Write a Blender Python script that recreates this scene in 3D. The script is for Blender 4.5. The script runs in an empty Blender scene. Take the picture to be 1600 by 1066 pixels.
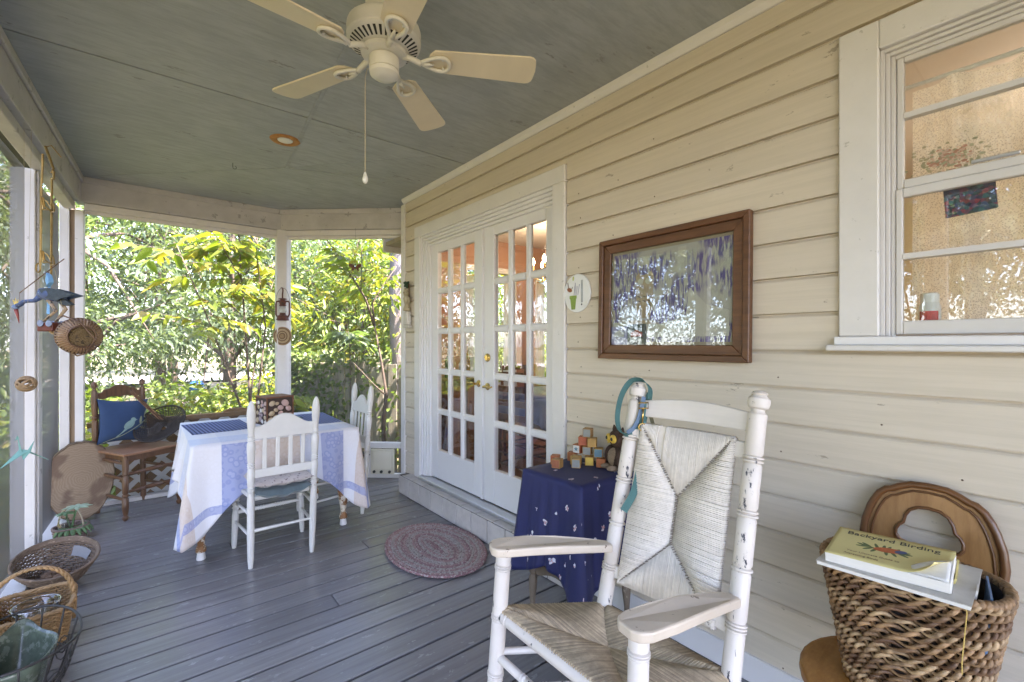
import bpy, bmesh, math, random
import numpy as np
from mathutils import Vector, Matrix, Euler
R = math.radians
PI = math.pi
random.seed(7)
rng = np.random.default_rng(7)
S = bpy.context.scene
COL = S.collection

# ------------------------------------------------------------------ camera, sky, sun, exposure
THETA = R(38.9)                       # the house wall runs along +Y, the camera is turned right from it
cam = bpy.data.cameras.new('camera'); camo = bpy.data.objects.new('camera', cam); COL.objects.link(camo)
cam.sensor_width = 36.0; cam.lens = 16.0; cam.shift_y = 0.0025
cam.clip_start = 0.02; cam.clip_end = 400
camo.location = (0, 0, 1.38); camo.rotation_euler = (R(90), 0, -THETA)
S.camera = camo
SUN_EL, SUN_AZ = R(60), R(148)        # azimuth clockwise from +Y: over the house, from behind the camera's right
W = bpy.data.worlds.new('World'); S.world = W; W.use_nodes = True
wn = W.node_tree
sky = wn.nodes.new('ShaderNodeTexSky'); sky.sky_type = 'NISHITA'; sky.sun_disc = False
sky.sun_elevation = SUN_EL; sky.sun_rotation = SUN_AZ
sky.air_density = 0.8; sky.dust_density = 1.6; sky.ozone_density = 1.0
wn.nodes['Background'].inputs[1].default_value = 0.15
wn.links.new(sky.outputs[0], wn.nodes['Background'].inputs[0])
sl = bpy.data.lights.new('sun', 'SUN'); sl.energy = 3.2; sl.angle = R(0.6); sl.color = (1, .95, .87)
so = bpy.data.objects.new('sun', sl); COL.objects.link(so); so.location = (5, -9, 14)
sd = Vector((math.sin(SUN_AZ)*math.cos(SUN_EL), math.cos(SUN_AZ)*math.cos(SUN_EL), math.sin(SUN_EL)))
so.rotation_euler = (-sd).to_track_quat('-Z', 'Y').to_euler()
S.view_settings.view_transform = 'Standard'; S.view_settings.look = 'None'
S.view_settings.gamma = 1; S.view_settings.use_curve_mapping = False
S.view_settings.exposure = 3.95
S.view_settings.use_white_balance = True; S.view_settings.white_balance_temperature = 6850; S.view_settings.white_balance_tint = 22
S.render.engine = 'CYCLES'
S.cycles.use_denoising = True
S.cycles.max_bounces = 9; S.cycles.diffuse_bounces = 6; S.cycles.glossy_bounces = 4
S.cycles.transmission_bounces = 6; S.cycles.transparent_max_bounces = 24
S.cycles.caustics_reflective = False; S.cycles.caustics_refractive = False
S.cycles.sample_clamp_indirect = 6

# ------------------------------------------------------------------ materials
MATS = {}
def newmat(name):
    m = bpy.data.materials.new(name); m.use_nodes = True
    nt = m.node_tree; b = nt.nodes['Principled BSDF']
    return m, nt, b
def coords(nt, stretch=(1, 1, 1), rnd=True, src='Object'):
    tc = nt.nodes.new('ShaderNodeTexCoord'); mp = nt.nodes.new('ShaderNodeMapping')
    mp.inputs['Scale'].default_value = stretch
    nt.links.new(tc.outputs[src], mp.inputs['Vector'])
    if rnd:
        oi = nt.nodes.new('ShaderNodeObjectInfo'); mu = nt.nodes.new('ShaderNodeMath'); mu.operation = 'MULTIPLY'
        mu.inputs[1].default_value = 37.0
        nt.links.new(oi.outputs['Random'], mu.inputs[0]); nt.links.new(mu.outputs[0], mp.inputs['Location'])
    return mp.outputs[0]
def noise(nt, vec, scale, detail=5, rough=.6):
    n = nt.nodes.new('ShaderNodeTexNoise'); n.inputs['Scale'].default_value = scale
    n.inputs['Detail'].default_value = detail; n.inputs['Roughness'].default_value = rough
    nt.links.new(vec, n.inputs['Vector']); return n.outputs[0]
def ramp(nt, fac, stops, mode='LINEAR'):
    r = nt.nodes.new('ShaderNodeValToRGB'); r.color_ramp.interpolation = mode
    e = r.color_ramp.elements
    while len(e) > 1: e.remove(e[-1])
    for i, (p, c) in enumerate(stops):
        el = e[0] if i == 0 else e.new(p)
        el.position = p; el.color = (*c, 1) if len(c) == 3 else c
    nt.links.new(fac, r.inputs[0]); return r.outputs[0]
def mix(nt, fac, a, b, mode='MIX'):
    m = nt.nodes.new('ShaderNodeMix'); m.data_type = 'RGBA'; m.blend_type = mode
    for s, v in ((m.inputs[0], fac), (m.inputs[6], a), (m.inputs[7], b)):
        if isinstance(v, (int, float)): s.default_value = v
        elif isinstance(v, tuple): s.default_value = (*v, 1) if len(v) == 3 else v
        else: nt.links.new(v, s)
    return m.outputs[2]
def bump(nt, b, h, strength=.3, dist=.01):
    n = nt.nodes.new('ShaderNodeBump'); n.inputs['Strength'].default_value = strength
    n.inputs['Distance'].default_value = dist
    nt.links.new(h, n.inputs['Height']); nt.links.new(n.outputs[0], b.inputs['Normal'])
def pm(name, col, rough=.55, var=.16, scale=6, stretch=(1, 1, 1), bmp=.15, bscale=60, rv=.0, wear=None, grain=None,
       metal=0, spec=.5, bdist=.004, sheen=0, src='Object', isl=0):
    """painted / wooden / cloth surface: two noises in colour, fine relief, optional wear flecks (colour, amount, scale) and grain"""
    if name in MATS: return MATS[name]
    m, nt, b = newmat(name)
    v = coords(nt, stretch, True, src)
    n1 = noise(nt, v, scale, 6, .65)
    lo = tuple(c*(1-var) for c in col); hi = tuple(min(1, c*(1+var)) for c in col)
    c = ramp(nt, n1, [(.25, lo), (.75, hi)])
    if grain:
        gcol, gs, gst, gam = grain
        gv = coords(nt, gst); g = noise(nt, gv, gs, 7, .7)
        gm = ramp(nt, g, [(.42, (0, 0, 0)), (.62, (1, 1, 1))])
        mm = nt.nodes.new('ShaderNodeMath'); mm.operation = 'MULTIPLY'; mm.inputs[1].default_value = gam
        nt.links.new(gm, mm.inputs[0]); c = mix(nt, mm.outputs[0], c, gcol)
    if rv:
        oi = nt.nodes.new('ShaderNodeObjectInfo'); mr = nt.nodes.new('ShaderNodeMapRange')
        mr.inputs[3].default_value = 1-rv; mr.inputs[4].default_value = 1+rv
        nt.links.new(oi.outputs['Random'], mr.inputs[0]); c = mix(nt, 1.0, c, mr.outputs[0], 'MULTIPLY')
    if isl:
        ge = nt.nodes.new('ShaderNodeNewGeometry'); mi = nt.nodes.new('ShaderNodeMapRange'); mi.inputs[3].default_value = 1-isl; mi.inputs[4].default_value = 1+isl*.5
        nt.links.new(ge.outputs['Random Per Island'], mi.inputs[0]); c = mix(nt, 1.0, c, mi.outputs[0], 'MULTIPLY')
    if wear:
        wcol, amt, ws = wear[:3]
        wv = coords(nt, wear[3] if len(wear) > 3 else (1, 1, 1)); w = noise(nt, wv, ws, 8, .68)
        wm = ramp(nt, w, [(1-amt-.012, (0, 0, 0)), (1-amt+.012, (1, 1, 1))]); c = mix(nt, wm, c, wcol)
    nt.links.new(c, b.inputs['Base Color'])
    b.inputs['Roughness'].default_value = rough; b.inputs['Metallic'].default_value = metal
    b.inputs['Specular IOR Level'].default_value = spec
    if sheen: b.inputs['Sheen Weight'].default_value = sheen
    if bmp:
        bump(nt, b, noise(nt, v, bscale, 4, .6), bmp, bdist)
    MATS[name] = m; return m
def glassmat(name, tint=(.96, .98, .97), rough=0.0, ior=1.5, frost=0.0):
    if name in MATS: return MATS[name]
    m, nt, b = newmat(name); nt.nodes.remove(b)
    out = nt.nodes['Material Output']
    t = nt.nodes.new('ShaderNodeBsdfTransparent'); t.inputs[0].default_value = (*tint, 1)
    g = nt.nodes.new('ShaderNodeBsdfGlossy'); g.inputs['Roughness'].default_value = rough
    f = nt.nodes.new('ShaderNodeFresnel')
    ge = nt.nodes.new('ShaderNodeNewGeometry'); io = nt.nodes.new('ShaderNodeMapRange'); io.inputs[3].default_value = ior; io.inputs[4].default_value = 1/ior
    nt.links.new(ge.outputs['Backfacing'], io.inputs[0]); nt.links.new(io.outputs[0], f.inputs[0])
    a = nt.nodes.new('ShaderNodeMath'); a.operation = 'MULTIPLY_ADD'; a.inputs[1].default_value = 1.8; a.inputs[2].default_value = frost
    a.use_clamp = True
    ms = nt.nodes.new('ShaderNodeMixShader')
    nt.links.new(f.outputs[0], a.inputs[0]); nt.links.new(a.outputs[0], ms.inputs[0])
    nt.links.new(t.outputs[0], ms.inputs[1]); nt.links.new(g.outputs[0], ms.inputs[2]); nt.links.new(ms.outputs[0], out.inputs[0])
    MATS[name] = m; return m
def screenmat():
    # insect mesh: the share of a view the wires cover grows as 1/cos of the angle to the cloth
    m, nt, b = newmat('insect_screen'); out = nt.nodes['Material Output']
    geo = nt.nodes.new('ShaderNodeNewGeometry'); dt = nt.nodes.new('ShaderNodeVectorMath'); dt.operation = 'DOT_PRODUCT'
    nt.links.new(geo.outputs['Incoming'], dt.inputs[0]); nt.links.new(geo.outputs['True Normal'], dt.inputs[1])
    ab = nt.nodes.new('ShaderNodeMath'); ab.operation = 'ABSOLUTE'; nt.links.new(dt.outputs['Value'], ab.inputs[0])
    dv = nt.nodes.new('ShaderNodeMath'); dv.operation = 'DIVIDE'; dv.use_clamp = True; dv.inputs[0].default_value = .15
    nt.links.new(ab.outputs[0], dv.inputs[1])
    t = nt.nodes.new('ShaderNodeBsdfTransparent'); ms = nt.nodes.new('ShaderNodeMixShader')
    b.inputs['Base Color'].default_value = (.23, .235, .24, 1); b.inputs['Roughness'].default_value = .6
    nt.links.new(dv.outputs[0], ms.inputs[0]); nt.links.new(t.outputs[0], ms.inputs[1]); nt.links.new(b.outputs[0], ms.inputs[2])
    nt.links.new(ms.outputs[0], out.inputs[0]); return m
def leafmat(name, cols, trans=.45, rough=.45):
    m, nt, b = newmat(name); out = nt.nodes['Material Output']
    geo = nt.nodes.new('ShaderNodeNewGeometry')
    k = len(cols)
    c = ramp(nt, geo.outputs['Random Per Island'], [(i/k + .001, cc) for i, cc in enumerate(cols)], 'LINEAR')
    oi = nt.nodes.new('ShaderNodeObjectInfo'); mr = nt.nodes.new('ShaderNodeMapRange'); mr.inputs[3].default_value = .8; mr.inputs[4].default_value = 1.2
    nt.links.new(oi.outputs['Random'], mr.inputs[0]); c = mix(nt, 1.0, c, mr.outputs[0], 'MULTIPLY')
    nt.links.new(c, b.inputs['Base Color']); b.inputs['Roughness'].default_value = rough
    tr = nt.nodes.new('ShaderNodeBsdfTranslucent'); c2 = mix(nt, 1.0, c, (1.25, 1.3, .55), 'MULTIPLY'); nt.links.new(c2, tr.inputs[0])
    ms = nt.nodes.new('ShaderNodeMixShader'); ms.inputs[0].default_value = trans
    nt.links.new(b.outputs[0], ms.inputs[1]); nt.links.new(tr.outputs[0], ms.inputs[2]); nt.links.new(ms.outputs[0], out.inputs[0])
    MATS[name] = m; return m
def emit(name, col, strength):
    m, nt, b = newmat(name); b.inputs['Emission Color'].default_value = (*col, 1); b.inputs['Emission Strength'].default_value = strength
    b.inputs['Base Color'].default_value = (*col, 1); return m

# ------------------------------------------------------------------ mesh helpers
def V(*a): return Vector(a)
class MB:
    def __init__(s): s.v = []; s.f = []; s.uv = None
    def add(s, vs, fs):
        o = len(s.v); s.v += [tuple(v) for v in vs]; s.f += [tuple(i+o for i in f) for f in fs]; return s
    def box(s, x0, x1, y0, y1, z0, z1):
        vs = [(x, y, z) for z in (z0, z1) for y in (y0, y1) for x in (x0, x1)]
        return s.add(vs, [(0, 2, 3, 1), (4, 5, 7, 6), (0, 1, 5, 4), (2, 6, 7, 3), (0, 4, 6, 2), (1, 3, 7, 5)])
    def bar(s, p0, p1, w, h, side=None):
        p0, p1 = Vector(p0), Vector(p1); d = (p1-p0).normalized()
        u = Vector(side) if side is not None else (Vector((0, 0, 1)) if abs(d.z) < .9 else Vector((1, 0, 0)))
        a = d.cross(u).normalized(); b_ = a.cross(d).normalized(); vs = []
        for p in (p0, p1):
            for i, j in ((-1, -1), (1, -1), (1, 1), (-1, 1)): vs.append(p + a*(i*w/2) + b_*(j*h/2))
        return s.add(vs, [(3, 2, 1, 0), (4, 5, 6, 7), (0, 1, 5, 4), (1, 2, 6, 5), (2, 3, 7, 6), (3, 0, 4, 7)])
    def tube(s, pts, r, n=8, closed=False, caps=True, flat=None):
        pts = [Vector(p) for p in pts]; m = len(pts)
        rs = [r]*m if isinstance(r, (int, float)) else list(r)
        tan = []
        for i in range(m):
            a = pts[(i-1) % m] if (closed or i > 0) else pts[0]
            b = pts[(i+1) % m] if (closed or i < m-1) else pts[-1]
            t = (b-a); tan.append(t.normalized() if t.length > 1e-9 else Vector((0, 0, 1)))
        up = Vector((0, 0, 1)) if abs(tan[0].z) < .9 else Vector((1, 0, 0))
        nrm = (up - tan[0]*up.dot(tan[0])).normalized(); vs = []
        for i in range(m):
            nrm = nrm - tan[i]*nrm.dot(tan[i])
            nrm = nrm.normalized() if nrm.length > 1e-6 else tan[i].orthogonal().normalized()
            bn = tan[i].cross(nrm)
            for k in range(n):
                a = 2*PI*k/n
                fa, fb = (1, 1) if flat is None else flat
                vs.append(pts[i] + nrm*(math.cos(a)*rs[i]*fa) + bn*(math.sin(a)*rs[i]*fb))
        fs = []
        for i in range(m if closed else m-1):
            j = (i+1) % m
            for k in range(n):
                l = (k+1) % n; fs.append((i*n+k, i*n+l, j*n+l, j*n+k))
        if caps and not closed:
            fs.append(tuple(range(n-1, -1, -1))); fs.append(tuple((m-1)*n+k for k in range(n)))
        return s.add(vs, fs)
    def lathe(s, p0, p1, prof, n=14):
        p0, p1 = Vector(p0), Vector(p1)
        d = (p1-p0); pts = [p0 + d*t for t, r in prof]
        dn = d.normalized(); a = dn.orthogonal().normalized(); b = dn.cross(a); vs = []
        for p, (t, r) in zip(pts, prof):
            for k in range(n):
                an = 2*PI*k/n; vs.append(p + a*(math.cos(an)*r) + b*(math.sin(an)*r))
        fs = []; m = len(prof)
        for i in range(m-1):
            for k in range(n):
                l = (k+1) % n; fs.append((i*n+k, i*n+l, (i+1)*n+l, (i+1)*n+k))
        fs.append(tuple(range(n-1, -1, -1))); fs.append(tuple((m-1)*n+k for k in range(n)))
        return s.add(vs, fs)
    def prism(s, poly, d0, d1, fn):
        """poly 2d, extruded d0..d1; fn(u,v,d)->xyz"""
        n = len(poly); vs = [fn(u, v, d0) for u, v in poly] + [fn(u, v, d1) for u, v in poly]
        fs = [tuple(range(n-1, -1, -1)), tuple(range(n, 2*n))] + [(i, (i+1) % n, n+(i+1) % n, n+i) for i in range(n)]
        return s.add(vs, fs)
    def sphere(s, c, r, nu=14, nv=9):
        rx, ry, rz = (r, r, r) if isinstance(r, (int, float)) else r; vs = [(c[0], c[1], c[2]-rz)]; fs = []
        for i in range(1, nv):
            a = -PI/2 + PI*i/nv
            for k in range(nu):
                b = 2*PI*k/nu; vs.append((c[0]+rx*math.cos(a)*math.cos(b), c[1]+ry*math.cos(a)*math.sin(b), c[2]+rz*math.sin(a)))
        vs.append((c[0], c[1], c[2]+rz)); e = len(vs)-1
        for k in range(nu): fs.append((0, 1+(k+1) % nu, 1+k))
        for i in range(nv-2):
            for k in range(nu):
                l = (k+1) % nu; fs.append((1+i*nu+k, 1+i*nu+l, 1+(i+1)*nu+l, 1+(i+1)*nu+k))
        for k in range(nu): fs.append((e, 1+(nv-2)*nu+k, 1+(nv-2)*nu+(k+1) % nu))
        return s.add(vs, fs)
    def grid(s, fn, nu, nv, wrap=False):
        vs = [fn(i/(nu if wrap else nu-1), j/(nv-1)) for j in range(nv) for i in range(nu)]; fs = []
        for j in range(nv-1):
            for i in range(nu if wrap else nu-1):
                k = (i+1) % nu; fs.append((j*nu+i, j*nu+k, (j+1)*nu+k, (j+1)*nu+i))
        return s.add(vs, fs)
    def mesh(s, name):
        me = bpy.data.meshes.new(name); me.from_pydata(s.v, [], s.f); me.validate(); me.update(); return me
    def build(s, name, mat, parent=None, smooth=False, bevel=0, loc=None, rot=None, solid=0, sub=0, segs=1):
        me = s.mesh(name); return place(name, me, mat, parent, smooth, bevel, loc, rot, solid, sub, segs)
def place(name, me, mat, parent=None, smooth=False, bevel=0, loc=None, rot=None, solid=0, sub=0, segs=1):
    o = bpy.data.objects.new(name, me); COL.objects.link(o)
    if mat is not None and not me.materials: me.materials.append(mat)
    if smooth:
        me.polygons.foreach_set('use_smooth', [True]*len(me.polygons))
        if smooth == 'auto': me.set_sharp_from_angle(angle=R(40))
    if parent is not None: o.parent = parent
    if loc is not None: o.location = loc
    if rot is not None: o.rotation_euler = rot
    if solid:
        md = o.modifiers.new('s', 'SOLIDIFY'); md.thickness = solid; md.offset = 0
    if bevel:
        md = o.modifiers.new('b', 'BEVEL'); md.width = bevel; md.segments = segs; md.limit_method = 'ANGLE'
    if sub:
        md = o.modifiers.new('u', 'SUBSURF'); md.levels = sub; md.render_levels = sub
    return o
def tag(o, label=None, cat=None, group=None, kind=None):
    if label: o['label'] = label
    if cat: o['category'] = cat
    if group: o['group'] = group
    if kind: o['kind'] = kind
    return o
def thing(name, label=None, cat=None, loc=(0, 0, 0), rz=0, group=None, kind=None):
    o = bpy.data.objects.new(name, None); COL.objects.link(o); o.location = loc; o.rotation_euler = (0, 0, rz); o.empty_display_size = .1
    return tag(o, label, cat, group, kind)
def copy_tree(o, parent=None):
    c = o.copy(); COL.objects.link(c); c.parent = parent
    for ch in [x for x in bpy.data.objects if x.parent == o]: copy_tree(ch, c)
    return c
def turned(r, beads, tip=None, base=None, n=0):
    """profile (t, r) with beads [(t, halfwidth, count)]: small rings turned into a post"""
    P = [(0, r*(base or .8)), (.02, r)]
    for t, hw, cnt in beads:
        P.append((t-hw-.006, r))
        for k in range(cnt):
            t0 = t-hw+2*hw*k/cnt; w = 2*hw/cnt
            P += [(t0, r*.84), (t0+w*.3, r*1.1), (t0+w*.7, r*1.1), (t0+w*.98, r*.84)]
        P.append((t+hw+.006, r))
    P += tip or [(.985, r), (1, r*.8)]
    return P
def smooth(pts, k=6):
    pts = [Vector(p) for p in pts]; n = len(pts); out = []
    for i in range(n-1):
        a, b, c, d = pts[max(0, i-1)], pts[i], pts[i+1], pts[min(n-1, i+2)]
        for j in range(k):
            t = j/k; out.append(.5*((2*b)+(c-a)*t+(2*a-5*b+4*c-d)*t*t+(3*b-a-3*c+d)*t**3))
    return out+[pts[-1]]
def arc(c, r, a0, a1, n, ax=(1, 0, 0), ay=(0, 0, 1)):
    c, ax, ay = Vector(c), Vector(ax), Vector(ay)
    return [c + ax*(r*math.cos(a0+(a1-a0)*i/(n-1))) + ay*(r*math.sin(a0+(a1-a0)*i/(n-1))) for i in range(n)]
def cyltext(body, size, mat, parent, loc, rot, name='lettering', align='CENTER', ext=.0004):
    cu = bpy.data.curves.new(name, 'FONT'); cu.body = body; cu.size = size; cu.extrude = ext; cu.align_x = align; cu.align_y = 'CENTER'
    cu.resolution_u = 3
    f = bpy.data.objects.new(name, cu); COL.objects.link(f); bpy.context.view_layer.update()
    me = bpy.data.meshes.new_from_object(f.evaluated_get(bpy.context.evaluated_depsgraph_get()))
    bpy.data.objects.remove(f); bpy.data.curves.remove(cu); me.materials.clear(); me.materials.append(mat)
    o = bpy.data.objects.new(name, me); COL.objects.link(o); o.parent = parent; o.location = loc; o.rotation_euler = rot
    return o

# ------------------------------------------------------------------ shared materials
GRAIN_Y = (1, .06, 1.6)
m_siding = pm('siding_paint', (.615, .545, .445), .62, .07, 3, (1, .3, 1), .28, 26, rv=.035, bdist=.003,
              grain=((.45, .4, .31), 34, (1.2, .05, 1.5), .32), wear=((.36, .31, .24), .335, 15, (1, .5, 1.3)))
m_white = pm('white_trim_paint', (.69, .67, .65), .5, .06, 5, (1, 1, 1), .3, 70, bdist=.002,
             wear=((.48, .47, .44), .34, 22))
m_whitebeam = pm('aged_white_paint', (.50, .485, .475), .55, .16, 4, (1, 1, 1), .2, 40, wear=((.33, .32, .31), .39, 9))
m_doorw = pm('door_white_paint', (.72, .71, .715), .35, .03, 3, bmp=.08, bscale=30, wear=((.6, .6, .59), .31, 26))
m_floor = pm('deck_paint', (.21, .203, .202), .26, .16, 3, (.25, 1.2, 1), .35, 24, rv=.11, bdist=.003,
             grain=((.13, .125, .125), 22, (.07, 1.6, 1), .55), wear=((.27, .27, .265), .375, 24, (.45, 1, 1)))
m_ceil = pm('ceiling_stain', (.385, .412, .415), .6, .16, 2.2, (1, 1, 1), .25, 30, rv=.03, bdist=.003,
            grain=((.26, .282, .284), 12, (.5, 2.6, 1), .5), wear=((.25, .255, .245), .355, 7, (.5, 1.2, 1)))
m_seam = pm('dark_gap', (.03, .03, .028), .9, .1)
m_alu = pm('aluminium', (.6, .6, .6), .35, .05, metal=.8, bmp=.05)
m_brass = pm('brass', (.62, .42, .14), .22, .12, metal=1, bmp=.04)
m_blackmetal = pm('black_iron', (.03, .028, .027), .5, .2, 20)
m_brownwood = pm('dark_turned_wood', (.15, .075, .038), .35, .3, 7, (1, 1, .3), .15, 40, grain=((.05, .022, .012), 16, (3, 3, .4), .6))
m_oak = pm('oak_wood', (.33, .17, .065), .38, .25, 5, (1, 1, .3), .15, 40, grain=((.14, .06, .022), 12, (3, 3, .3), .6))
m_glass = glassmat('window_glass')
m_clear = glassmat('clear_glass', (.93, .95, .94), 0, 1.45)
m_screen = screenmat()
m_salmon = pm('salmon_wall', (.44, .25, .16), .7, .04, 2)
m_roomceil = pm('room_ceiling', (.72, .66, .58), .8, .03, 2)
m_roomfloor = pm('room_floor_wood', (.42, .21, .095), .3, .2, 3, (1, .2, 1), .1, 30)
m_cream = pm('kitchen_cream', (.72, .65, .48), .7, .05, 2)
m_tilestep = pm('step_tile', (.56, .52, .49), .35, .1, 5, bmp=.1, bscale=20, rv=.06, grain=((.36, .33, .31), 10, (1, 1, 1), .5))
m_grout = pm('grout', (.13, .11, .10), .9, .2, 20)
m_rope = pm('string', (.4, .33, .2), .8, .1)

WORLDP = set()
_place0 = place
def place(name, me, mat, parent=None, *a, **k):
    o = _place0(name, me, mat, parent, *a, **k)
    if parent is not None and parent.name in WORLDP:
        o.matrix_parent_inverse = Matrix.Translation(parent.location).inverted()
    return o
def wthing(*a, **k):
    o = thing(*a, **k); WORLDP.add(o.name); return o
def bx(name, x0, x1, y0, y1, z0, z1, mat, parent, bevel=.002, **k):
    return MB().box(x0, x1, y0, y1, z0, z1).build(name, mat, parent, bevel=bevel, **k)

WX = 1.93                    # outer face of the house wall
CEIL = 2.75
def LX(y): return -.535 + .042*(y-4.1)       # the rail side of the porch is not quite parallel to the house

# ------------------------------------------------------------------ ground and road
gm, gnt, gb = newmat('leaf_litter')
gv = coords(gnt, (1, 1, 1), False)
gc = ramp(gnt, noise(gnt, gv, .9, 8, .7), [(.3, (.075, .10, .03)), (.5, (.14, .125, .065)), (.68, (.23, .18, .12))])
gc2 = ramp(gnt, noise(gnt, gv, 18, 6, .7), [(.3, (.5, .5, .5)), (.7, (1.3, 1.3, 1.3))])
gnt.links.new(mix(gnt, 1.0, gc, gc2, 'MULTIPLY'), gb.inputs['Base Color']); gb.inputs['Roughness'].default_value = .9
bump(gnt, gb, noise(gnt, gv, 25, 6, .7), .8, .05)
g = MB()
def gfn(u, v):
    x = -150+300*u; y = -110+300*v
    return (x, y, -.42 + .12*math.sin(x*.31)*math.cos(y*.27)*min(1, (abs(x-.7)+abs(y-2))/8))
g.grid(gfn, 120, 120)
tag(g.build('ground', gm, smooth=True), kind='structure')
m_road = pm('pale_road', (.36, .33, .31), .9, .1, 3)
rd = MB().grid(lambda u, v: (-60+120*u, 24+5.5*v+.05*(-60+120*u), -.25), 30, 2)
tag(rd.build('road', m_road), kind='structure')

# ------------------------------------------------------------------ porch floor: planks across the porch
pf = wthing('porch_floor', kind='structure', loc=(.7, 2, 0))
MB().box(-.62, 2.3, -5.4, 5.36, -.2, -.12).build('joist_bed', m_seam, pf)
PW = .1415
plank = MB().box(-.64, 2.28, -PW/2+.0045, PW/2-.0045, -.036, 0).mesh('plank')
nrow = 0; y = -1.1
while y < 5.3:
    yc = y+PW/2
    x1 = 1.985 if yc < 4.06 else min(2.3, max(1.0, 2.30-(yc-4.30)*1.05))
    if nrow % 4 == 1 and yc < 4:
        cut = .35 + (nrow*.37) % 1.1
        segs = [(-.64, cut-.002), (cut+.002, x1)]
    else: segs = [(-.64, x1)]
    for a, b in segs:
        dz = random.uniform(-.0015, .0012)
        o = MB().box(a, b, y+.006, y+PW-.006, -.045, dz).build('plank', m_floor, pf, bevel=.0035)
    y += PW; nrow += 1

# ------------------------------------------------------------------ porch ceiling: stained plywood panels
pc = wthing('porch_ceiling', kind='structure', loc=(.7, 2, CEIL))
MB().box(-.8, 2.3, -5.5, 5.5, CEIL+.008, CEIL+.11).build('roof_deck', m_seam, pc)
def cpanel(poly):
    cx = sum(p[0] for p in poly)/len(poly); cy = sum(p[1] for p in poly)/len(poly)
    q = []
    for x, y_ in poly:
        d = Vector((x-cx, y_-cy)); L = d.length; d = d*((L-.0065)/L); q.append((cx+d.x, cy+d.y))
    MB().prism(q, CEIL, CEIL+.0075, lambda u, v, d: (u, v, d)).build('ceiling_panel', m_ceil, pc, bevel=.0015)
cpanel([(-.7, -1.3), (.7, -1.3), (.7, .5), (-.7, .5)]); cpanel([(.7, -1.3), (1.95, -1.3), (1.95, .5), (.7, .5)])
cpanel([(-.7, .5), (.62, .5), (.78, 2.93), (-.7, 2.93)]); cpanel([(.62, .5), (1.95, .5), (1.95, 2.93), (.78, 2.93)])
cpanel([(-.7, 2.93), (.78, 2.93), (.86, 3.86), (-.7, 5.42)])
cpanel([(.78, 2.93), (1.66, 2.93), (.86, 3.86)])
cpanel([(1.66, 2.93), (1.95, 2.93), (1.95, 3.5), (.86, 3.86)])
cpanel([(.86, 3.86), (1.95, 3.5), (2.25, 4.1), (2.25, 5.42), (-.7, 5.42)])
for p0, p1 in (((.78, 2.93), (.86, 3.86)), ((.62, .5), (.78, 2.93)), ((.86, 3.86), (1.9, 3.51))):
    MB().bar((*p0, CEIL-.002), (*p1, CEIL-.002), .022, .005).build('joint_tape', m_ceil, pc)
hk = MB().tube([(.52, 4.02, CEIL), (.52, 4.02, CEIL-.02)] + arc((.532, 4.02, CEIL-.03), .012, PI, 2.4*PI, 8), .0018, 5)
hk.build('cup_hook', m_blackmetal, pc)

# ------------------------------------------------------------------ house
house = wthing('house', 'cream clapboard house wall with white trim, french doors and a window', 'house', (WX, 4.05, 0))
YB = -1.6
DZ, Z0 = .141, .086
DO = (1.882, 3.79, 2.434)         # outside of the door casing: y0, y1, top
WO = (-.95, .528, 1.362, 2.464)   # outside of the window casing: y0, y1, bottom, top
def siding(y0, y1, z0, z1):
    # drop siding: flat face, its top edge worked back so that a groove shows below the board above
    th = .012
    prof = [(WX+.02, z0+.0005), (WX-.004, z0+.0005), (WX-.003, z0+.003), (WX-.001, z1-.016), (WX+.006, z1-.009), (WX+.011, z1-.007), (WX+.013, z1-.0005), (WX+.02, z1-.0005)]
    MB().prism(prof, y0, y1, lambda u, v, d: (u, d, v)).build('siding_board', m_siding, house, bevel=.001)
for k in range(18):
    z0 = Z0+k*DZ; z1 = z0+DZ
    spans = [(YB, 4.0)]
    def cutspan(sp, a, b):
        out = []
        for s0, s1 in sp:
            if b <= s0 or a >= s1: out.append((s0, s1)); continue
            if a > s0: out.append((s0, a))
            if b < s1: out.append((b, s1))
        return out
    if z0 < DO[2]-.02: spans = cutspan(spans, DO[0]-.004, DO[1]+.004)
    if z1 > WO[2]+.01 and z0 < WO[3]-.02: spans = cutspan(spans, WO[0]-.004, WO[1]+.004)
    if z0 < DO[2]-.02 and z1 > DO[2]+.01: siding(DO[0]-.003, DO[1]+.003, DO[2]+.001, z1)
    if z0 < WO[3]-.02 and z1 > WO[3]+.01: siding(WO[0]-.003, WO[1]+.003, WO[3]+.001, z1)
    for s0, s1 in spans:
        if s0 < .6 < s1 and s1-s0 > 3 and k % 3 == 1:
            j = [.95, 1.35, 1.15][k % 3]+.1*(k % 2); siding(s0, j-.001, z0, z1); siding(j+.001, s1, z0, z1)
        else: siding(s0, s1, z0, z1)
nl = MB()
for k in range(18):
    for yn in (-.4, .2, .72, 1.3, 1.78, 3.86):
        z_ = Z0+k*DZ+random.choice((.028, .034)); y_ = yn+.22*(k % 2)*(1 if yn < 1.5 else 0)+random.uniform(-.02, .02)
        if WO[0] < y_ < WO[1]+.01 and WO[2]-.05 < z_ < WO[3]+.01 or random.random() < .25: continue
        nl.lathe((WX-.0055, y_, z_), (WX-.002, y_, z_), [(0, .0022), (1, .0034)], 7)
tag(nl.build('nail_heads', pm('rusty_nail', (.16, .11, .075), .8, .3, 40), house), kind='stuff')
bx('frieze_board', WX-.004, WX+.02, YB, 4.0, 2.625, 2.705, m_siding, house)
MB().prism([(WX+.02, 2.7055), (WX-.012, 2.7055), (WX-.030, 2.725), (WX-.036, CEIL-.001), (WX+.02, CEIL-.001)], YB, 4.02, lambda u, v, d: (u, d, v)).build('crown_moulding', m_white, house, bevel=.002)
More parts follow.
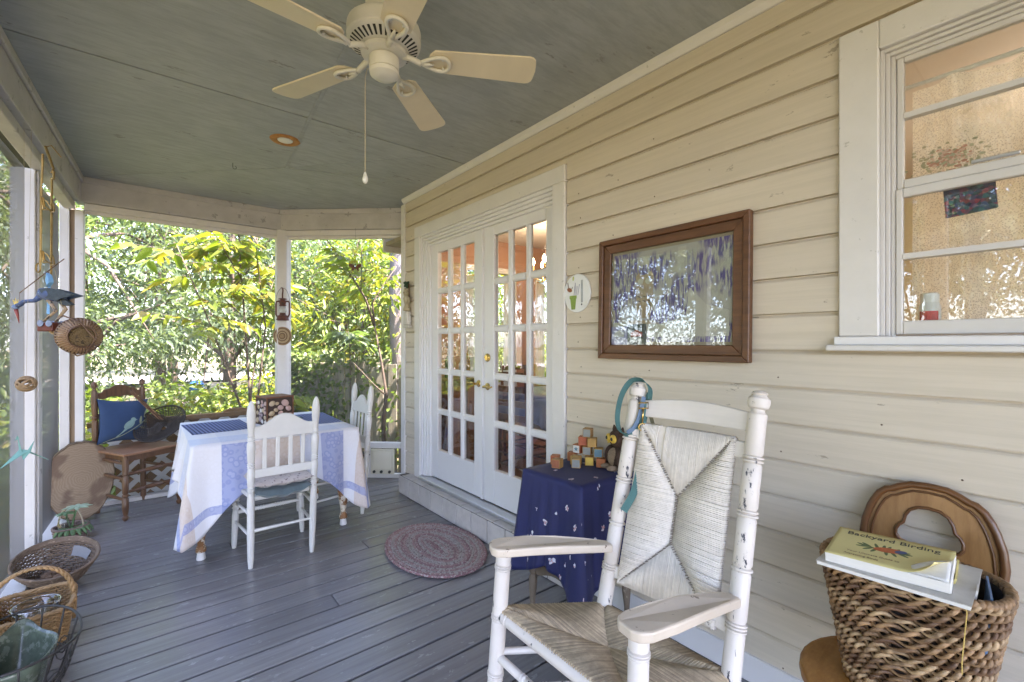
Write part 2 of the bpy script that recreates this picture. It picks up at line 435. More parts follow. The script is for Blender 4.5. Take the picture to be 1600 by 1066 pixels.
bx('corner_board', WX-.014, WX+.03, 4.002, 4.075, .0, 2.704, m_white, house, .003)
bx('corner_board', WX+.0305, WX+.14, 4.055, 4.078, .0, 2.704, m_white, house, .003)
bx('baseboard', WX-.016, WX+.02, YB, DO[0]-.06, .002, .112, m_doorw, house, .003)
bx('baseboard', WX-.012, WX+.02, 3.955, 4.0, .002, .085, m_doorw, house, .003)
# wall body behind the siding, with the openings left free
for (y0, y1, z0, z1) in ((YB, -.84, 0, CEIL), (-.84, .42, 0, 1.40), (-.84, .42, 2.38, CEIL), (.42, 1.985, 0, CEIL), (1.985, 3.685, 2.33, CEIL), (3.685, 4.05, 0, CEIL)):
    MB().box(WX+.0205, WX+.13, y0, y1, z0, z1).build('wall_core', m_salmon if y0 > 1 else m_cream, house)
MB().box(WX+.03, 6.2, 3.99, 4.05, 0, .95).build('end_wall', m_salmon, house)
for a, b in ((WX+.131, 2.62), (3.22, 3.62), (4.25, 6.2)):
    MB().box(a, b, 3.99, 4.05, .951, 2.15).build('end_wall', m_salmon, house)
MB().box(WX+.131, 6.2, 3.99, 4.05, 2.151, CEIL).build('end_wall', m_salmon, house)
k = MB(); 
for i in range(19): 
    k = MB().box(WX+.142, 4.9, 4.0515, 4.072, Z0+i*DZ+.002, Z0+(i+1)*DZ-.004).build('siding_board', m_siding, house, bevel=.002) if i < 6 else None
MB().box(4.6, 4.7, -1.6, 3.985, .2, CEIL).build('inner_wall', m_salmon, house)
MB().box(2.062, 4.6, 1.22, 1.3, .2, CEIL).build('partition', m_salmon, house)
MB().box(2.062, 4.6, 1.14, 1.215, .2, CEIL).build('partition', m_cream, house)
MB().box(2.062, 4.6, -1.7, -1.6, .2, CEIL).build('inner_wall', m_cream, house)
MB().box(4.52, 4.595, -1.6, 1.135, .2, CEIL).build('inner_wall', m_cream, house)
MB().box(2.062, 4.7, -1.7, 4.04, .15, .2).build('room_floor', m_roomfloor, house)
MB().box(2.062, 4.7, -1.7, 3.985, 2.5, 2.56).build('room_ceiling', m_roomceil, house)
MB().box(1.6, 8.4, -6.5, 4.5, 2.9, 3.0).build('roof', pm('shingle', (.07, .065, .06), .9), house)
sof = MB().box(2.0, 8.2, 4.08, 4.62, 2.42, 2.46); sof.build('soffit', pm('tan_soffit', (.36, .31, .22), .7), house)
MB().box(1.98, 8.2, 4.62, 4.66, 2.36, 2.62).build('fascia', m_white, house)
# windows of the dining room, seen through the doors
for wy0, wy1 in ((2.62, 3.22), (3.62, 4.25)):
    f = MB().box(wy0-.05, wy1+.05, 3.975, 3.989, 2.151, 2.21).box(wy0-.05, wy1+.05, 3.96, 3.989, .9, .95).box(wy0-.05, wy0, 3.975, 3.989, .951, 2.15).box(wy1, wy1+.05, 3.975, 3.989, .951, 2.15)
    f.box(wy0, wy1, 4.0, 4.03, 1.52, 1.56)
    f = f.build('window', m_doorw, house, bevel=.003)
    MB().box(wy0, wy1, 4.012, 4.016, .952, 1.52).build('pane', m_glass, f); MB().box(wy0, wy1, 4.012, 4.016, 1.56, 2.149).build('pane', m_glass, f)

# ---- french doors
DX = 1.99
fr = MB().box(WX-.018, WX+.02, 3.69, DO[1], .175, DO[2]-.1).box(WX-.018, WX+.02, DO[0], 1.985, .175, DO[2]-.1).box(WX-.018, WX+.02, DO[0], DO[1], DO[2]-.0995, DO[2])
door_frame = fr.build('door_frame', m_white, house, bevel=.004)
st = MB()
for i, (a, xx) in enumerate(((0, 0), (.022, .014), (.044, .028), (.066, .044))):
    w = .0215
    st.box(WX-.006+xx, WX+.10, 3.69-a-w, 3.69-a, .2, 2.334-a).box(WX-.006+xx, WX+.10, 1.985+a*.55, 1.985+a*.55+w*.55, .2, 2.334-a)
    st.box(WX-.006+xx, WX+.10, 1.985+a*.55+w*.55, 3.69-a-w, 2.334-a-.0218, 2.334-a)
st.build('jamb_moulding', m_doorw, door_frame, bevel=.002)
bx('threshold', WX-.03, 2.06, 1.99, 3.69, .171, .198, m_alu, house, .004)
def door_leaf(y0, y1, hinge_hi):
    zb, zt = .205, 2.272; x0, x1 = DX, DX+.042
    lo, hi = (.10, .125) if hinge_hi else (.125, .10)
    py0, py1 = y0+lo, y1-hi; pz0, pz1 = .452, 2.175
    d = MB().box(x0, x1, y0, py0, zb, zt).box(x0, x1, py1, y1, zb, zt).box(x0, x1, py0, py1, zb, pz0).box(x0, x1, py0, py1, pz1, zt)
    door = d.build('door', m_doorw, house, bevel=.003)
    mt = .026; cw = (py1-py0-2*mt)/3; rh = (pz1-pz0-4*mt)/5
    for i in range(2):
        yy = py0+cw+i*(cw+mt)
        MB().prism([(x0+.002, 0), (x0+.012, -.012), (x1-.012, -.012), (x1-.002, 0), (x1-.002, mt), (x1-.012, mt+.012), (x0+.012, mt+.012), (x0+.002, mt)], pz0, pz1, lambda u, v, d_: (u, yy+v, d_)).build('muntin', m_doorw, door)
    for j in range(4):
        zz = pz0+rh+j*(rh+mt)
        for i in range(3):
            ya = py0+i*(cw+mt); 
            MB().prism([(x0+.003, 0), (x0+.012, -.012), (x1-.012, -.012), (x1-.003, 0), (x1-.003, mt), (x1-.012, mt+.012), (x0+.012, mt+.012), (x0+.003, mt)], ya+(.0125 if i else 0), ya+cw-(.0125 if i < 2 else 0), lambda u, v, d_: (u, d_, zz+v)).build('muntin', m_doorw, door)
    for i in range(3):
        for j in range(5):
            ya = py0+i*(cw+mt); za = pz0+j*(rh+mt)
            MB().box(x0+.019, x0+.023, ya, ya+cw, za, za+rh).build('pane', m_glass, door)
    return door
MY = 2.805
dl = door_leaf(MY+.004, 3.602, False); dr = door_leaf(2.022, MY-.004, True)
bx('astragal', DX-.012, DX-.0005, MY+.004, MY+.030, .205, 2.272, m_doorw, dl)
def lever(parent, y, z, sgn):
    m = MB().lathe((DX-.0005, y, z), (DX-.014, y, z), [(0, .026), (.5, .027), (1, .018)], 16).lathe((DX-.014, y, z), (DX-.045, y, z), [(0, .011), (1, .009)], 10)
    m.tube([(DX-.045, y, z), (DX-.05, y+sgn*.03, z+.006), (DX-.046, y+sgn*.07, z-.002), (DX-.044, y+sgn*.105, z+.006)], [.009, .009, .008, .006], 8)
    m.build('handle', m_brass, parent, smooth='auto')
lever(dl, MY+.06, 1.075, 1); lever(dr, MY-.055, 1.06, -1)
MB().lathe((DX-.0005, MY-.055, 1.275), (DX-.02, MY-.055, 1.275), [(0, .03), (.4, .031), (.6, .022), (1, .02)], 18).build('deadbolt', m_brass, dr, smooth='auto')

# ---- tiled step below the doors
step = wthing('door_step', 'low step of pale veined tiles along the foot of the french doors', 'step', (1.88, 2.85, 0))
MB().box(1.842, 1.985, 1.75, 3.948, .003, .163).build('core', m_grout, step)
yy = 3.947
while yy > 1.8:
    y0 = max(1.752, yy-.2)
    MB().box(1.832, 1.8415, y0+.0045, yy-.0045, .004, .160).build('tile', m_tilestep, step, bevel=.003)
    MB().box(1.836, 1.984, y0+.0045-.06, yy-.0045-.06, .1635, .1705).build('tile', m_tilestep, step, bevel=.003)
    yy -= .2
MB().box(1.842, 1.984, 3.9485, 3.955, .004, .162).build('tile', m_tilestep, step, bevel=.002)

# ---- kitchen window
win = MB().box(WX-.02, WX+.03, .415, WO[1], 1.405, WO[3]).box(WX-.02, WX+.03, WO[0], .4145, 2.367, WO[3]).box(WX-.02, WX+.03, WO[0], -.85, 1.405, 2.3665)
window = win.build('window', m_white, house, bevel=.004)
bx('sill', WX-.055, WX+.06, WO[0]-.03, WO[1]+.03, 1.355, 1.3745, m_white, window, .004)
bx('sill', WX-.030, WX+.06, WO[0], WO[1]+.012, 1.375, 1.404, m_doorw, window, .003)
m_vinyl = pm('window_vinyl', (.62, .6, .58), .4, .05, bmp=.03)
fx = MB()
for a, xx in ((0, .0), (.012, .012), (.024, .024)):
    fx.box(WX+xx, WX+.06, .415-a-.0115, .415-a-.0002, 1.405, 2.366-a)
    fx.box(WX+xx, WX+.06, -.84, .415-a-.0117, 2.366-a-.0115, 2.366-a)
fx.build('frame_track', m_vinyl, window, bevel=.0015)
fy = .378
def sash(z0, z1, x, zm, bot, top):
    s = MB().box(x, x+.025, fy-.018, fy, z0, z1).box(x, x+.025, -.84, fy-.018, z0, z0+bot).box(x, x+.025, -.84, fy-.018, z1-top, z1)
    so_ = s.build('sash', m_vinyl, window, bevel=.003)
    MB().prism([(x-.001, -.009), (x+.02, -.012), (x+.02, .012), (x-.001, .009)], -.84, fy-.018, lambda u, v, d: (u, d, zm+v)).build('muntin', m_vinyl, so_)
    for a, b in ((z0+bot, zm-.012), (zm+.012, z1-top)):
        MB().box(x+.010, x+.013, -.84, fy-.018, a, b).build('pane', m_glass, so_)
    return so_
s_up = sash(1.895, 2.335, WX+.034, 2.137, .03, .02); s_lo = sash(1.41, 1.893, WX+.02, 1.668, .045, .03)
bx('latch', WX+.022, WX+.033, .10, .20, 1.926, 1.936, m_alu, s_up)
# curtain, pot holder and bottle behind the glass
lace, lnt, lb = newmat('lace')
lv = coords(lnt, (1, 1, 1), False); vo = lnt.nodes.new('ShaderNodeTexVoronoi'); vo.inputs['Scale'].default_value = 190; lnt.links.new(lv, vo.inputs['Vector'])
vo2 = lnt.nodes.new('ShaderNodeTexVoronoi'); vo2.inputs['Scale'].default_value = 16; lnt.links.new(lv, vo2.inputs['Vector'])
ringm = ramp(lnt, vo2.outputs[0], [(.30, (1, 1, 1)), (.34, (.8, .8, .8)), (.40, (1, 1, 1)), (.5, (.86, .86, .86))])
hole = ramp(lnt, vo.outputs[0], [(.25, (.15, .15, .15)), (.5, (1, 1, 1))])
al = mix(lnt, .5, ringm, hole, 'MULTIPLY'); 
ltr = lnt.nodes.new('ShaderNodeBsdfTranslucent'); ltr.inputs[0].default_value = (.86, .82, .72, 1)
lms = lnt.nodes.new('ShaderNodeMixShader'); lms.inputs[0].default_value = .55
lb.inputs['Base Color'].default_value = (.84, .81, .74, 1); lb.inputs['Roughness'].default_value = .9
lnt.links.new(lb.outputs[0], lms.inputs[1]); lnt.links.new(ltr.outputs[0], lms.inputs[2])
lt = lnt.nodes.new('ShaderNodeBsdfTransparent'); lm2 = lnt.nodes.new('ShaderNodeMixShader')
lnt.links.new(al, lm2.inputs[0]); lnt.links.new(lt.outputs[0], lm2.inputs[1]); lnt.links.new(lms.outputs[0], lm2.inputs[2])
lnt.links.new(lm2.outputs[0], lnt.nodes['Material Output'].inputs[0])
cu = thing('lace_curtain', 'cream lace curtain with a printed rose bouquet hanging behind the window', 'curtain', (WX+.15, .1, 1.44))
cl = MB().grid(lambda u, v: (.022*math.sin(u*31+.8*v)+.009*math.sin(u*67+v*3), .26-.9*u, .82*v + (.0 if v > .05 else .012*math.sin(u*60))), 120, 20)
cl.build('lace_panel', lace, cu, smooth=True)
MB().tube([(0, .3, .835), (0, -.7, .835)], .008, 8).build('rod', m_white, cu)
m_rose = [pm('print_rose', (.60, .30, .22), .8), pm('print_leaf', (.46, .44, .30), .8), pm('print_pink', (.75, .52, .42), .8)]
rb = MB(); rl = MB(); rp = MB(); BQY = .162
for i in range(340):
    a = random.uniform(0, 6.28); r = random.gauss(0, .038); y_, z_ = BQY+math.cos(a)*r*1.15, .545+math.sin(a)*r*.85
    tgt = (rb, rl, rp)[i % 3] if abs(r) < .05 else rl
    rr = random.uniform(.0025, .0065)
    tgt.prism([(y_+rr*math.cos(t)*(1 if i % 3 else 1.2), z_+rr*.8*math.sin(t)) for t in [k*PI/4 for k in range(8)]], -.0335-.00001*i, -.0334-.00001*i, lambda u, v, d: (d, u, v))
for mb_, mm in zip((rb, rl, rp), m_rose): mb_.build('rose_print', mm, cu)
def flatthing(name, label, cat, loc, rz=0, **k): return thing(name, label, cat, loc, rz, **k)
ph = thing('pot_holder', 'small dark floral fabric square hung behind the lower window pane', 'pot holder', (WX+.07, .205, 1.79))
fl_m, fnt, fb = newmat('floral_patchwork'); fv = coords(fnt, (1, 1, 1), False); vv = fnt.nodes.new('ShaderNodeTexVoronoi'); vv.inputs['Scale'].default_value = 90; fnt.links.new(fv, vv.inputs['Vector'])
fnt.links.new(ramp(fnt, vv.outputs['Color'], [(.2, (.015, .02, .05)), (.45, (.05, .07, .17)), (.6, (.3, .03, .07)), (.75, (.02, .03, .07)), (.9, (.05, .16, .2))]), fb.inputs['Base Color'])
MB().box(-.004, .004, -.058, .058, -.005, .095).build('fabric_square', fl_m, ph, bevel=.003, rot=(R(-4), 0, 0))
MB().tube([(0, -.05, .09), (0, -.055, .125)], .001, 4).tube([(0, .05, .09), (0, .06, .125)], .001, 4).build('hanging_loop', m_rope, ph)
bt = thing('pill_bottle', 'white pill bottle with red label standing on the inner window sill', 'bottle', (WX+.10, .305, 1.412))
MB().lathe((0, 0, 0), (0, 0, .115), [(0, .026), (.04, .028), (.8, .028), (.92, .022), (1, .02)], 18).build('bottle_body', pm('white_plastic', (.75, .74, .72), .35, .02, bmp=0), bt, smooth='auto')
MB().lathe((0, 0, .104), (0, 0, .135), [(0, .024), (.9, .024), (1, .021)], 18).build('cap', pm('white_cap', (.8, .8, .78), .4, .02), bt, smooth='auto')
MB().grid(lambda u, v: (.0284*math.cos(2.2+u*1.9), .0284*math.sin(2.2+u*1.9), .03+.045*v), 10, 2).build('paper_label', pm('red_label', (.6, .07, .06), .5, .3, 60), bt)
MB().box(WX+.061, WX+.26, -.84, .40, 1.398, 1.41).build('inner_sill', m_doorw, house, bevel=.003)

# ------------------------------------------------------------------ porch frame: posts, beams, screens
frame = wthing('porch_frame', 'white painted posts, beams and insect screens enclosing the porch', 'porch frame', (LX(4), 4, 0))
def skew_box(name, xo0, xo1, y0, y1, z0, z1, mat, bevel=.004, parent=frame):
    ps = [(LX(y0)+xo0, y0), (LX(y0)+xo1, y0), (LX(y1)+xo1, y1), (LX(y1)+xo0, y1)]
    return MB().prism(ps, z0, z1, lambda u, v, d: (u, v, d)).build(name, mat, parent, bevel=bevel)
skew_box('beam', -.02, .085, -1.3, 5.12, 2.535, 2.715, m_whitebeam)
skew_box('crown_moulding', .0855, .105, -1.3, 5.12, 2.70, CEIL-.0015, m_whitebeam)
skew_box('screen_stop', -.02, .05, -1.3, 5.12, 2.475, 2.532, m_whitebeam)
skew_box('sill_plate', -.07, .05, -1.3, 5.12, .002, .036, m_white)
for py_, w in ((4.1, .10), (2.35, .1), (.6, .1), (-1.1, .1)):
    skew_box('post', -.085, .0, py_, py_+.12, .037, 2.474, m_white)
    skew_box('screen_batten', .0005, .014, py_+.02, py_+.11, .037, 2.474, m_whitebeam, .002)
    skew_box('screen_batten', -.115, -.0855, py_+.03, py_+.10, .037, 2.474, m_whitebeam, .002)
for y0, y1 in ((4.222, 5.12), (2.472, 4.098), (.722, 2.348), (-1, .598)):
    ps = [(LX(y0)-.045, y0), (LX(y1)-.045, y1)]
    MB().add([(*ps[0], .037), (*ps[1], .037), (*ps[1], 2.474), (*ps[0], 2.474)], [(0, 1, 2, 3)]).build('screen', m_screen, frame)
# corner post and end bays
E1, E2, E3 = (-.44, 5.20), (1.115, 5.20), (2.12, 4.30)
bx('post', -.535, -.475, 5.121, 5.24, .0, 2.53, m_white, frame, .004)
bx('post', -.4445, -.39, 5.125, 5.24, .0, 2.474, m_white, frame, .004)
bx('filler_strip', -.4745, -.445, 5.15, 5.24, .0, 2.474, pm('bare_pine', (.30, .21, .13), .7, .25, 8, (1, 1, .2)), frame, .002)
def bay(p0, p1, off0, off1, z0, z1, name, mat, bevel=.004, e0=0, e1=0):
    a, b = Vector((*p0, 0)), Vector((*p1, 0)); d = (b-a).normalized(); n = Vector((d.y, -d.x, 0))
    a = a-d*e0; b = b+d*e1
    q = [a+n*off0, b+n*off0, b+n*off1, a+n*off1]
    return MB().prism([(v.x, v.y) for v in q], z0, z1, lambda u, v, w: (u, v, w)).build(name, mat, frame, bevel=bevel)
for p0, p1, e0, e1 in ((E1, E2, 0, -.002), (E2, E3, -.002, 0)):
    bay(p0, p1, -.06, .08, 2.545, 2.712, 'beam', m_whitebeam, .004, e0, e1)
    bay(p0, p1, .0805, .10, 2.70, CEIL-.002, 'crown_moulding', m_whitebeam, .003, e0, e1)
    bay(p0, p1, -.03, .055, 2.49, 2.542, 'screen_stop', m_white, .003, e0-.05, e1-.05)
    bay(p0, p1, -.02, .02, 2.462, 2.4895, 'screen_stop', m_white, .003, e0-.05, e1-.05)
    a, b = Vector((*p0, 0)), Vector((*p1, 0))
    MB().add([(a.x, a.y, .04), (b.x, b.y, .04), (b.x, b.y, 2.462), (a.x, a.y, 2.462)], [(0, 1, 2, 3)]).build('screen', m_screen, frame)
bay(E1, E2, -.05, .03, .0, .035, 'sill_plate', m_white)
MB().prism([(1.050, 5.125), (1.135, 5.115), (1.195, 5.165), (1.175, 5.26), (1.06, 5.27)], .0, 2.713, lambda u, v, d: (u, v, d)).build('post', m_white, frame, bevel=.006)
# second end bay: low rail with a pet door
def on23(t, off=0, z=0):
    a, b = Vector((*E2, 0)), Vector((*E3, 0)); d = (b-a).normalized(); n = Vector((d.y, -d.x, 0))
    v = a+d*t+n*(-off); return Vector((v.x, v.y, z))
L23 = (Vector(E3)-Vector(E2)).length
MB().bar(on23(.08, 0, .335), on23(L23, 0, .335), .05, .06).build('rail', m_white, frame, bevel=.004)
MB().bar(on23(.08, 0, .022), on23(L23, 0, .022), .05, .04).build('rail', m_white, frame, bevel=.004)
MB().bar(on23(.915, 0, .0425), on23(.915, 0, .3045), .045, .045).build('stile', m_white, frame, bevel=.003)
pet = thing('pet_door', 'small cream pet door with black latches set beside the house corner', 'pet door', on23(1.075, -.034, .045), math.atan2(E3[1]-E2[1], E3[0]-E2[0]))
m_petc = pm('cream_plastic', (.66, .62, .5), .45, .04, bmp=.03)
MB().box(-.12, .12, -.012, .02, 0, .255).build('surround', m_petc, pet, bevel=.006)
MB().box(-.09, .09, -.02, -.0125, .05, .235).build('flap', pm('cream_flap', (.72, .68, .56), .5, .03), pet, bevel=.005)
for x in (-.08, -.005, .08):
    MB().lathe((x, -.0125, .028), (x, -.034, .028), [(0, .014), (.7, .015), (1, .01)], 10).build('latch_knob', m_blackmetal, pet, smooth='auto')

# lattice skirt at the end bay
m_lat = pm('lattice_white', (.74, .73, .7), .55, .08, 6)
m_latback = pm('lattice_backing', (.27, .145, .05), .6, .22, 4, wear=((.12, .07, .03), .3, 8))
lat = wthing('lattice_panel', 'white diagonal lattice panel with brown backing behind the brown chair', 'lattice', (.3, 5.3, 0))
MB().box(-.2, 1.05, 5.318, 5.33, .01, .655).build('backing_board', m_latback, lat)
def clip_diag(sx, c):
    x0, x1, z0, z1 = -.385, 1.05, .01, .655; pts = []
    for x in (x0, x1):
        z = sx*(x-c)
        if z0 <= z <= z1: pts.append((x, z))
    for z in (z0, z1):
        x = c+sx*z
        if x0 < x < x1: pts.append((x, z))
    return pts[:2] if len(pts) >= 2 else None
for sx, yy in ((1, 5.300), (-1, 5.309)):
    c = -1.2
    while c < 1.95:
        p = clip_diag(sx, c)
        if p and abs(p[0][0]-p[1][0]) > .03:
            MB().bar((p[0][0], yy, p[0][1]), (p[1][0], yy, p[1][1]), .008, .041).build('slat', m_lat, lat)
        c += .165
MB().box(-.385, 1.05, 5.285, 5.332, .656, .70).build('top_rail', m_latback, lat, bevel=.004)
MB().prism([(.02+.12*math.cos(t), .7005+.035*math.sin(t)) for t in [PI*i/10 for i in range(11)]], 5.295, 5.32, lambda u, v, d: (u, d, v)).build('rail_crest', m_latback, lat)
MB().prism([(.72+.12*math.cos(t), .7005+.035*math.sin(t)) for t in [PI*i/10 for i in range(11)]], 5.295, 5.32, lambda u, v, d: (u, d, v)).build('rail_crest', m_latback, lat)

# ================================================================== things on the porch
# ---- ceiling fan
m_fan = pm('fan_white', (.66, .64, .57), .4, .05, 5, bmp=.04)
m_blade = pm('fan_blade_maple', (.72, .63, .46), .42, .07, 6, (1, .3, 1), .05, 40)
FANZ = CEIL-.001
fan = thing('ceiling_fan', 'white five-blade ceiling fan with pale maple blades', 'ceiling fan', (.722, 1.682, FANZ))
MB().lathe((0, 0, 0), (0, 0, -.13), [(0, .07), (.15, .075), (.5, .07), (.8, .05), (1, .045)], 30).build('canopy', m_fan, fan, smooth='auto')
MB().lathe((0, 0, -.128), (0, 0, -.238), [(0, .05), (.03, .095), (.1, .125), (.2, .136), (.3, .139), (.66, .139), (.7, .134), (.74, .137), (.79, .131), (1, .085)], 40).build('motor_housing', m_fan, fan, smooth='auto')
vs = MB()
for i in range(36):
    a = 2*PI*i/36; c, s_ = math.cos(a), math.sin(a); w = .0042
    p = []
    for r, z in ((.126, -.2184), (.093, -.2350)):
        ww = w*(1.25 if r > .11 else .8)
        p += [(r*c-ww*s_, r*s_+ww*c, z), (r*c+ww*s_, r*s_-ww*c, z)]
    vs.add(p, [(0, 1, 3, 2)])
tag(vs.build('vent_slots', m_seam, fan), kind='stuff')
MB().lathe((0, 0, -.2385), (0, 0, -.262), [(0, .08), (.2, .086), (.8, .086), (1, .06)], 30).build('flywheel', m_fan, fan, smooth='auto')
MB().lathe((0, 0, -.2625), (0, 0, -.345), [(0, .05), (.05, .056), (.6, .056), (.62, .052), (.66, .056), (.82, .054), (.93, .042), (1, .018)], 28).build('switch_housing', m_fan, fan, smooth='auto')
bpoly = []
r0, r1, w0, w1 = .175, .592, .054, .069
bpoly = [(r0+.02, -w0), (r1-.03, -w1)] + [(r1-.03+.03*math.sin(t), -w1+.03-.03*math.cos(t)) for t in (R(30), R(60), R(90))] \
    + [(r1-.0+.004, 0)] + [(r1-.03+.03*math.cos(t), w1-.03+.03*math.sin(t)) for t in (0, R(30), R(60), R(90))] + [(r0+.02, w0), (r0, w0*.6), (r0-.008, 0), (r0, -w0*.6)]
pit = R(-11)
def bl(u, v, d): return (u, v*math.cos(pit)-d*math.sin(pit), -.262+v*math.sin(pit)+d)
bme = MB().prism(bpoly, 0, .007, bl).mesh('blade')
ring = []
for t in np.linspace(0, 2*PI, 26, endpoint=False):
    x = .185+.055*math.cos(t); wv = .012+.036*(0.5+.5*math.cos(t))
    y_ = wv*math.sin(t); ring.append(bl(x+.01, y_, -.008))
brk = MB().tube(ring, .0075, 8, closed=True).tube([(.07, 0, -.25), (.10, 0, -.256), bl(.14, 0, -.012)], [.013, .012, .011], 8)
brk.tube([bl(.15, 0, -.012), bl(.19, 0, -.012)], [.010, .004], 8)
for sx in (-1, 1): brk.sphere(bl(.225, .022*sx, -.006), .006, 8, 5)
brme = brk.mesh('blade_bracket')
for i in range(5):
    b = place('blade', bme, m_blade, fan, rot=(0, 0, R(-30+72*i)), bevel=.0015)
    place('blade_bracket', brme, m_fan, b, smooth=True)
ch = MB().tube([(-.028, .048, -.29), (-.045, .06, -.295), (-.052, .062, -.33), (-.052, .062, -.70)], .0014, 5)
for i in range(51): ch.sphere((-.052, .062, -.335-.0072*i), .0021, 5, 4)
tag(ch.build('pull_chain', pm('chain_metal', (.5, .42, .28), .35, .1, metal=.7), fan), kind='stuff')
MB().lathe((-.052, .062, -.70), (-.052, .062, -.745), [(0, .003), (.3, .008), (.6, .0115), (.9, .008), (1, .003)], 10).build('pull_knob', m_fan, fan, smooth=True)

# ---- recessed ceiling light
cl_ = thing('ceiling_light', 'rust-stained recessed ceiling light with white lens', 'ceiling light', (.735, 3.34, CEIL-.001))
rg = [(.048+.046*f, z) for f, z in ((0, -.004), (.3, -.010), (.8, -.008), (1, -.001))]
rm = MB().grid(lambda u, v: ((lambda r, z: (r*math.cos(2*PI*u), r*math.sin(2*PI*u), z))(*rg[int(round(v*3))])), 36, 4, wrap=True)
rm.build('trim_ring', pm('rusty_trim', (.42, .19, .05), .6, .35, 25, wear=((.6, .5, .38), .32, 18)), cl_, smooth=True)
MB().lathe((0, 0, 0), (0, 0, -.012), [(0, .047), (.5, .045), (1, .02)], 24).build('lens', pm('lens_white', (.78, .77, .72), .3, .02), cl_, smooth='auto')

# ---- rocking chair
m_rock = pm('chipped_white_paint', (.64, .585, .53), .5, .07, 5, bmp=.3, bscale=40, bdist=.002, wear=((.035, .037, .05), .372, 17, (1, 1, .45)))
m_rockarm = pm('worn_arm_paint', (.58, .49, .39), .48, .1, 5, bmp=.3, bscale=40, bdist=.002, wear=((.2, .14, .095), .355, 26))
m_rush = pm('rush_weave_seat', (.50, .385, .25), .75, .22, 12, isl=.34, bmp=.4, bscale=90, bdist=.002, grain=((.24, .18, .12), 40, (1, 1, 1), .45))
m_rushw = pm('rush_weave_white', (.72, .665, .60), .7, .08, 12, isl=.10, bmp=.4, bscale=90, bdist=.002, grain=((.45, .41, .35), 40, (1, 1, 1), .3))
RCX, RCY = 1.17, .89
rc = thing('rocking_chair', 'white rocking chair with chipped paint and woven rush seat and back', 'rocking chair', (RCX, RCY, 0))
def L(x, y, z): return Vector((x-RCX, y-RCY, z))
FLb, FLt = L(.935, 1.27, .055), L(.972, 1.248, .668)
FRb, FRt = L(.925, .675, .055), L(.965, .688, .668)
RLb, RLt = L(1.21, 1.082, .07), L(1.432, 1.034, 1.165)
RRb, RRt = L(1.20, .612, .07), L(1.446, .606, 1.165)
def lerp(a, b, t): return a+(b-a)*t
legprof = turned(.0265, [(.30, .012, 2), (.62, .014, 2), (.9, .012, 2)])
for b, t in ((FLb, FLt), (FRb, FRt)): MB().lathe(b, t, legprof, 16).build('leg', m_rock, rc, smooth='auto')
fin = [(.992, .0265), (1.0, .0265), (1.006, .02), (1.013, .019), (1.018, .028), (1.03, .032), (1.042, .031), (1.05, .022), (1.053, .02), (1.056, .024), (1.062, .018), (1.065, .004)]
m_rockp = pm('flaking_post_paint', (.64, .585, .53), .5, .07, 5, bmp=.3, bscale=40, bdist=.002, wear=((.03, .033, .05), .385, 19, (1, 1, .4)))
postprof = [(0, .02)] + turned(.0265, [(.18, .010, 2), (.46, .012, 3), (.60, .006, 1), (.74, .010, 2), (.88, .010, 2)])[1:-2] + fin
for b, t in ((RLb, RLt), (RRb, RRt)): MB().lathe(b, t, postprof, 18).build('back_post', m_rockp, rc, smooth='auto')
# arms
for (f, bk, sy) in ((FLt, lerp(RLb, RLt, .52), 1), (FRt, lerp(RRb, RRt, .52), -1)):
    f0 = Vector((f.x-.06, f.y, .669)); e = Vector((bk.x-.016, bk.y, .632))
    poly = []
    for u, wo, wi in ((0, .022, .022), (.03, .042, .04), (.1, .054, .05), (.3, .056, .052), (.55, .046, .048), (.8, .032, .04), (.93, .022, .03), (1, .018, .024)):
        poly.append((u, wo, wi))
    outl = [(u, wo) for u, wo, wi in poly] + [(u, -wi) for u, wo, wi in reversed(poly)]
    d = (e-f0); hd = Vector((d.x, d.y, 0)).normalized(); nn = Vector((-hd.y, hd.x, 0))*(1 if sy > 0 else -1)
    nn = Vector((0, sy, 0)) - hd*hd.y*sy; nn.normalize()
    MB().prism(outl, 0, .028, lambda u, v, w: tuple(f0+d*u+nn*v+Vector((0, 0, w+.012*math.sin(u*3))))).build('arm', m_rockarm, rc, bevel=.006, segs=2)
# slats and rails of the back
def backpt(s, t, off=0):      # s across 0..1 (left to right post), t up the posts; bowed backwards in the middle
    p = lerp(lerp(RLb, RLt, t), lerp(RRb, RRt, t), s); return p + Vector((.022*math.sin(PI*s)+off, 0, 0))
def slat(t0, t1, crown, name, th=.014):
    def fn(u, v):
        return None
    m = MB(); n = 14
    for side in (0, 1):
        pass
    vs = []
    for i in range(n):
        s = .04+.92*i/(n-1); cz = crown*math.sin(PI*s)
        for t_, dz in ((t0, 0), (t1, cz)):
            for off in (-th/2, th/2):
                p = backpt(s, t_, off); vs.append(p+Vector((0, 0, dz)))
    fs = []
    for i in range(n-1):
        a, b = i*4, (i+1)*4
        fs += [(a, b, b+2, a+2), (a+1, a+3, b+3, b+1), (a+2, b+2, b+3, a+3), (a, a+1, b+1, b)]
    fs += [(0, 2, 3, 1), (4*(n-1), 4*(n-1)+1, 4*(n-1)+3, 4*(n-1)+2)]
    MB().add(vs, fs).build(name, m_rock2, rc, bevel=.003)
m_rock2 = pm('white_slat_paint', (.68, .63, .585), .5, .05, 5, bmp=.25, bscale=50, bdist=.002, grain=((.55, .52, .47), 20, (1, .1, 2), .3))
slat(.952, 1.0, .02, 'top_slat'); slat(.878, .922, 0, 'back_rail'); slat(.432, .468, 0, 'back_rail')
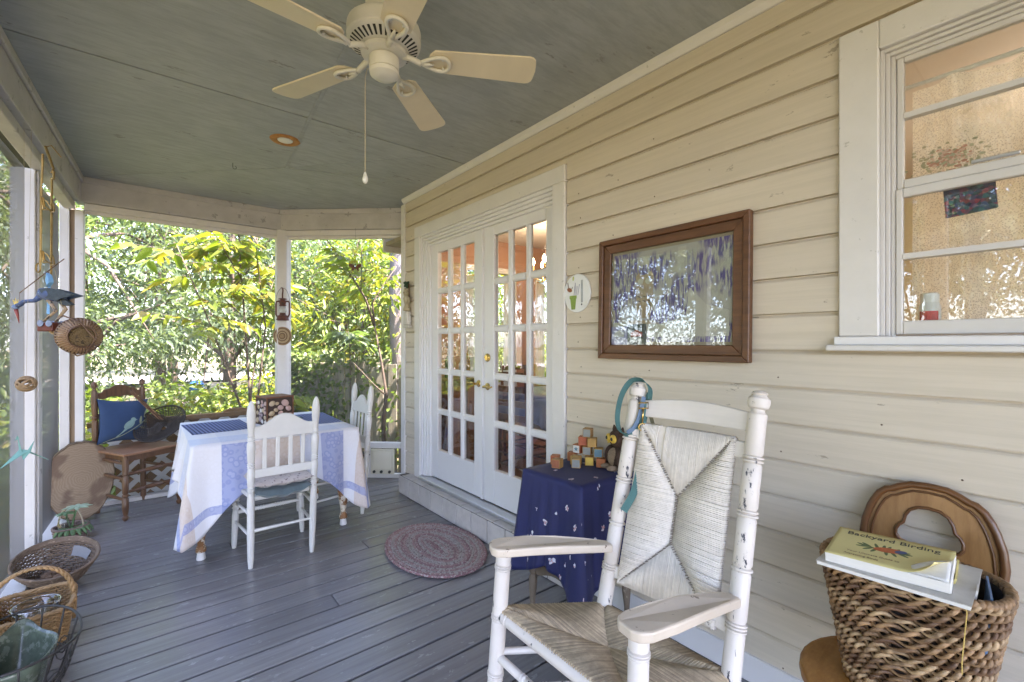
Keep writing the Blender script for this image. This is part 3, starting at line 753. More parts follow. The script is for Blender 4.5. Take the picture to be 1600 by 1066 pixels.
# woven back: four fields of rush strands meeting in an X with a short seam between
T0, T1 = .426, .928; SL, SR = .10, .86
def wb(s, t, off): return backpt(SL+(SR-SL)*s, T0+(T1-T0)*t, off)
cb, ct = .33, .60
vf = [MB(), MB(), MB(), MB()]; NS = 54
for i in range(NS):
    s = (i+.5)/NS; e = 1-abs(2*s-1)
    tt = 1-(1-ct)*e; jb = random.uniform(-.003, .003)
    if not (.20 < s < .27): vf[0].tube([wb(s, 1.0, .006), wb(s, 1.0, -.013), wb(s+jb, (1+tt)/2, -.017), wb(s, tt, -.011)], .0042, 5)
    tb = cb*e
    vf[1].tube([wb(s, -.0, .006), wb(s, 0, -.013), wb(s+jb, tb/2, -.017), wb(s, tb, -.011)], .0042, 5)
NR = 100
for i in range(NR):
    t = (i+.5)/NR
    if t < cb: e = t/cb*.5
    elif t > ct: e = (1-t)/(1-ct)*.5
    else: e = .5
    j = random.uniform(-.002, .002)
    vf[2].tube([wb(-.015, t+j, 0), wb(0, t+j, -.014), wb(e*.5, t+j, -.019), wb(e-.004, t, -.011)], .0035, 5)
    vf[3].tube([wb(1.015, t+j, 0), wb(1, t+j, -.014), wb(1-e*.5, t+j, -.019), wb(1-e+.004, t, -.011)], .0035, 5)
for m in vf: tag(m.build('back_weave', m_rushw, rc, smooth=True), kind='stuff')
sm = MB()
for s0, t0, s1, t1 in ((0, 1, .5, ct), (1, 1, .5, ct), (0, 0, .5, cb), (1, 0, .5, cb), (.5, cb, .5, ct)):
    nst = 34
    for i in range(nst):
        f = (i+random.uniform(.2, .8))/nst; s_, t_ = s0+(s1-s0)*f, t0+(t1-t0)*f; j = random.uniform(-.012, .012)
        sm.tube([wb(s_-.012, t_+j*.3, -.0165), wb(s_+.012, t_-j*.3+.006, -.0165)], .0016, 4)
tag(sm.build('weave_seam', pm('dark_gap_fibre', (.25, .215, .18), .9), rc), kind='stuff')
bk_ = MB().grid(lambda u, v: wb(u, v, -.006), 12, 8); bk_.build('weave_core', m_rushw, rc, solid=.008)
# seat
SZ = .46
A, B_ = lerp(FLb, FLt, .66), lerp(FRb, FRt, .66); C_, D_ = lerp(RRb, RRt, .345), lerp(RLb, RLt, .345)
A.z = B_.z = SZ; C_.z = D_.z = SZ-.02
def sp(s, t, dz=0): p = lerp(lerp(A, B_, s), lerp(D_, C_, s), t); return p+Vector((0, 0, dz-.012*math.sin(PI*s)*math.sin(PI*t)))
cs, ctt = .5, .48
sf = [MB() for _ in range(4)]; NS = 64
for i in range(NS):
    s = (i+.5)/NS; e = 1-abs(2*s-1); j = random.uniform(-.002, .002)
    sf[0].tube([sp(s, -.03, -.02), sp(s, -.02, .004), sp(s+j, ctt*e*.5, .011), sp(s, ctt*e, .002)], .0047, 5)
    sf[1].tube([sp(s, 1.03, -.02), sp(s, 1.02, .004), sp(s+j, 1-(1-ctt)*e*.5, .011), sp(s, 1-(1-ctt)*e, .002)], .0042, 5)
for i in range(52):
    t = (i+.5)/52; e = (t/ctt if t < ctt else (1-t)/(1-ctt))*.5; j = random.uniform(-.002, .002)
    sf[2].tube([sp(-.03, t, -.02), sp(-.02, t+j, .004), sp(e*.5, t+j, .011), sp(e, t, .002)], .0045, 5)
    sf[3].tube([sp(1.03, t, -.02), sp(1.02, t+j, .004), sp(1-e*.5, t+j, .011), sp(1-e, t, .002)], .0045, 5)
for m in sf: tag(m.build('seat_weave', m_rush, rc, smooth=True), kind='stuff')
MB().grid(lambda u, v: sp(u, v, -.004), 8, 8).build('seat_core', m_rush, rc, solid=.012)
def rung(a, b, r=.0125, beads=((.5, .05, 3),)): MB().lathe(a, b, [(0, r*.8)] + turned(r, list(beads))[1:-2] + [(1, r*.8)], 12).build('rung', m_rock, rc, smooth='auto')
rung(lerp(FLb, FLt, .63), lerp(FRb, FRt, .63), .021, ((.08, .012, 1), (.92, .012, 1)))
rung(lerp(FLb, FLt, .40), lerp(FRb, FRt, .40), .014, ((.25, .02, 2), (.75, .02, 2)))
rung(lerp(FLb, FLt, .20), lerp(FRb, FRt, .20)); rung(lerp(RLb, RLt, .12), lerp(RRb, RRt, .12), .012)
for q in (.42, .2):
    rung(lerp(FLb, FLt, q), lerp(RLb, RLt, q*.5), .012); rung(lerp(FRb, FRt, q), lerp(RRb, RRt, q*.5), .012)
rung(lerp(FLb, FLt, .62), lerp(RLb, RLt, .315), .014, ()); rung(lerp(FRb, FRt, .62), lerp(RRb, RRt, .315), .014, ()); rung(lerp(RLb, RLt, .315), lerp(RRb, RRt, .315), .014, ())
for yf, yr in ((1.285, 1.115), (.665, .645)):
    pr = []; n = 16
    for i in range(n): 
        u = i/(n-1); x = .76+.86*u; y_ = lerp(Vector((yf, 0, 0)), Vector((yr, 0, 0)), min(1, max(0, (x-.945)/.36))).x
        z = .115*((x-1.14)/.44)**2; pr.append((x, y_, z))
    m = MB(); vs = []
    for x, y_, z in pr:
        for a, b in ((-.014, 0), (.014, 0), (.014, .05), (-.014, .05)): vs.append(L(x, y_+a, z+b+.001))
    fs = [(4*i+k, 4*i+(k+1) % 4, 4*(i+1)+(k+1) % 4, 4*(i+1)+k) for i in range(n-1) for k in range(4)] + [(3, 2, 1, 0), tuple(4*(n-1)+k for k in range(4))]
    m.add(vs, fs).build('rocker', m_rock, rc, bevel=.004)

# ---- dog leash on the chair post
lt_ = L(1.432, 1.034, 1.165) + Vector((RCX, RCY, 0))
ls = thing('dog_leash', 'teal webbing dog leash looped over the left back post of the rocking chair', 'leash', lt_)
def ribbon(pts, w, th, wdir, name, mat, parent):
    pts = smooth(pts, 5); vs = []; n = len(pts)
    for i, p in enumerate(pts):
        t = (pts[min(n-1, i+1)]-pts[max(0, i-1)]).normalized(); wd = Vector(wdir); wd = (wd-t*wd.dot(t)).normalized(); nd = t.cross(wd)
        for a, b in ((-1, -1), (1, -1), (1, 1), (-1, 1)): vs.append(p+wd*(a*w/2)+nd*(b*th/2))
    fs = [(4*i+k, 4*i+(k+1) % 4, 4*(i+1)+(k+1) % 4, 4*(i+1)+k) for i in range(n-1) for k in range(4)] + [(3, 2, 1, 0), tuple(4*(n-1)+k for k in range(4))]
    return MB().add(vs, fs).build(name, mat, parent, bevel=.0006)
m_teal = pm('teal_webbing', (.05, .14, .135), .75, .12, 30, bmp=.4, bscale=300); m_bluew = pm('blue_webbing', (.13, .2, .3), .75, .12, 30, bmp=.4, bscale=300); m_olive = pm('olive_webbing', (.16, .15, .09), .8, .1, 30)
lf = Vector((-.778, .628, 0)); fwd = Vector((-.628, -.778, 0))
def q(l, u, o=0): return lf*l + Vector((0, 0, u)) + fwd*o
ribbon([q(-.04, .01, .03), q(-.045, .05, .02), q(-.02, .078, .0), q(.02, .07, -.01), q(.055, .02, .0), q(.075, -.05, .02), q(.07, -.1, .03), q(.04, -.12, .035), q(.01, -.09, .035), q(-.02, -.03, .035)], .026, .003, fwd*.35+lf*.55+Vector((0, 0, .45)), 'hand_loop', m_teal, ls)
ribbon([q(-.02, .0, .034), q(-.012, -.06, .04), q(-.012, -.14, .045), q(.0, -.22, .06), q(.03, -.31, .085), q(.072, -.375, .10)], .026, .003, lf, 'strap', m_teal, ls)
ribbon([q(-.018, .02, .038), q(.0, -.05, .042), q(.02, -.09, .044), q(.045, -.11, .044)], .018, .003, fwd*.3+lf*.7+Vector((0, 0, .3)), 'strap', m_bluew, ls)
ribbon([q(-.05, .03, -.02), q(-.06, -.04, -.035), q(-.09, -.14, -.045), q(-.115, -.2, -.045)], .014, .003, lf, 'strap', m_olive, ls)
ribbon([q(-.05, .03, -.02), q(-.045, -.06, -.035), q(-.03, -.15, -.045), q(-.02, -.22, -.045)], .016, .003, lf, 'strap', m_teal, ls)
MB().tube(arc(q(-.008, -.088, .052), .013, 0, 2*PI, 14, lf, (0, 0, 1))[:-1], .0025, 6, closed=True).tube([q(-.008, -.075, .052), q(-.012, -.02, .05)], .003, 6).tube([q(-.03, -.0, .05), q(.004, .0, .05), q(.004, -.02, .05), q(-.03, -.02, .05)], .003, 6, closed=True).build('clip', m_brass, ls, smooth=True)

# ---- draped cloths
def cloth(cx, cy, hx, hy, zt, Ls, Lc, nf, amp, seed, crad=.02, n=220, nv=26, flare=.05, tipflare=.05):
    rg_ = random.Random(seed); ph = [rg_.uniform(0, 6.28) for _ in range(6)]
    per = []
    def rect(u):
        P = 2*(2*hx+2*hy); s = (u % 1)*P
        if s < 2*hx: return (-hx+s, -hy, 0, -1, min(s, 2*hx-s))
        s -= 2*hx
        if s < 2*hy: return (hx, -hy+s, 1, 0, min(s, 2*hy-s))
        s -= 2*hy
        if s < 2*hx: return (hx-s, hy, 0, 1, min(s, 2*hx-s))
        s -= 2*hx
        return (-hx, hy-s, -1, 0, min(s, 2*hy-s))
    vs = []; uv = []
    rows = []
    for j in range(6):          # top
        f = j/6
        for i in range(n):
            x, y_, nx, ny, dc = rect(i/n); vs.append((cx+x*f*.985, cy+y_*f*.985, zt)); uv.append((x*f, y_*f))
    for j in range(nv):
        v = j/(nv-1)
        for i in range(n):
            u = i/n; x, y_, nx, ny, dc = rect(u)
            k = math.exp(-(dc/.16)**2); sgx, sgy = (1 if x > 0 else -1), (1 if y_ > 0 else -1)
            Lh = Ls+(Lc-Ls)*math.exp(-(dc/.21)**1.5)
            # direction: near a corner swing to the diagonal
            kd = .5*math.exp(-(dc/.05)**2)
            dx, dy = nx*(1-kd)+(sgx*.707)*kd, ny*(1-kd)+(sgy*.707)*kd
            if nx == 0: dy = ny*(1-kd)+sgy*.707*kd; dx = sgx*.707*kd*1.4
            else: dx = nx*(1-kd)+sgx*.707*kd; dy = sgy*.707*kd*1.4
            fold = amp*(math.sin(2*PI*nf*u+ph[0])+.6*math.sin(2*PI*nf*1.7*u+ph[1])+.35*math.sin(2*PI*nf*3.1*u+ph[2]))*(v**.8)*(1-.6*k)
            side = -.05*k*math.sin(PI*min(1, dc/.22))*v                 # cloth pulled in either side of the corner
            out = .006+flare*v+tipflare*math.exp(-(dc/.07)**2)*v + fold + side
            z = zt-.004*min(1, v*20)-Lh*v + (.012 if 0 else 0)
            vs.append((cx+x+dx*out, cy+y_+dy*out, z)); uv.append((x+dx*Lh*v, y_+dy*Lh*v))
    J = 6+nv; fs = []
    for j in range(J-1):
        for i in range(n):
            k = (i+1) % n; fs.append((j*n+i, j*n+k, (j+1)*n+k, (j+1)*n+i))
    m = MB().add(vs, fs); m.uvs = uv; return m
def build_cloth(m, name, mat, parent=None, th=.0016):
    me = m.mesh(name); l = me.uv_layers.new(name='cloth')
    co = np.array(m.uvs); vi = np.empty(len(me.loops), int); me.loops.foreach_get('vertex_index', vi)
    l.data.foreach_set('uv', co[vi].astype(np.float32).ravel())
    return place(name, me, mat, parent, smooth=True, solid=th)
# dining table
m_tleg = pm('flaked_table_leg', (.24, .11, .04), .5, .4, 12, wear=((.62, .56, .46), .47, 22))
TX0, TX1, TY0, TY1, TZ = .235, 1.265, 3.455, 4.56, .735
tb = thing('dining_table', 'porch dining table with flaked brown turned legs under the plaid cloth', 'table', ((TX0+TX1)/2, (TY0+TY1)/2, 0))
tcx, tcy = (TX0+TX1)/2, (TY0+TY1)/2
MB().box(TX0-tcx, TX1-tcx, TY0-tcy, TY1-tcy, TZ-.03, TZ-.003).build('table_top', m_oak, tb, bevel=.006)
MB().box(TX0-tcx+.06, TX1-tcx-.06, TY0-tcy+.06, TY1-tcy-.06, TZ-.12, TZ-.031).build('apron', m_oak, tb)
tp = [(0, .024), (.01, .026), (.055, .021), (.06, .016), (.1, .017), (.25, .03), (.33, .036), (.36, .03), (.37, .038), (.4, .038), (.41, .028), (.5, .024), (.7, .033), (.75, .026), (.76, .036), (1, .036)]
for x, y_ in ((TX0+.045, TY0+.06), (TX1-.085, TY0+.06), (TX0+.045, 4.25), (TX1-.085, 4.25)):
    lg = MB().lathe((x-tcx, y_-tcy, .05), (x-tcx, y_-tcy, TZ-.031), [(a_, b_*1.2) for a_, b_ in tp], 16).build('leg', m_tleg, tb, smooth='auto')
    MB().lathe((x-tcx, y_-tcy, 0), (x-tcx, y_-tcy, .052), [(0, .024), (.1, .026), (.7, .022), (1, .019)], 14).build('foot_cup', m_doorw, lg, smooth='auto')
cm, cnt, cb_ = newmat('plaid_damask')
tc = cnt.nodes.new('ShaderNodeUVMap'); tc.uv_map = 'cloth'; sx = cnt.nodes.new('ShaderNodeSeparateXYZ'); cnt.links.new(tc.outputs[0], sx.inputs[0])
def bands(sock, stops):
    mr = cnt.nodes.new('ShaderNodeMapRange'); mr.inputs[1].default_value = -1.0; mr.inputs[2].default_value = 1.0; cnt.links.new(sock, mr.inputs[0])
    return ramp(cnt, mr.outputs[0], [((p+1)/2, c) for p, c in stops], 'CONSTANT')
WH, BLU, TAN, PB = (.67, .66, .68), (.20, .25, .48), (.56, .45, .37), (.50, .54, .66)
bxx = bands(sx.outputs[0], [(-1, WH), (-.95, BLU), (-.86, TAN), (-.66, WH), (-.37, BLU), (-.20, TAN), (.0, TAN), (.10, PB), (.24, BLU), (.40, WH), (.55, TAN), (.80, BLU), (.9, WH)])
byy = bands(sx.outputs[1], [(-1.2, WH), (-1.0, BLU), (-.94, WH), (-.50, PB), (-.30, WH), (.30, PB), (.5, WH)])
byf = bands(sx.outputs[1], [(-1.2, (.2,)*3), (-1.0, (.75,)*3), (-.94, (.12,)*3), (-.565, (.84,)*3), (.565, (.12,)*3)])
cc = mix(cnt, byf, bxx, byy)
dv_ = cnt.nodes.new('ShaderNodeTexVoronoi'); dv_.inputs['Scale'].default_value = 26; cnt.links.new(tc.outputs[0], dv_.inputs['Vector'])
dm = ramp(cnt, dv_.outputs[0], [(.28, (.55, .55, .55)), (.34, (0, 0, 0)), (.5, (0, 0, 0)), (.56, (.35, .35, .35))])
cnt.links.new(mix(cnt, dm, cc, mix(cnt, .35, cc, (.75, .75, .8))), cb_.inputs['Base Color'])
cb_.inputs['Roughness'].default_value = .8; cb_.inputs['Sheen Weight'].default_value = .2
tn = cnt.nodes.new('ShaderNodeTexNoise'); tn.inputs['Scale'].default_value = 350; cnt.links.new(tc.outputs[0], tn.inputs['Vector']); bump(cnt, cb_, tn.outputs[0], .25, .001)
c1 = cloth(tcx, tcy, (TX1-TX0)/2+.006, (TY1-TY0)/2+.006, TZ, .25, .60, 11, .021, 3, n=300)
tag(build_cloth(c1, 'tablecloth', cm), 'white blue and tan plaid tablecloth with long hanging corners on dining table', 'tablecloth')
# placemats
pmm, pnt, pb = newmat('navy_stripe'); pv = coords(pnt, (1, 1, 1), False); wv = pnt.nodes.new('ShaderNodeTexWave'); wv.bands_direction = 'X'; wv.inputs['Scale'].default_value = 13; wv.inputs['Distortion'].default_value = .3; pnt.links.new(pv, wv.inputs['Vector'])
pnt.links.new(ramp(pnt, wv.outputs[1], [(.25, (.025, .035, .10)), (.45, (.14, .18, .34))]), pb.inputs['Base Color']); pb.inputs['Roughness'].default_value = .85
wv2 = pnt.nodes.new('ShaderNodeTexWave'); wv2.bands_direction = 'Y'; wv2.inputs['Scale'].default_value = 60; pnt.links.new(pv, wv2.inputs['Vector']); bump(pnt, pb, wv2.outputs[1], .5, .002)
for nm, lab, cx_, cy_, rz_, hx_, hy_ in (('placemat', 'navy striped placemat at the left end of the table', .44, 4.17, R(4), .20, .26), ('placemat', 'navy striped placemat at the right end by the white chair', 1.16, 4.10, R(-2), .12, .30)):
    o = MB().grid(lambda u, v: (-hx_+2*hx_*u, -hy_+2*hy_*v, .0012*math.sin(u*8+v*5)+.0025), 12, 12).build(nm, pmm, loc=(cx_, cy_, TZ+.001), rot=(0, 0, rz_), solid=.003)
    tag(o, lab, 'placemat', 'placemats on the dining table')
# shell jar
sj = thing('shell_planter', 'square brown planter covered in seashells standing on the dining table', 'planter', (.815, 4.06, TZ+.002), R(12))
m_rust = pm('rusty_tin', (.16, .06, .025), .6, .3, 20)
ph_, pw_ = .225, .10
MB().box(-pw_, pw_, -pw_, pw_, 0, ph_-.012).build('box_body', pm('dark_grout', (.05, .03, .022), .8, .3, 30), sj)
MB().box(-pw_-.006, pw_+.006, -pw_-.006, pw_+.006, ph_-.0115, ph_).build('rim', m_rust, sj, bevel=.003)
for i, j in ((-1, -1), (1, -1), (1, 1), (-1, 1)): MB().box(i*pw_-.004, i*pw_+.004, j*pw_-.004, j*pw_+.004, 0, ph_-.012).build('corner_strip', m_rust, sj)
shm = [pm('shell_white', (.66, .62, .57), .45, .12, 40), pm('shell_pink', (.5, .33, .28), .5, .2, 40), pm('shell_mauve', (.35, .27, .28), .5, .25, 40), pm('shell_tan', (.5, .38, .24), .5, .2, 40)]
sme = [MB().sphere((0, 0, 0), (1, .28, .8), 10, 6).mesh('shell') for _ in shm]
for me_, mm in zip(sme, shm): me_.materials.append(mm)
for face in range(4):
    pts = []; tries = 0
    while len(pts) < 22 and tries < 900:
        tries += 1; r = random.uniform(.016, .032); u, z = random.uniform(-pw_+r, pw_-r), random.uniform(r, ph_-.014-r)
        if all((u-a)**2+(z-b)**2 > (.88*(r+c))**2 for a, b, c in pts): pts.append((u, z, r))
    for u, z, r in pts:
        a = face*PI/2; n_ = Vector((math.sin(a), -math.cos(a), 0)); t_ = Vector((math.cos(a), math.sin(a), 0))
        o = place('shell', random.choice(sme), None, sj, smooth=True, loc=n_*(pw_+.001)+t_*u+Vector((0, 0, z)), rot=(0, random.uniform(-.6, .6), a)); o.scale = (r, r, r)
gp = thing('pencil_case', 'small green glasses case lying beside the seashell planter', 'case', (1.0, 4.18, TZ+.003), R(10))
MB().tube([(-.05, 0, .008), (-.03, .004, .009), (.03, .002, .009), (.05, -.002, .007)], [.004, .010, .010, .004], 8, flat=(.8, 1.6)).build('case_body', pm('green_enamel', (.05, .15, .10), .4, .3, 60), gp, smooth=True)
MB().tube([(-.052, -.012, .004), (.055, -.016, .004)], .0035, 6).build('clasp', pm('green_dark', (.03, .08, .06), .4), gp)

# ---- white spindle-back chairs
m_chairw = pm('white_chair_paint', (.60, .585, .55), .5, .08, 6, bmp=.15, bscale=50, wear=((.35, .30, .24), .27, 22))
m_floral = pm('floral_cushion', (.46, .40, .37), .85, .15, 20, bmp=.3, bscale=120, wear=((.16, .12, .13), .42, 42), sheen=.2)
m_tealc = pm('teal_cushion', (.10, .145, .16), .8, .2, 12, bmp=.3, bscale=100, sheen=.2)
def white_chair(label, loc, rz):
    t = thing('spindle_chair', label, 'chair', loc, rz, 'white chairs at the dining table')
    bh = 1.035; lean = .075
    pp = [(0, .013), (.05, .0175), (.2, .021), (.40, .021), (.44, .019)] + [(a, b) for k in range(3) for a, b in ((.455+.012*k, .017), (.459+.012*k, .0225), (.464+.012*k, .017))] + [(.50, .02), (.56, .0225), (.585, .021)] + \
         [(a, b) for k in range(3) for a, b in ((.60+.012*k, .017), (.604+.012*k, .023), (.609+.012*k, .017))] + [(.65, .02), (.72, .024), (.75, .022)] + [(a, b) for k in range(3) for a, b in ((.76+.014*k, .017), (.764+.014*k, .0225), (.77+.014*k, .017))] + [(.83, .019), (.88, .024), (.93, .0245), (.97, .019), (.99, .011), (1, .004)]
    P = {}
    for sx_ in (-1, 1):
        b, tp_ = Vector((sx_*.178, 0, 0)), Vector((sx_*.186, -lean, bh)); P[sx_] = (b, tp_)
        MB().lathe(b, tp_, pp, 14).build('back_post', m_chairw, t, smooth='auto')
        fp = [(0, .012), (.06, .0165), (.5, .021), (.56, .018)] + [(a, b_) for k in range(5) for a, b_ in ((.60+.05*k, .017), (.615+.05*k, .0235), (.64+.05*k, .017))] + [(.9, .02), (1, .018)]
        MB().lathe((sx_*.215, .385, 0), (sx_*.20, .375, .44), fp, 14).build('leg', m_chairw, t, smooth='auto')
    def bp(s, z): return lerp(lerp(P[-1][0], P[-1][1], z/bh), lerp(P[1][0], P[1][1], z/bh), s)
    def flatrail(prof_top, prof_bot, name, th=.018, n=24):
        vs = []
        for i in range(n):
            s = .04+.92*i/(n-1)
            for z in (prof_bot(s), prof_top(s)):
                p = bp(s, z)
                for o_ in (-th/2, th/2): vs.append(p+Vector((0, o_, 0)))
        fs = []
        for i in range(n-1):
            a, b = 4*i, 4*i+4; fs += [(a, b, b+2, a+2), (a+1, a+3, b+3, b+1), (a+2, b+2, b+3, a+3), (a, a+1, b+1, b)]
        fs += [(0, 2, 3, 1), (4*n-4, 4*n-3, 4*n-1, 4*n-2)]
        MB().add(vs, fs).build(name, m_chairw, t, bevel=.003)
    flatrail(lambda s: .885+.06*(math.sin(PI*min(1, max(0, (s-.12)/.76))))**1.6 - .012*(1-math.sin(PI*s)), lambda s: .80-.0*s, 'crest_rail')
    flatrail(lambda s: .612, lambda s: .56, 'lower_rail')
    for s in (.2, .4, .6, .8):
        MB().bar(bp(s, .609), bp(s, .803), .024, .011, (0, 1, 0)).build('spindle', m_chairw, t, bevel=.003)
    MB().prism([(-.17, .005), (.17, .005), (.215, .40), (.19, .425), (-.19, .425), (-.215, .40)],   .405, .43, lambda u, v, d: (u, v, d)).build('seat', m_chairw, t, bevel=.006)
    R0, F0 = (lambda s, z: Vector((s*.180, -lean*z/bh, z))), (lambda s, z: Vector((s*(.215-.015*z/.44), .385-.01*z/.44, z)))
    def rg_(a, b, r=.011, beads=()): MB().lathe(a, b, [(0, r*.7)] + turned(r, list(beads))[1:-2] + [(1, r*.7)], 10).build('stretcher', m_chairw, t, smooth='auto')
    for s in (-1, 1): rg_(R0(s, .33), F0(s, .31)); rg_(R0(s, .20), F0(s, .18))
    rg_(R0(-1, .23), R0(1, .23)); rg_(F0(-1, .24), F0(1, .24), .013, ((.35, .08, 4), (.65, .08, 4)))
    return t
wc1 = white_chair('white spindle-back chair with its back to the camera pulled up to the dining table', (.684, 3.185, 0), 0)
wc2 = white_chair('white spindle-back chair at the right side of the dining table near the fence', (1.372, 3.815, 0), R(90))
def cushion(name, label, chair_loc, rz, z, mat, w, th, sag, grp):
    o = thing(name, label, 'cushion', chair_loc, rz, grp)
    def fn(sgn):
        def f(u, v):
            x, y_ = -w+2*w*u, -.075+.46*v; e = (1-abs(2*u-1)**4)*(1-abs(2*v-1)**4)
            return (x*(1+.06*v), y_, z+sgn*th*(e**.5)*.5 + .004*math.sin(u*21+v*7) - sag*(1-v)*math.sin(PI*u))
        return f
    m = MB().grid(fn(1), 22, 18); o2 = len(m.v); g2 = MB().grid(fn(-1), 22, 18); m.add(g2.v, [tuple(reversed(f)) for f in g2.f])
    bm_ = m.build('cushion_pad', mat, o, smooth=True); return o
cushion('seat_cushion', 'grey teal seat cushion sagging beneath the floral one on the nearer white chair', (.684, 3.185, 0), 0, .462, m_tealc, .16, .062, .026, 'stacked chair cushions')
cushion('seat_cushion', 'floral print seat cushion topmost on the nearer white chair', (.684, 3.185, 0), 0, .516, m_floral, .175, .058, .008, 'stacked chair cushions')
cushion('seat_cushion', 'dark patterned seat cushion on the white chair by the fence', (1.372, 3.815, 0), R(90), .462, pm('dark_cushion', (.05, .05, .055), .85, .3, 30, wear=((.4, .38, .38), .33, 50)), .165, .052, 0, 'stacked chair cushions')

# ---- brown ladder-back chair
bc = thing('ladderback_chair', 'dark brown ladder-back chair with plank seat in the porch corner', 'chair', (-.155, 5.095, 0), R(32))
m_plank = pm('plank_seat', (.28, .14, .075), .45, .15, 5, (.3, 1, 1), .1, 40, grain=((.16, .075, .035), 12, (.3, 3, 1), .4))
lpp = [(0, .018), (.03, .021), (.38, .021), (.44, .019), (.445, .024), (.46, .024), (.465, .018), (.48, .018), (.485, .022), (.6, .023), (.7, .021), (.705, .016), (.715, .022), (.73, .022), (.735, .016), (.76, .02), (.85, .023), (.93, .019), (.935, .012), (.95, .011), (.955, .02), (.975, .022), (.99, .016), (1, .005)]
fpp = [(0, .012), (.03, .021), (.06, .021), (.08, .012), (.1, .017), (.2, .023), (.34, .021), (.36, .014), (.375, .022), (.4, .022), (.41, .014), (.43, .02), (.66, .022), (.7, .014), (.72, .022), (.75, .02), (1, .022)]
for s in (-1, 1):
    MB().lathe((s*.172, 0, 0), (s*.178, .03, 1.07), lpp, 14).build('back_post', m_brownwood, bc, smooth='auto')
    MB().lathe((s*.205, -.40, 0), (s*.205, -.40, .50), fpp, 14).build('leg', m_brownwood, bc, smooth='auto')
    for z in (.17, .33, .45): MB().lathe((s*.172, 0, z), (s*.205, -.40, z-.01), [(0, .009), (.1, .011), (.45, .013), (.5, .015), (.55, .013), (.9, .011), (1, .009)], 10).build('stretcher', m_brownwood, bc, smooth='auto')
for z in (.22, .36): MB().lathe((-.205, -.40, z), (.205, -.40, z), [(0, .009), (.1, .012), (.3, .014), (.33, .009), (.36, .016), (.5, .018), (.64, .016), (.67, .009), (.7, .014), (.9, .012), (1, .009)], 10).build('stretcher', m_brownwood, bc, smooth='auto')
MB().lathe((-.172, 0, .25), (.172, 0, .25), [(0, .009), (.5, .012), (1, .009)], 10).build('stretcher', m_brownwood, bc, smooth='auto')
MB().prism([(-.2, .02), (.2, .02), (.235, -.43), (-.235, -.43)], .503, .522, lambda u, v, d: (u, v, d)).build('seat', m_plank, bc, bevel=.004)
MB().prism([(-.165, -.001), (.165, -.001), (.195, -.40), (-.195, -.40)], .455, .5025, lambda u, v, d: (u, v, d)).build('seat_frame', m_brownwood, bc)
for z0, hh in ((.93, .1), (.76, .1), (.60, .09)):
    pol = [(-.165, z0), (-.12, z0-.012), (-.06, z0+.008), (0, z0-.002), (.06, z0+.008), (.12, z0-.012), (.165, z0)]
    top = [(.165, z0+hh*.45), (.13, z0+hh*.45), (.11, z0+hh*.7), (.08, z0+hh*.72), (.04, z0+hh*.95), (0, z0+hh), (-.04, z0+hh*.95), (-.08, z0+hh*.72), (-.11, z0+hh*.7), (-.13, z0+hh*.45), (-.165, z0+hh*.45)]
    MB().prism(pol+top, -.008, .008, lambda u, v, d: (u, d+.026*v, v)).build('ladder_slat', m_brownwood, bc, bevel=.003)
# pillow
pl = thing('bird_pillow', 'blue square pillow with a pale bird-on-branch print on the brown chair', 'pillow', (-.155+.055*.53-.035, 5.095-.085*.85+.01, .523), R(30))
m_pblue = pm('pillow_blue', (.02, .05, .12), .85, .18, 5, bmp=.3, bscale=200, sheen=.05)
m_pprint = pm('pillow_print', (.22, .34, .33), .85, .2, 30); m_pleaf = pm('pillow_leaf', (.27, .31, .2), .85, .2, 30)
PT = R(-16)
def pw2(x, y_, z): # pillow local: upright, leaning back, slightly turned
    a = R(-6); x2, z2 = x*math.cos(a)-z*math.sin(a), x*math.sin(a)+z*math.cos(a)
    return (x2, y_*1.0+(z2)*.22-.05, z2+.03)
def pf_(sg):
    def f(u, v):
        x, z = -.185+.37*u, .36*v; e = max(0, (1-abs(2*u-1)**2.4)*(1-abs(2*v-1)**2.4))
        pin = .02*(1-abs(2*u-1)**2)*(abs(2*v-1)**3); pin2 = .02*(1-abs(2*v-1)**2)*(abs(2*u-1)**3)
        x -= (1 if u > .5 else -1)*pin2*abs(2*u-1); z -= (1 if v > .5 else -1)*pin*abs(2*v-1)
        return pw2(x, sg*(.004+.062*e**.55), z)
    return f
m = MB().grid(pf_(-1), 24, 24); g2 = MB().grid(pf_(1), 24, 24); m.add(g2.v, [tuple(reversed(f)) for f in g2.f]); m.build('cover', m_pblue, pl, smooth=True)
def psurf(u, v, off=.0022):
    x = pf_(-1)(u, v); return (x[0], x[1]-off, x[2])
def pprint(polys, name, mat):
    mm = MB()
    for po in polys:
        n = len(po); c = (sum(p[0] for p in po)/n, sum(p[1] for p in po)/n)
        vs = [psurf(*c)] + [psurf(*p) for p in po]; mm.add(vs, [(0, 1+i, 1+(i+1) % n) for i in range(n)])
    mm.build(name, mat, pl)
def ell(cx_, cy_, a, b, ang, n=14): return [(cx_+a*math.cos(t)*math.cos(ang)-b*math.sin(t)*math.sin(ang), cy_+a*math.cos(t)*math.sin(ang)+b*math.sin(t)*math.cos(ang)) for t in [2*PI*i/n for i in range(n)]]
pprint([ell(.52, .42, .13, .075, R(42)), ell(.60, .53, .055, .05, 0), [(.46, .36), (.28, .14), (.30, .12), (.5, .33)], [(.645, .54), (.69, .53), (.645, .51)]], 'bird_print', m_pprint)
pprint([ell(.76, .52, .09, .03, R(78)), ell(.90, .66, .10, .033, R(62)), ell(.82, .34, .085, .03, R(-12)), ell(.92, .50, .07, .027, R(20)), ell(.88, .44, .06, .02, R(60))], 'leaf_print', m_pleaf)
br = MB()
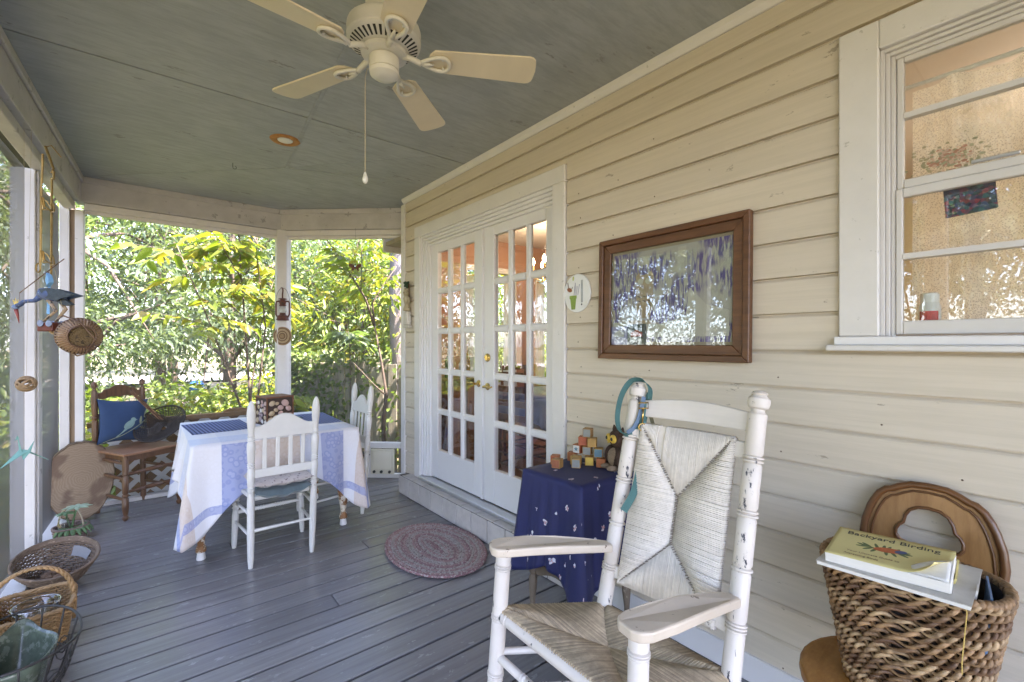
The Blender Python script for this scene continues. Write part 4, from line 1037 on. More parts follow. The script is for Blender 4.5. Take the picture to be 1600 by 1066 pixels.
for (a, b) in (((.08, .02), (.4, .18)), ((.4, .18), (.66, .36)), ((.66, .36), (.86, .5)), ((.86, .5), (.95, .64))):
    for i in range(5):
        t0, t1 = i/5, (i+1)/5; p0 = (a[0]+(b[0]-a[0])*t0, a[1]+(b[1]-a[1])*t0); p1 = (a[0]+(b[0]-a[0])*t1, a[1]+(b[1]-a[1])*t1); w = .009
        br.add([psurf(p0[0], p0[1]-w), psurf(p1[0], p1[1]-w), psurf(p1[0], p1[1]+w), psurf(p0[0], p0[1]+w)], [(0, 1, 2, 3)])
br.build('branch_print', m_pleaf, pl)
# mesh popper basket with a handle
pop = thing('mesh_strainer', 'dark round mesh basket with a long wooden handle leaning on the brown chair', 'strainer', (.10, 4.92, .68))
m_wick = pm('dark_mesh', (.028, .02, .013), .7, .3, 30)
ax_u = Vector((.62, .2, .52)).normalized(); vn = Vector((-.45, -.55, .62)); vn = (vn-ax_u*vn.dot(ax_u)).normalized(); ax_v = vn.cross(ax_u).normalized()
PR = .19
def dish(r, a): return Vector((0, 0, .02)) + ax_u*(PR*r*math.cos(a)) + ax_v*(PR*r*math.sin(a)) - vn*(.075*(1-r**2.2))
mm = MB()
for r in np.linspace(.12, .96, 15): mm.tube([dish(r, 2*PI*i/40) for i in range(40)], .0036, 4, closed=True)
for k in range(44): mm.tube([dish(r, 2*PI*k/44) for r in np.linspace(.12, 1, 8)], .0036, 4, caps=False)
tag(mm.build('mesh_bowl', m_wick, pop), kind='stuff')
MB().tube([dish(1.0, 2*PI*i/48) for i in range(48)], .006, 8, closed=True).build('rim', m_wick, pop, smooth=True)
hs = dish(.2, PI*.75)
MB().bar(Vector((.0, 0, .05)), Vector((-.20, .10, .30)), .018, .012).bar(Vector((.022, 0, .045)), Vector((-.185, .10, .30)), .008, .012).build('handle', m_brownwood, pop, bevel=.003)

# ---- tree slice
slab = thing('wood_slice', 'round slice of tree trunk with bark edge leaning in the corner', 'wood slice', (-.385, 4.86, .004), R(8))
m_bark = pm('bark', (.13, .085, .05), .9, .4, 18, bmp=1, bscale=40, bdist=.01)
wm, wnt, wb_ = newmat('end_grain'); wvv = coords(wnt, (1, 1, 1), False)
dn = noise(wnt, wvv, 5, 5, .6); wav = wnt.nodes.new('ShaderNodeTexWave'); wav.wave_type = 'RINGS'; wav.rings_direction = 'Y'; wav.inputs['Scale'].default_value = 19; wav.inputs['Distortion'].default_value = 9; wav.inputs['Detail'].default_value = 3
mpv = wnt.nodes.new('ShaderNodeMapping'); mpv.inputs['Location'].default_value = (0, 0, -.31); wnt.links.new(wvv, mpv.inputs[0]); wnt.links.new(mpv.outputs[0], wav.inputs['Vector'])
c0 = ramp(wnt, wav.outputs[1], [(.2, (.27, .195, .13)), (.8, (.235, .165, .105))]); c1_ = ramp(wnt, noise(wnt, wvv, 4.5, 3, .5), [(.50, (0, 0, 0)), (.56, (1, 1, 1))])
c1m = wnt.nodes.new('ShaderNodeMath'); c1m.operation = 'MULTIPLY'; c1m.inputs[1].default_value = .75; wnt.links.new(c1_, c1m.inputs[0])
wnt.links.new(mix(wnt, c1m.outputs[0], c0, (.12, .07, .045)), wb_.inputs['Base Color']); wb_.inputs['Roughness'].default_value = .75
sil = []
for i in range(90):
    a = 2*PI*i/90; r = 1+.03*math.sin(2*a+1)+.02*math.sin(3*a)+.008*math.sin(11*a)+.006*math.sin(23*a+1); sil.append((.195*r*math.cos(a), .31+.305*r*math.sin(a)))
zmin = min(p[1] for p in sil); sil = [(a, b-zmin) for a, b in sil]
lean = .16
MB().prism([(.965*a, .31+.965*(b-.31)) for a, b in sil], -.0362, -.0300, lambda u, v, d: (u, d+lean*v, v)).build('cut_face', wm, slab)
MB().prism(sil, -.0298, .03, lambda u, v, d: (u, d+lean*v, v)).build('bark_edge', m_bark, slab)

# ---- braided rug
rug = thing('braided_rug', 'oval braided rug in mauve and grey on the porch floor', 'rug', (1.515, 2.70, .004), R(-4))
m_rugs = []
for nm, c, w in (('rug_mauve', (.25, .135, .14), (.40, .36, .33)), ('rug_grey', (.36, .32, .29), (.2, .12, .12)), ('rug_rose', (.31, .19, .185), (.42, .38, .35))):
    m_rugs.append(pm(nm, c, .9, .25, 40, bmp=.5, bscale=150, wear=(w, .45, 70)))
NRG = 15; rs = .0205
for k in range(NRG):
    b_ = .012+rs*k; a_ = b_+.125; n = int(60+26*k); pts = []; rr = []
    for i in range(n):
        t = 2*PI*i/n; pts.append((b_*math.cos(t)+.003*math.sin(i*PI*.5), a_*math.sin(t), .0105)); rr.append(.0112*(1+.14*math.sin(i*PI/1.5)))
    MB().tube(pts, rr, 6, closed=True, flat=(.85, 1)).build('braid', m_rugs[[0, 1, 2, 1, 0, 2, 1, 1, 2, 0, 1, 2, 1, 2, 0][k]], rug, smooth=True)

# ================================================================== smaller things
LF = Vector((-.778, .628, 0)); TC = Vector((-.628, -.778, 0)); UP = Vector((0, 0, 1))
# ---- side table with navy cloth
SX, SY, SZT = 1.695, 1.565, .742
stt = thing('side_table', 'small worn wooden side table hidden under the navy cloth', 'table', (SX, SY, 0))
m_greyw = pm('worn_grey_wood', (.15, .115, .085), .6, .3, 8, (1, 1, .3), .3, 40, wear=((.34, .29, .23), .36, 14))
MB().box(-.19, .19, -.19, .19, SZT-.025, SZT-.002).build('table_top', m_greyw, stt, bevel=.005)
MB().box(-.155, .155, -.155, .155, SZT-.11, SZT-.0255).build('apron', m_greyw, stt)
spf = [(0, .010), (.03, .016), (.1, .013), (.2, .02), (.28, .022), (.3, .014), (.32, .024), (.36, .024), (.38, .014), (.45, .02), (.7, .024), (.73, .015), (.76, .026), (1, .026)]
for i, j in ((-1, 1), (1, 1), (1, -1), (-1, -1)): MB().lathe((i*.155+.01*i, j*.155+.015*j, 0), (i*.15, j*.15, SZT-.026), spf, 14).build('leg', m_greyw, stt, smooth='auto')
for i in (-1, 1):
    MB().prism([(-.15, .22), (-.15, .28), (.15, .28), (.15, .22)] + [(.12-.24*k/8, .22+.035*math.sin(PI*k/8)) for k in range(9)], -.008, .008, lambda u, v, d: (i*.155+d, u, v)).build('arched_stretcher', m_greyw, stt)
    MB().prism([(-.15, .22), (-.15, .28), (.15, .28), (.15, .22)] + [(.12-.24*k/8, .22+.035*math.sin(PI*k/8)) for k in range(9)], -.008, .008, lambda u, v, d: (u, i*.155+d, v)).build('arched_stretcher', m_greyw, stt)
nm_, nnt, nb = newmat('navy_flowered'); nu = nnt.nodes.new('ShaderNodeUVMap'); nu.uv_map = 'cloth'
nv1 = nnt.nodes.new('ShaderNodeTexVoronoi'); nv1.inputs['Scale'].default_value = 15; nnt.links.new(nu.outputs[0], nv1.inputs['Vector'])
nz = nnt.nodes.new('ShaderNodeTexNoise'); nz.inputs['Scale'].default_value = 75; nnt.links.new(nu.outputs[0], nz.inputs['Vector'])
ad = nnt.nodes.new('ShaderNodeMath'); ad.operation = 'MULTIPLY_ADD'; ad.inputs[1].default_value = .34; nnt.links.new(nz.outputs[0], ad.inputs[0]); nnt.links.new(nv1.outputs['Distance'], ad.inputs[2])
sep = nnt.nodes.new('ShaderNodeSeparateColor'); nnt.links.new(nv1.outputs['Color'], sep.inputs[0])
pick = ramp(nnt, sep.outputs[0], [(.0, (0, 0, 0)), (.52, (1, 1, 1))], 'CONSTANT')
spot = ramp(nnt, ad.outputs[0], [(.36, (1, 1, 1)), (.37, (0, 0, 0))])
mulm = mix(nnt, 1.0, spot, pick, 'MULTIPLY')
spc = ramp(nnt, nz.outputs[0], [(.45, (.62, .64, .72)), (.56, (.45, .1, .1)), (.62, (.3, .45, .55))])
nnt.links.new(mix(nnt, mulm, (.009, .013, .08), spc), nb.inputs['Base Color']); nb.inputs['Roughness'].default_value = .65; nb.inputs['Sheen Weight'].default_value = .03
nc = cloth(SX, SY, .195, .195, SZT+.002, .34, .50, 7, .024, 11, n=220, flare=.05, tipflare=.03)
navy = tag(build_cloth(nc, 'navy_tablecloth', nm_), 'navy blue flower-sprigged cloth draped over the small side table', 'tablecloth')
# ---- wooden alphabet blocks
m_bw = [pm('block_honey', (.42, .24, .07), .5, .15, 20), pm('block_oak', (.36, .19, .06), .5, .2, 20), pm('block_orange', (.40, .13, .045), .5, .15, 20)]
m_bf = dict(grey=pm('face_grey', (.24, .25, .24), .55, .15, 40), red=pm('face_red', (.38, .09, .04), .55, .2, 60), yellow=pm('face_yellow', (.62, .42, .07), .55, .1, 40), blue=pm('face_blue', (.03, .10, .33), .5, .1, 40), white=pm('face_white', (.62, .62, .6), .5, .1, 40), teal=pm('face_teal', (.10, .2, .26), .55, .1, 40), stripe=pm('face_stripe', (.30, .10, .05), .55, .4, 90, (6, 6, .3)))
BS = .046
bme_ = [MB().box(-BS/2, BS/2, -BS/2, BS/2, 0, BS).mesh('block_wood') for _ in m_bw]
for a, b in zip(bme_, m_bw): a.materials.append(b)
ZB = SZT+.0035
bl_ = [ # x, y, level, rot, wood, (face towards -x colour, face towards -y colour), label
 (1.645, 1.668, 0, 20, 1, ('stripe', None), 'striped wooden toy block nearest the cloth edge, left of the pyramid'),
 (1.69, 1.728, 0, 35, 2, ('red', None), 'reddish toy block behind the striped one at far left'),
 (1.725, 1.612, 0, 38, 0, ('grey', None), 'plain honey toy block with grey side in front of the pyramid'),
 (1.765, 1.652, 0, 15, 0, (None, None), 'plain honey toy block tucked between pyramid and front block'),
 (1.81, 1.72, 0, 28, 2, (None, 'stripe'), 'orange toy block at the far left foot of the pyramid'),
 (1.812, 1.60, 0, 40, 1, ('yellow', None), 'yellow-faced toy block in the bottom row of the pyramid'),
 (1.83, 1.535, 0, 30, 2, (None, 'red'), 'orange toy block with red side at the right foot of the pyramid'),
 (1.82, 1.685, 1, 10, 2, ('white', 'red'), 'toy block with white face and blue star in the second layer'),
 (1.825, 1.625, 1, 30, 1, ('grey', None), 'grey-sided toy block in the middle of the second layer'),
 (1.835, 1.558, 1, 35, 0, ('teal', 'blue'), 'toy block with a blue letter face in the second layer right'),
 (1.825, 1.655, 2, 32, 2, ('red', None), 'red toy block in the third layer of the pyramid, left'),
 (1.832, 1.598, 2, 36, 0, (None, None), 'honey toy block in the third layer of the pyramid, right'),
 (1.83, 1.626, 3, 25, 1, ('grey', None), 'topmost toy block of the pyramid with grey side')]
for x, y_, lv, rz_, wd, fc, lab in bl_:
    t = thing('toy_block', lab, 'toy block', (x, y_, ZB+lv*(BS+.0008)), R(rz_), 'alphabet blocks on the navy cloth')
    place('block_body', bme_[wd], None, t, bevel=.002)
    if fc[0]: MB().box(-BS/2-.0008, -BS/2-.0001, -BS*.42, BS*.42, BS*.08, BS*.92).build('printed_face', m_bf[fc[0]], t)
    if fc[1]: MB().box(-BS*.42, BS*.42, -BS/2-.0008, -BS/2-.0001, BS*.08, BS*.92).build('printed_face', m_bf[fc[1]], t)
    if fc == ('white', 'red'):
        st_ = [(.014*(1 if k % 2 == 0 else .45)*math.sin(k*PI/5), BS/2+.014*(1 if k % 2 == 0 else .45)*math.cos(k*PI/5)) for k in range(10)]
        MB().prism(st_, -BS/2-.0018, -BS/2-.0009, lambda u, v, d: (d, u, v)).build('star_print', m_bf['teal'], t)
    if fc == ('teal', 'blue'):
        MB().prism([(-.012, .008), (-.012, .030), (-.006, .030), (-.006, .034), (.006, .034), (.006, .030), (.012, .030), (.012, .014), (.008, .008), (.004, .020), (-.004, .020)], -BS/2-.0018, -BS/2-.0009, lambda u, v, d: (u, d, v)).build('letter_print', m_bf['white'], t)
# ---- plush owl
m_plush = pm('brown_plush', (.075, .042, .03), .95, .45, 30, bmp=1, bscale=160, bdist=.01, sheen=.0); m_belly = pm('tan_plush', (.36, .26, .18), .95, .3, 30, bmp=1, bscale=160, bdist=.01)
ow = thing('plush_owl', 'brown plush owl with yellow ringed eyes sitting behind the rocking chair post', 'plush toy', (1.862, 1.452, SZT+.004), R(-112))
MB().sphere((0, 0, .058), (.058, .05, .060), 18, 12).build('body', m_plush, ow, smooth=True)
MB().sphere((-.0, -.022, .062), (.040, .034, .048), 16, 10).build('belly', m_belly, ow, smooth=True)
hd_ = MB().sphere((0, -.002, .155), (.052, .045, .046), 18, 12).build('head', m_plush, ow, smooth=True)
for s in (-1, 1):
    MB().lathe((s*.03, 0, .182), (s*.044, .0, .218), [(0, .016), (.5, .012), (1, .002)], 10).build('ear_tuft', m_plush, hd_, smooth=True)
    MB().lathe((s*.022, -.038, .158), (s*.024, -.052, .158), [(0, .021), (.6, .021), (1, .014)], 16).build('eye', pm('owl_eye', (.75, .5, .08), .3, .05), hd_, smooth='auto')
    MB().sphere((s*.0245, -.0525, .158), (.009, .005, .009), 10, 6).build('pupil', m_blackmetal, hd_, smooth=True)
    MB().sphere((s*.055, -.008, .06), (.02, .04, .055), 12, 8).build('wing', m_plush, ow, smooth=True)
    MB().sphere((s*.03, -.05, .014), (.022, .032, .013), 12, 8).build('foot', m_belly, ow, smooth=True)
MB().lathe((0, -.042, .148), (0, -.062, .135), [(0, .009), (1, .001)], 8).build('beak', m_bf['yellow'], hd_, smooth=True)

# ---- hall chair and magazine basket
m_hall = pm('varnished_oak', (.34, .18, .07), .34, .3, 6, (1, 1, .35), .12, 50, grain=((.16, .065, .018), 9, (1.2, 3, .5), .5), wear=((.12, .05, .02), .3, 18))
m_halled = pm('varnished_edge', (.13, .055, .02), .32, .3, 10)
hc = thing('hall_chair', 'varnished oak chair with a carved keyhole back holding the magazine basket', 'chair', (1.62, .285, 0))
seatp = [(-.165+.0, -.22), (.15, -.20), (.17, -.1), (.175, .1), (.15, .20), (-.10, .225), (-.16, .2), (-.20, .12), (-.205, 0), (-.20, -.13)]
import itertools
sp2 = [(.205*math.cos(t)*(1+.0*math.cos(4*t)),   .255*math.sin(t)) for t in [2*PI*i/36 for i in range(36)]]
sp2 = [(max(-.245, min(.175, x*1.2)), y_) for x, y_ in sp2]
MB().prism(sp2, .395, .43, lambda u, v, d: (u-.0, v, d)).build('seat', pm('varnished_seat', (.42, .19, .045), .25, .3, 6, grain=((.2, .08, .02), 9, (1.2, 3, .5), .5)), hc, bevel=.012, segs=3)
for i, j in ((-1, -1), (-1, 1), (1, -1), (1, 1)): MB().lathe((i*.15-.01, j*.17, 0), (i*.13-.01, j*.14, .3945), [(0, .012), (.1, .017), (.3, .015), (.5, .022), (.55, .015), (.6, .023), (1, .022)], 12).build('leg', m_hall, hc, smooth='auto')
def bk(t):   # half outline of the back, fraction of height, half width
    return 0
half = [(a_*.92, b_) for a_, b_ in [(.0, .943), (.045, .94), (.075, .928), (.098, .915), (.112, .912), (.132, .895), (.148, .868), (.158, .845), (.172, .80), (.178, .75), (.17, .68), (.15, .6), (.12, .52), (.10, .43)]]
outb = [(-a, b) for a, b in reversed(half)] + [(a, b) for a, b in half[1:]]
hole = [(a_*.86, .815+(b_-.815)*.88) for a_, b_ in [(0, .880), (.03, .876), (.052, .862), (.064, .84), (.069, .815), (.082, .803), (.09, .785), (.09, .765), (.08, .75), (.055, .74), (.0, .735)]]
hl = [(-a, b) for a, b in reversed(hole)] + [(a, b) for a, b in hole[1:]]
hl = hl[:-1] if hl[0] == hl[-1] else hl
bm = bmesh.new()
def ringv(poly, d): return [bm.verts.new((.225+(v-.43)*.075+d, u, v)) for u, v in poly]
n1, n2 = len(outb), len(hl)
faces_ok = True
def plate(d, flip):
    o_ = ringv(outb, d); h_ = ringv(hl, d)
    es = [bm.edges.new((o_[i], o_[(i+1) % n1])) for i in range(n1)] + [bm.edges.new((h_[i], h_[(i+1) % n2])) for i in range(n2)]
    bmesh.ops.triangle_fill(bm, use_beauty=True, use_dissolve=False, edges=es); return o_, h_
o1, h1 = plate(0, 0); o2, h2 = plate(.02, 1)
for a, b, n in ((o1, o2, n1), (h1, h2, n2)):
    for i in range(n): bm.faces.new((a[i], a[(i+1) % n], b[(i+1) % n], b[i]))
bmesh.ops.recalc_face_normals(bm, faces=bm.faces)
me = bpy.data.meshes.new('back'); bm.to_mesh(me); bm.free(); place('back', me, m_hall, hc)
def bp2(u, v, d): return (.225+(v-.43)*.075+d, u, v)
MB().tube([bp2(u*.99, .43+(v-.43)*.993, -.002) for u, v in outb], .0105, 8).build('back_moulding', m_halled, hc, smooth=True)
MB().tube([bp2(u*.87, .43+(v-.43)*.955, -.001) for u, v in outb], .004, 6).build('back_moulding', m_halled, hc, smooth=True)
MB().tube([bp2(u, v, -.001) for u, v in hl], .005, 6, closed=True).build('hole_moulding', m_halled, hc, smooth=True)

mbk = thing('magazine_basket', 'large oval basket of chunky twisted brown seagrass on the oak chair', 'basket', (1.61, .285, .431))
m_sea = [pm('seagrass_tan', (.36, .21, .10), .6, .4, 14, bmp=.6, bscale=120, bdist=.003, grain=((.06, .03, .014), 24, (1, 1, 1), .75)), pm('seagrass_dark', (.115, .055, .025), .6, .5, 14, bmp=.6, bscale=120, bdist=.003, grain=((.4, .25, .12), 20, (1, 1, 1), .5)), pm('seagrass_light', (.48, .32, .17), .6, .3, 14, bmp=.6, bscale=120, bdist=.003, grain=((.10, .05, .02), 20, (1, 1, 1), .8))]
BH = .345
def bo(t, z, off=0):
    f = z/BH; a = .128+.06*f+off; b = .082+.048*f+off
    c, s = math.cos(t), math.sin(t); e = 2/2.6
    return Vector((b*abs(c)**e*(1 if c > 0 else -1), a*abs(s)**e*(1 if s > 0 else -1), z))
MB().grid(lambda u, v: bo(2*PI*u, .004+(BH-.012)*v, -.013), 60, 6, wrap=True).build('liner', pm('dark_liner', (.03, .022, .02), .9, .3, 30, wear=((.2, .22, .3), .3, 14)), mbk, smooth=True)
MB().prism([tuple(bo(2*PI*i/40, 0, -.012))[:2] for i in range(40)], .001, .01, lambda u, v, d: (u, v, d)).build('base', m_sea[1], mbk)
NT = 38
for r_ in range(15):
    z = .012+r_*(BH-.026)/14
    for k in range(2):
        pts = []; rr = []; n = NT*7
        for i in range(n):
            t = 2*PI*i/n; p_ = NT/2*2*PI*i/n + PI*k + r_*1.3
            o = bo(t, z+.0092*math.sin(p_)+.002*math.sin(5*t+r_), .002+.0075*math.cos(p_)); pts.append(o); rr.append(.0047*(1+.28*math.sin(p_*1.0+.6)+.12*math.sin(t*17+r_*3+k)))
        MB().tube(pts, rr, 6, closed=True).build('woven_row', m_sea[(r_*2+k*3+r_//3) % 3], mbk, smooth=True)
stk = MB()
for i in range(NT):
    t = 2*PI*(i+.5)/NT; stk.tube([bo(t, z, -.006) for z in np.linspace(.0, BH, 6)], .005, 5)
tag(stk.build('stakes', m_sea[1], mbk), kind='stuff')
rimp = [bo(2*PI*i/400, BH-.004+.0045*math.sin(i*2*PI/400*64), .001+.004*math.cos(i*2*PI/400*64)) for i in range(400)]
MB().tube(rimp, .0085, 6, closed=True).tube([bo(2*PI*i/90, BH-.004, .0) for i in range(90)], .008, 6, closed=True).build('rim', m_sea[0], mbk, smooth=True)
ytw = bo(PI*1.2, BH, .016)
MB().tube([bo(PI*1.18, BH+.006, .004), bo(PI*1.18, BH-.02, .02), bo(PI*1.185, .2, .022), bo(PI*1.19, .17, .024)], .0012, 5).build('yellow_tie', pm('yellow_twine', (.6, .42, .12), .6), mbk)
# magazines and book
m_page = pm('paper_pages', (.70, .68, .64), .7, .05, 30, (1, 1, 12)); m_yel = pm('yellow_cover', (.62, .53, .22), .4, .06, 6, bmp=.02); m_greyc = pm('grey_cover', (.46, .44, .40), .45, .2, 12, bmp=.02)
def frame_at(o, rx, ry, rz_): o.rotation_euler = (rx, ry, rz_)
BKX, BKY, BKZ = 1.56, .315, .431+BH
mg = thing('magazine', 'grey covered magazine lying under the yellow bird book', 'magazine', (BKX-.0, BKY-.012, BKZ+.005)); mg.rotation_euler = (R(-1.5), R(-4), R(2))
MB().prism([(-.115, -.15), (.10, -.155), (.105, .135), (-.11, .15)], 0, .009, lambda u, v, d: (u, v, d+.006*math.sin((v+.15)*9))).build('pages', m_page, mg)
MB().prism([(-.117, -.152), (.102, -.157), (.107, .137), (-.112, .152)], .0095, .0108, lambda u, v, d: (u, v, d+.006*math.sin((v+.15)*9))).build('cover', m_greyc, mg)
bkk = thing('bird_book', 'thick yellow paperback with a red bird titled Backyard Birding', 'book', (BKX+.0, BKY, BKZ+.020)); bkk.rotation_euler = (R(-2), R(-6), R(4))
MB().box(-.095, .085, -.125, .125, 0, .026).build('pages', m_page, bkk, bevel=.001)
def cov(u, v): 
    x = -.096+.182*u; y_ = .126-.252*v; w = max(0, v-.66)/.34*max(0, 1-u*1.15)
    return (x+.03*w, y_+.03*w*w, .0268+.03*w**1.6)
MB().grid(cov, 12, 24).build('cover', m_yel, bkk, smooth=True, solid=.0006)
MB().grid(lambda u, v: (-.094+.10*u*(.4+.6*v), -.05-.072*v, .0272+.010*v*(1-v)*4*(.3+.7*u)*.6+.008*v*u), 8, 10).build('curled_page', m_page, bkk, smooth=True, solid=.0005)
m_ink = pm('ink', (.035, .03, .03), .6, .1); m_inkl = pm('ink_brown', (.25, .16, .08), .6, .1)
cyltext('Backyard Birding', .0295, m_ink, bkk, (.058, .002, .0278), (0, 0, R(-90)), ext=.0002)
cyltext('Your Ultimate Guide to', .0115, m_inkl, bkk, (-.052, .028, .0278), (0, 0, R(-90)), ext=.0002)
cyltext('Attracting Birds', .0115, m_inkl, bkk, (-.07, .05, .0278), (0, 0, R(-90)), ext=.0002)
def leafpoly(cx_, cy_, a, b, ang): return [(cx_+a*math.cos(t)*math.cos(ang)-b*math.sin(t)*math.sin(ang), cy_+a*math.cos(t)*math.sin(ang)+b*math.sin(t)*math.cos(ang)) for t in [2*PI*i/12 for i in range(12)]]
MB().prism(leafpoly(.0, .0, .034, .014, R(-75)), .0274, .0277, lambda u, v, d: (u, v, d)).build('bird_print', pm('print_red', (.5, .11, .03), .5, .3, 60), bkk)
MB().prism(leafpoly(.004, -.024, .014, .008, R(-60)), .0278, .0281, lambda u, v, d: (u, v, d)).build('bird_print', pm('print_bluegrey', (.06, .08, .2), .5, .3, 60), bkk)
gg = MB()
for i in range(14):
    a = i*2.4; gg.prism(leafpoly(-.003+.022*math.cos(a)*.6, .012+.045*math.sin(a), .016, .004, a), .0270+.00001*i, .0273+.00001*i, lambda u, v, d: (u, v, d))
gg.build('leaf_print', pm('print_green', (.10, .14, .05), .5, .3, 60), bkk)
for i, (dx, dy, rz_, c, hh) in enumerate(((.01, -.095, 5, (.62, .52, .2), .03), (.02, -.115, 9, (.25, .30, .12), .018), (.0, -.135, 3, (.58, .56, .52), .02), (.01, -.152, 8, (.12, .2, .34), .008))):
    o = MB().box(-.072, .072, -.002, .002, -.14, .0).build('magazine', pm('mag_%d' % i, c, .4, .3, 14), loc=(1.60+dx, .285+dy, BKZ-.0+hh), rot=(R(16-i*4), 0, R(rz_)))
    tag(o, ['yellow edged magazine standing tilted in the basket behind the book', 'green spined magazine standing tilted in the basket behind the book', 'pale magazine sloping inside the basket near its right rim', 'blue covered magazine deepest in the basket at its right end'][i], 'magazine', 'magazines in the seagrass basket')

# ---- framed drawing
fz = thing('framed_drawing', 'wide brown wooden frame with a purple crayon owl drawing behind glass', 'picture', (WX-.004, 1.216, 1.612)); fz.rotation_euler = (0, R(1.2), 0)
m_fr = pm('frame_wood', (.145, .062, .025), .42, .25, 6, (1, .3, 1), .4, 60, grain=((.05, .02, .01), 20, (1, .2, 2), .55), bdist=.003)
FW_, FH_ = .392, .312; fw1, fw2 = .028, .072
def fside(pa, pb, pc_, pd, name):  # mitred piece: outer edge pa-pb, inner pd-pc
    MB().prism([pa, pb, pc_, pd], -.03, -.001, lambda u, v, d: (d, u, v)).build(name, m_fr, fz, bevel=.003)
for (o1, i1, d0, d1) in (((FW_, FH_), (FW_-fw1, FH_-fw1), -.036, -.001), ((FW_-fw1-.001, FH_-fw1-.001), (FW_-fw2, FH_-fw2), -.026, -.001)):
    (a, b), (c, e) = o1, i1
    for po in ([(-a, b), (a, b), (c, e), (-c, e)], [(-a, -b), (a, -b), (c, -e), (-c, -e)], [(-a, b), (-a, -b), (-c, -e), (-c, e)], [(a, b), (a, -b), (c, -e), (c, e)]):
        po = [(u*.9985, v*.9985) for u, v in po]
        MB().prism(po, d0, d1, lambda u, v, d: (d, u, v)).build('frame_rail', m_fr, fz, bevel=.003)
IW, IH = FW_-fw2, FH_-fw2
MB().box(-.008, -.006, -IW, IW, -IH, IH).build('backing_card', pm('tan_card', (.38, .31, .22), .8, .08), fz)
dmn, dnt, db = newmat('crayon'); dvv = coords(dnt, (1, 1, 1), False)
wvd = dnt.nodes.new('ShaderNodeTexNoise'); wvd.inputs['Scale'].default_value = 30; mpd = dnt.nodes.new('ShaderNodeMapping'); mpd.inputs['Scale'].default_value = (1, 3.2, .55); mpd.inputs['Rotation'].default_value = (R(25), 0, 0); dnt.links.new(dvv, mpd.inputs[0]); dnt.links.new(mpd.outputs[0], wvd.inputs['Vector']); wvd.inputs['Detail'].default_value = 6
msk = ramp(dnt, noise(dnt, dvv, 6, 2, .5), [(.39, (0, 0, 0)), (.50, (1, 1, 1))])
scr = ramp(dnt, wvd.outputs[0], [(.42, (0, 0, 0)), (.55, (1, 1, 1))])
dnt.links.new(mix(dnt, mix(dnt, 1.0, scr, msk, 'MULTIPLY'), (.50, .47, .43), (.13, .09, .30)), db.inputs['Base Color']); db.inputs['Roughness'].default_value = .8
MB().box(-.0105, -.009, -IW+.008, IW-.012, -IH+.015, IH-.015).build('drawing_sheet', dmn, fz)
m_owlp = pm('crayon_tan', (.47, .37, .27), .85, .12, 20, grain=((.36, .24, .15), 40, (1, 2, .5), .5)); m_pap = pm('paper_cream', (.58, .55, .49), .85, .08, 8)
def flat(po, d, name, mat): MB().prism(po, -.0115-d, -.0108-d, lambda u, v, w: (w, u, v)).build(name, mat, fz)
flat([(.17, .10), (.155, .12), (.13, .105), (.10, .11), (.08, .125), (.07, .10), (.072, -.05), (.085, -.10), (.15, -.11), (.165, -.05)], 0, 'owl_sketch', m_owlp)
flat([(.06, -.12), (.22, -.115), (.22, -.135), (.04, -.14)], .0008, 'branch_sketch', m_owlp)
flat([(.305, -.125), (.04, -.14), (-.10, -.11), (-.30, -.13), (-.30, -.20), (.305, -.20)], -.0002, 'bare_paper', m_pap)
flat([(-.12, .02), (-.20, -.06), (-.30, -.09), (-.30, -.14), (-.10, -.12)], -.0003, 'bare_paper', m_pap)
for yy in (.142, .098): flat(leafpoly(yy, .075, .016, .016, 0), .0009, 'eye_sketch', m_pap); 
for k in range(7): flat(leafpoly(.09+.03*(k % 3), -.0-.022*(k//3), .011, .003, R(20)), .0009, 'feather_sketch', pm('pencil', (.16, .13, .12), .8))
flat([(.095, .155), (.13, .155), (.13, .195), (.095, .195)], .0009, 'tape_piece', m_pap); flat([(-.06, .17), (-.105, .17), (-.10, .215), (-.06, .215)], .0009, 'tape_piece', m_pap)
for nm2, y0, y1, z0, z1, c1c, c2c in (('photo_card', .215, .315, -.238, -.145, (.30, .29, .50), (.52, .5, .62)), ('photo_card', .105, .213, -.238, -.135, (.10, .12, .13), (.42, .42, .40))):
    cd_ = MB().box(-.0155, -.0135, y0, y1, z0, z1).build(nm2, pm('card_%d' % int(y0*1000), c1c, .5, .3, 22, wear=(c2c, .42, 26)), fz)
    MB().prism([(y0+.02, z0+.04), (y1-.02, z0+.04), (y1-.02, z0+.06), ((y0+y1)/2, z0+.075), (y0+.02, z0+.06)], -.0164, -.0157, lambda u, v, w: (w, u, v)).build('house_print', pm('card_house_%d' % int(y0*1000), (.6, .58, .6) if y0 > .2 else (.4, .1, .08), .6), cd_)
MB().box(-.0205, -.0185, -IW, IW, -IH, IH).build('glass', m_glass, fz)
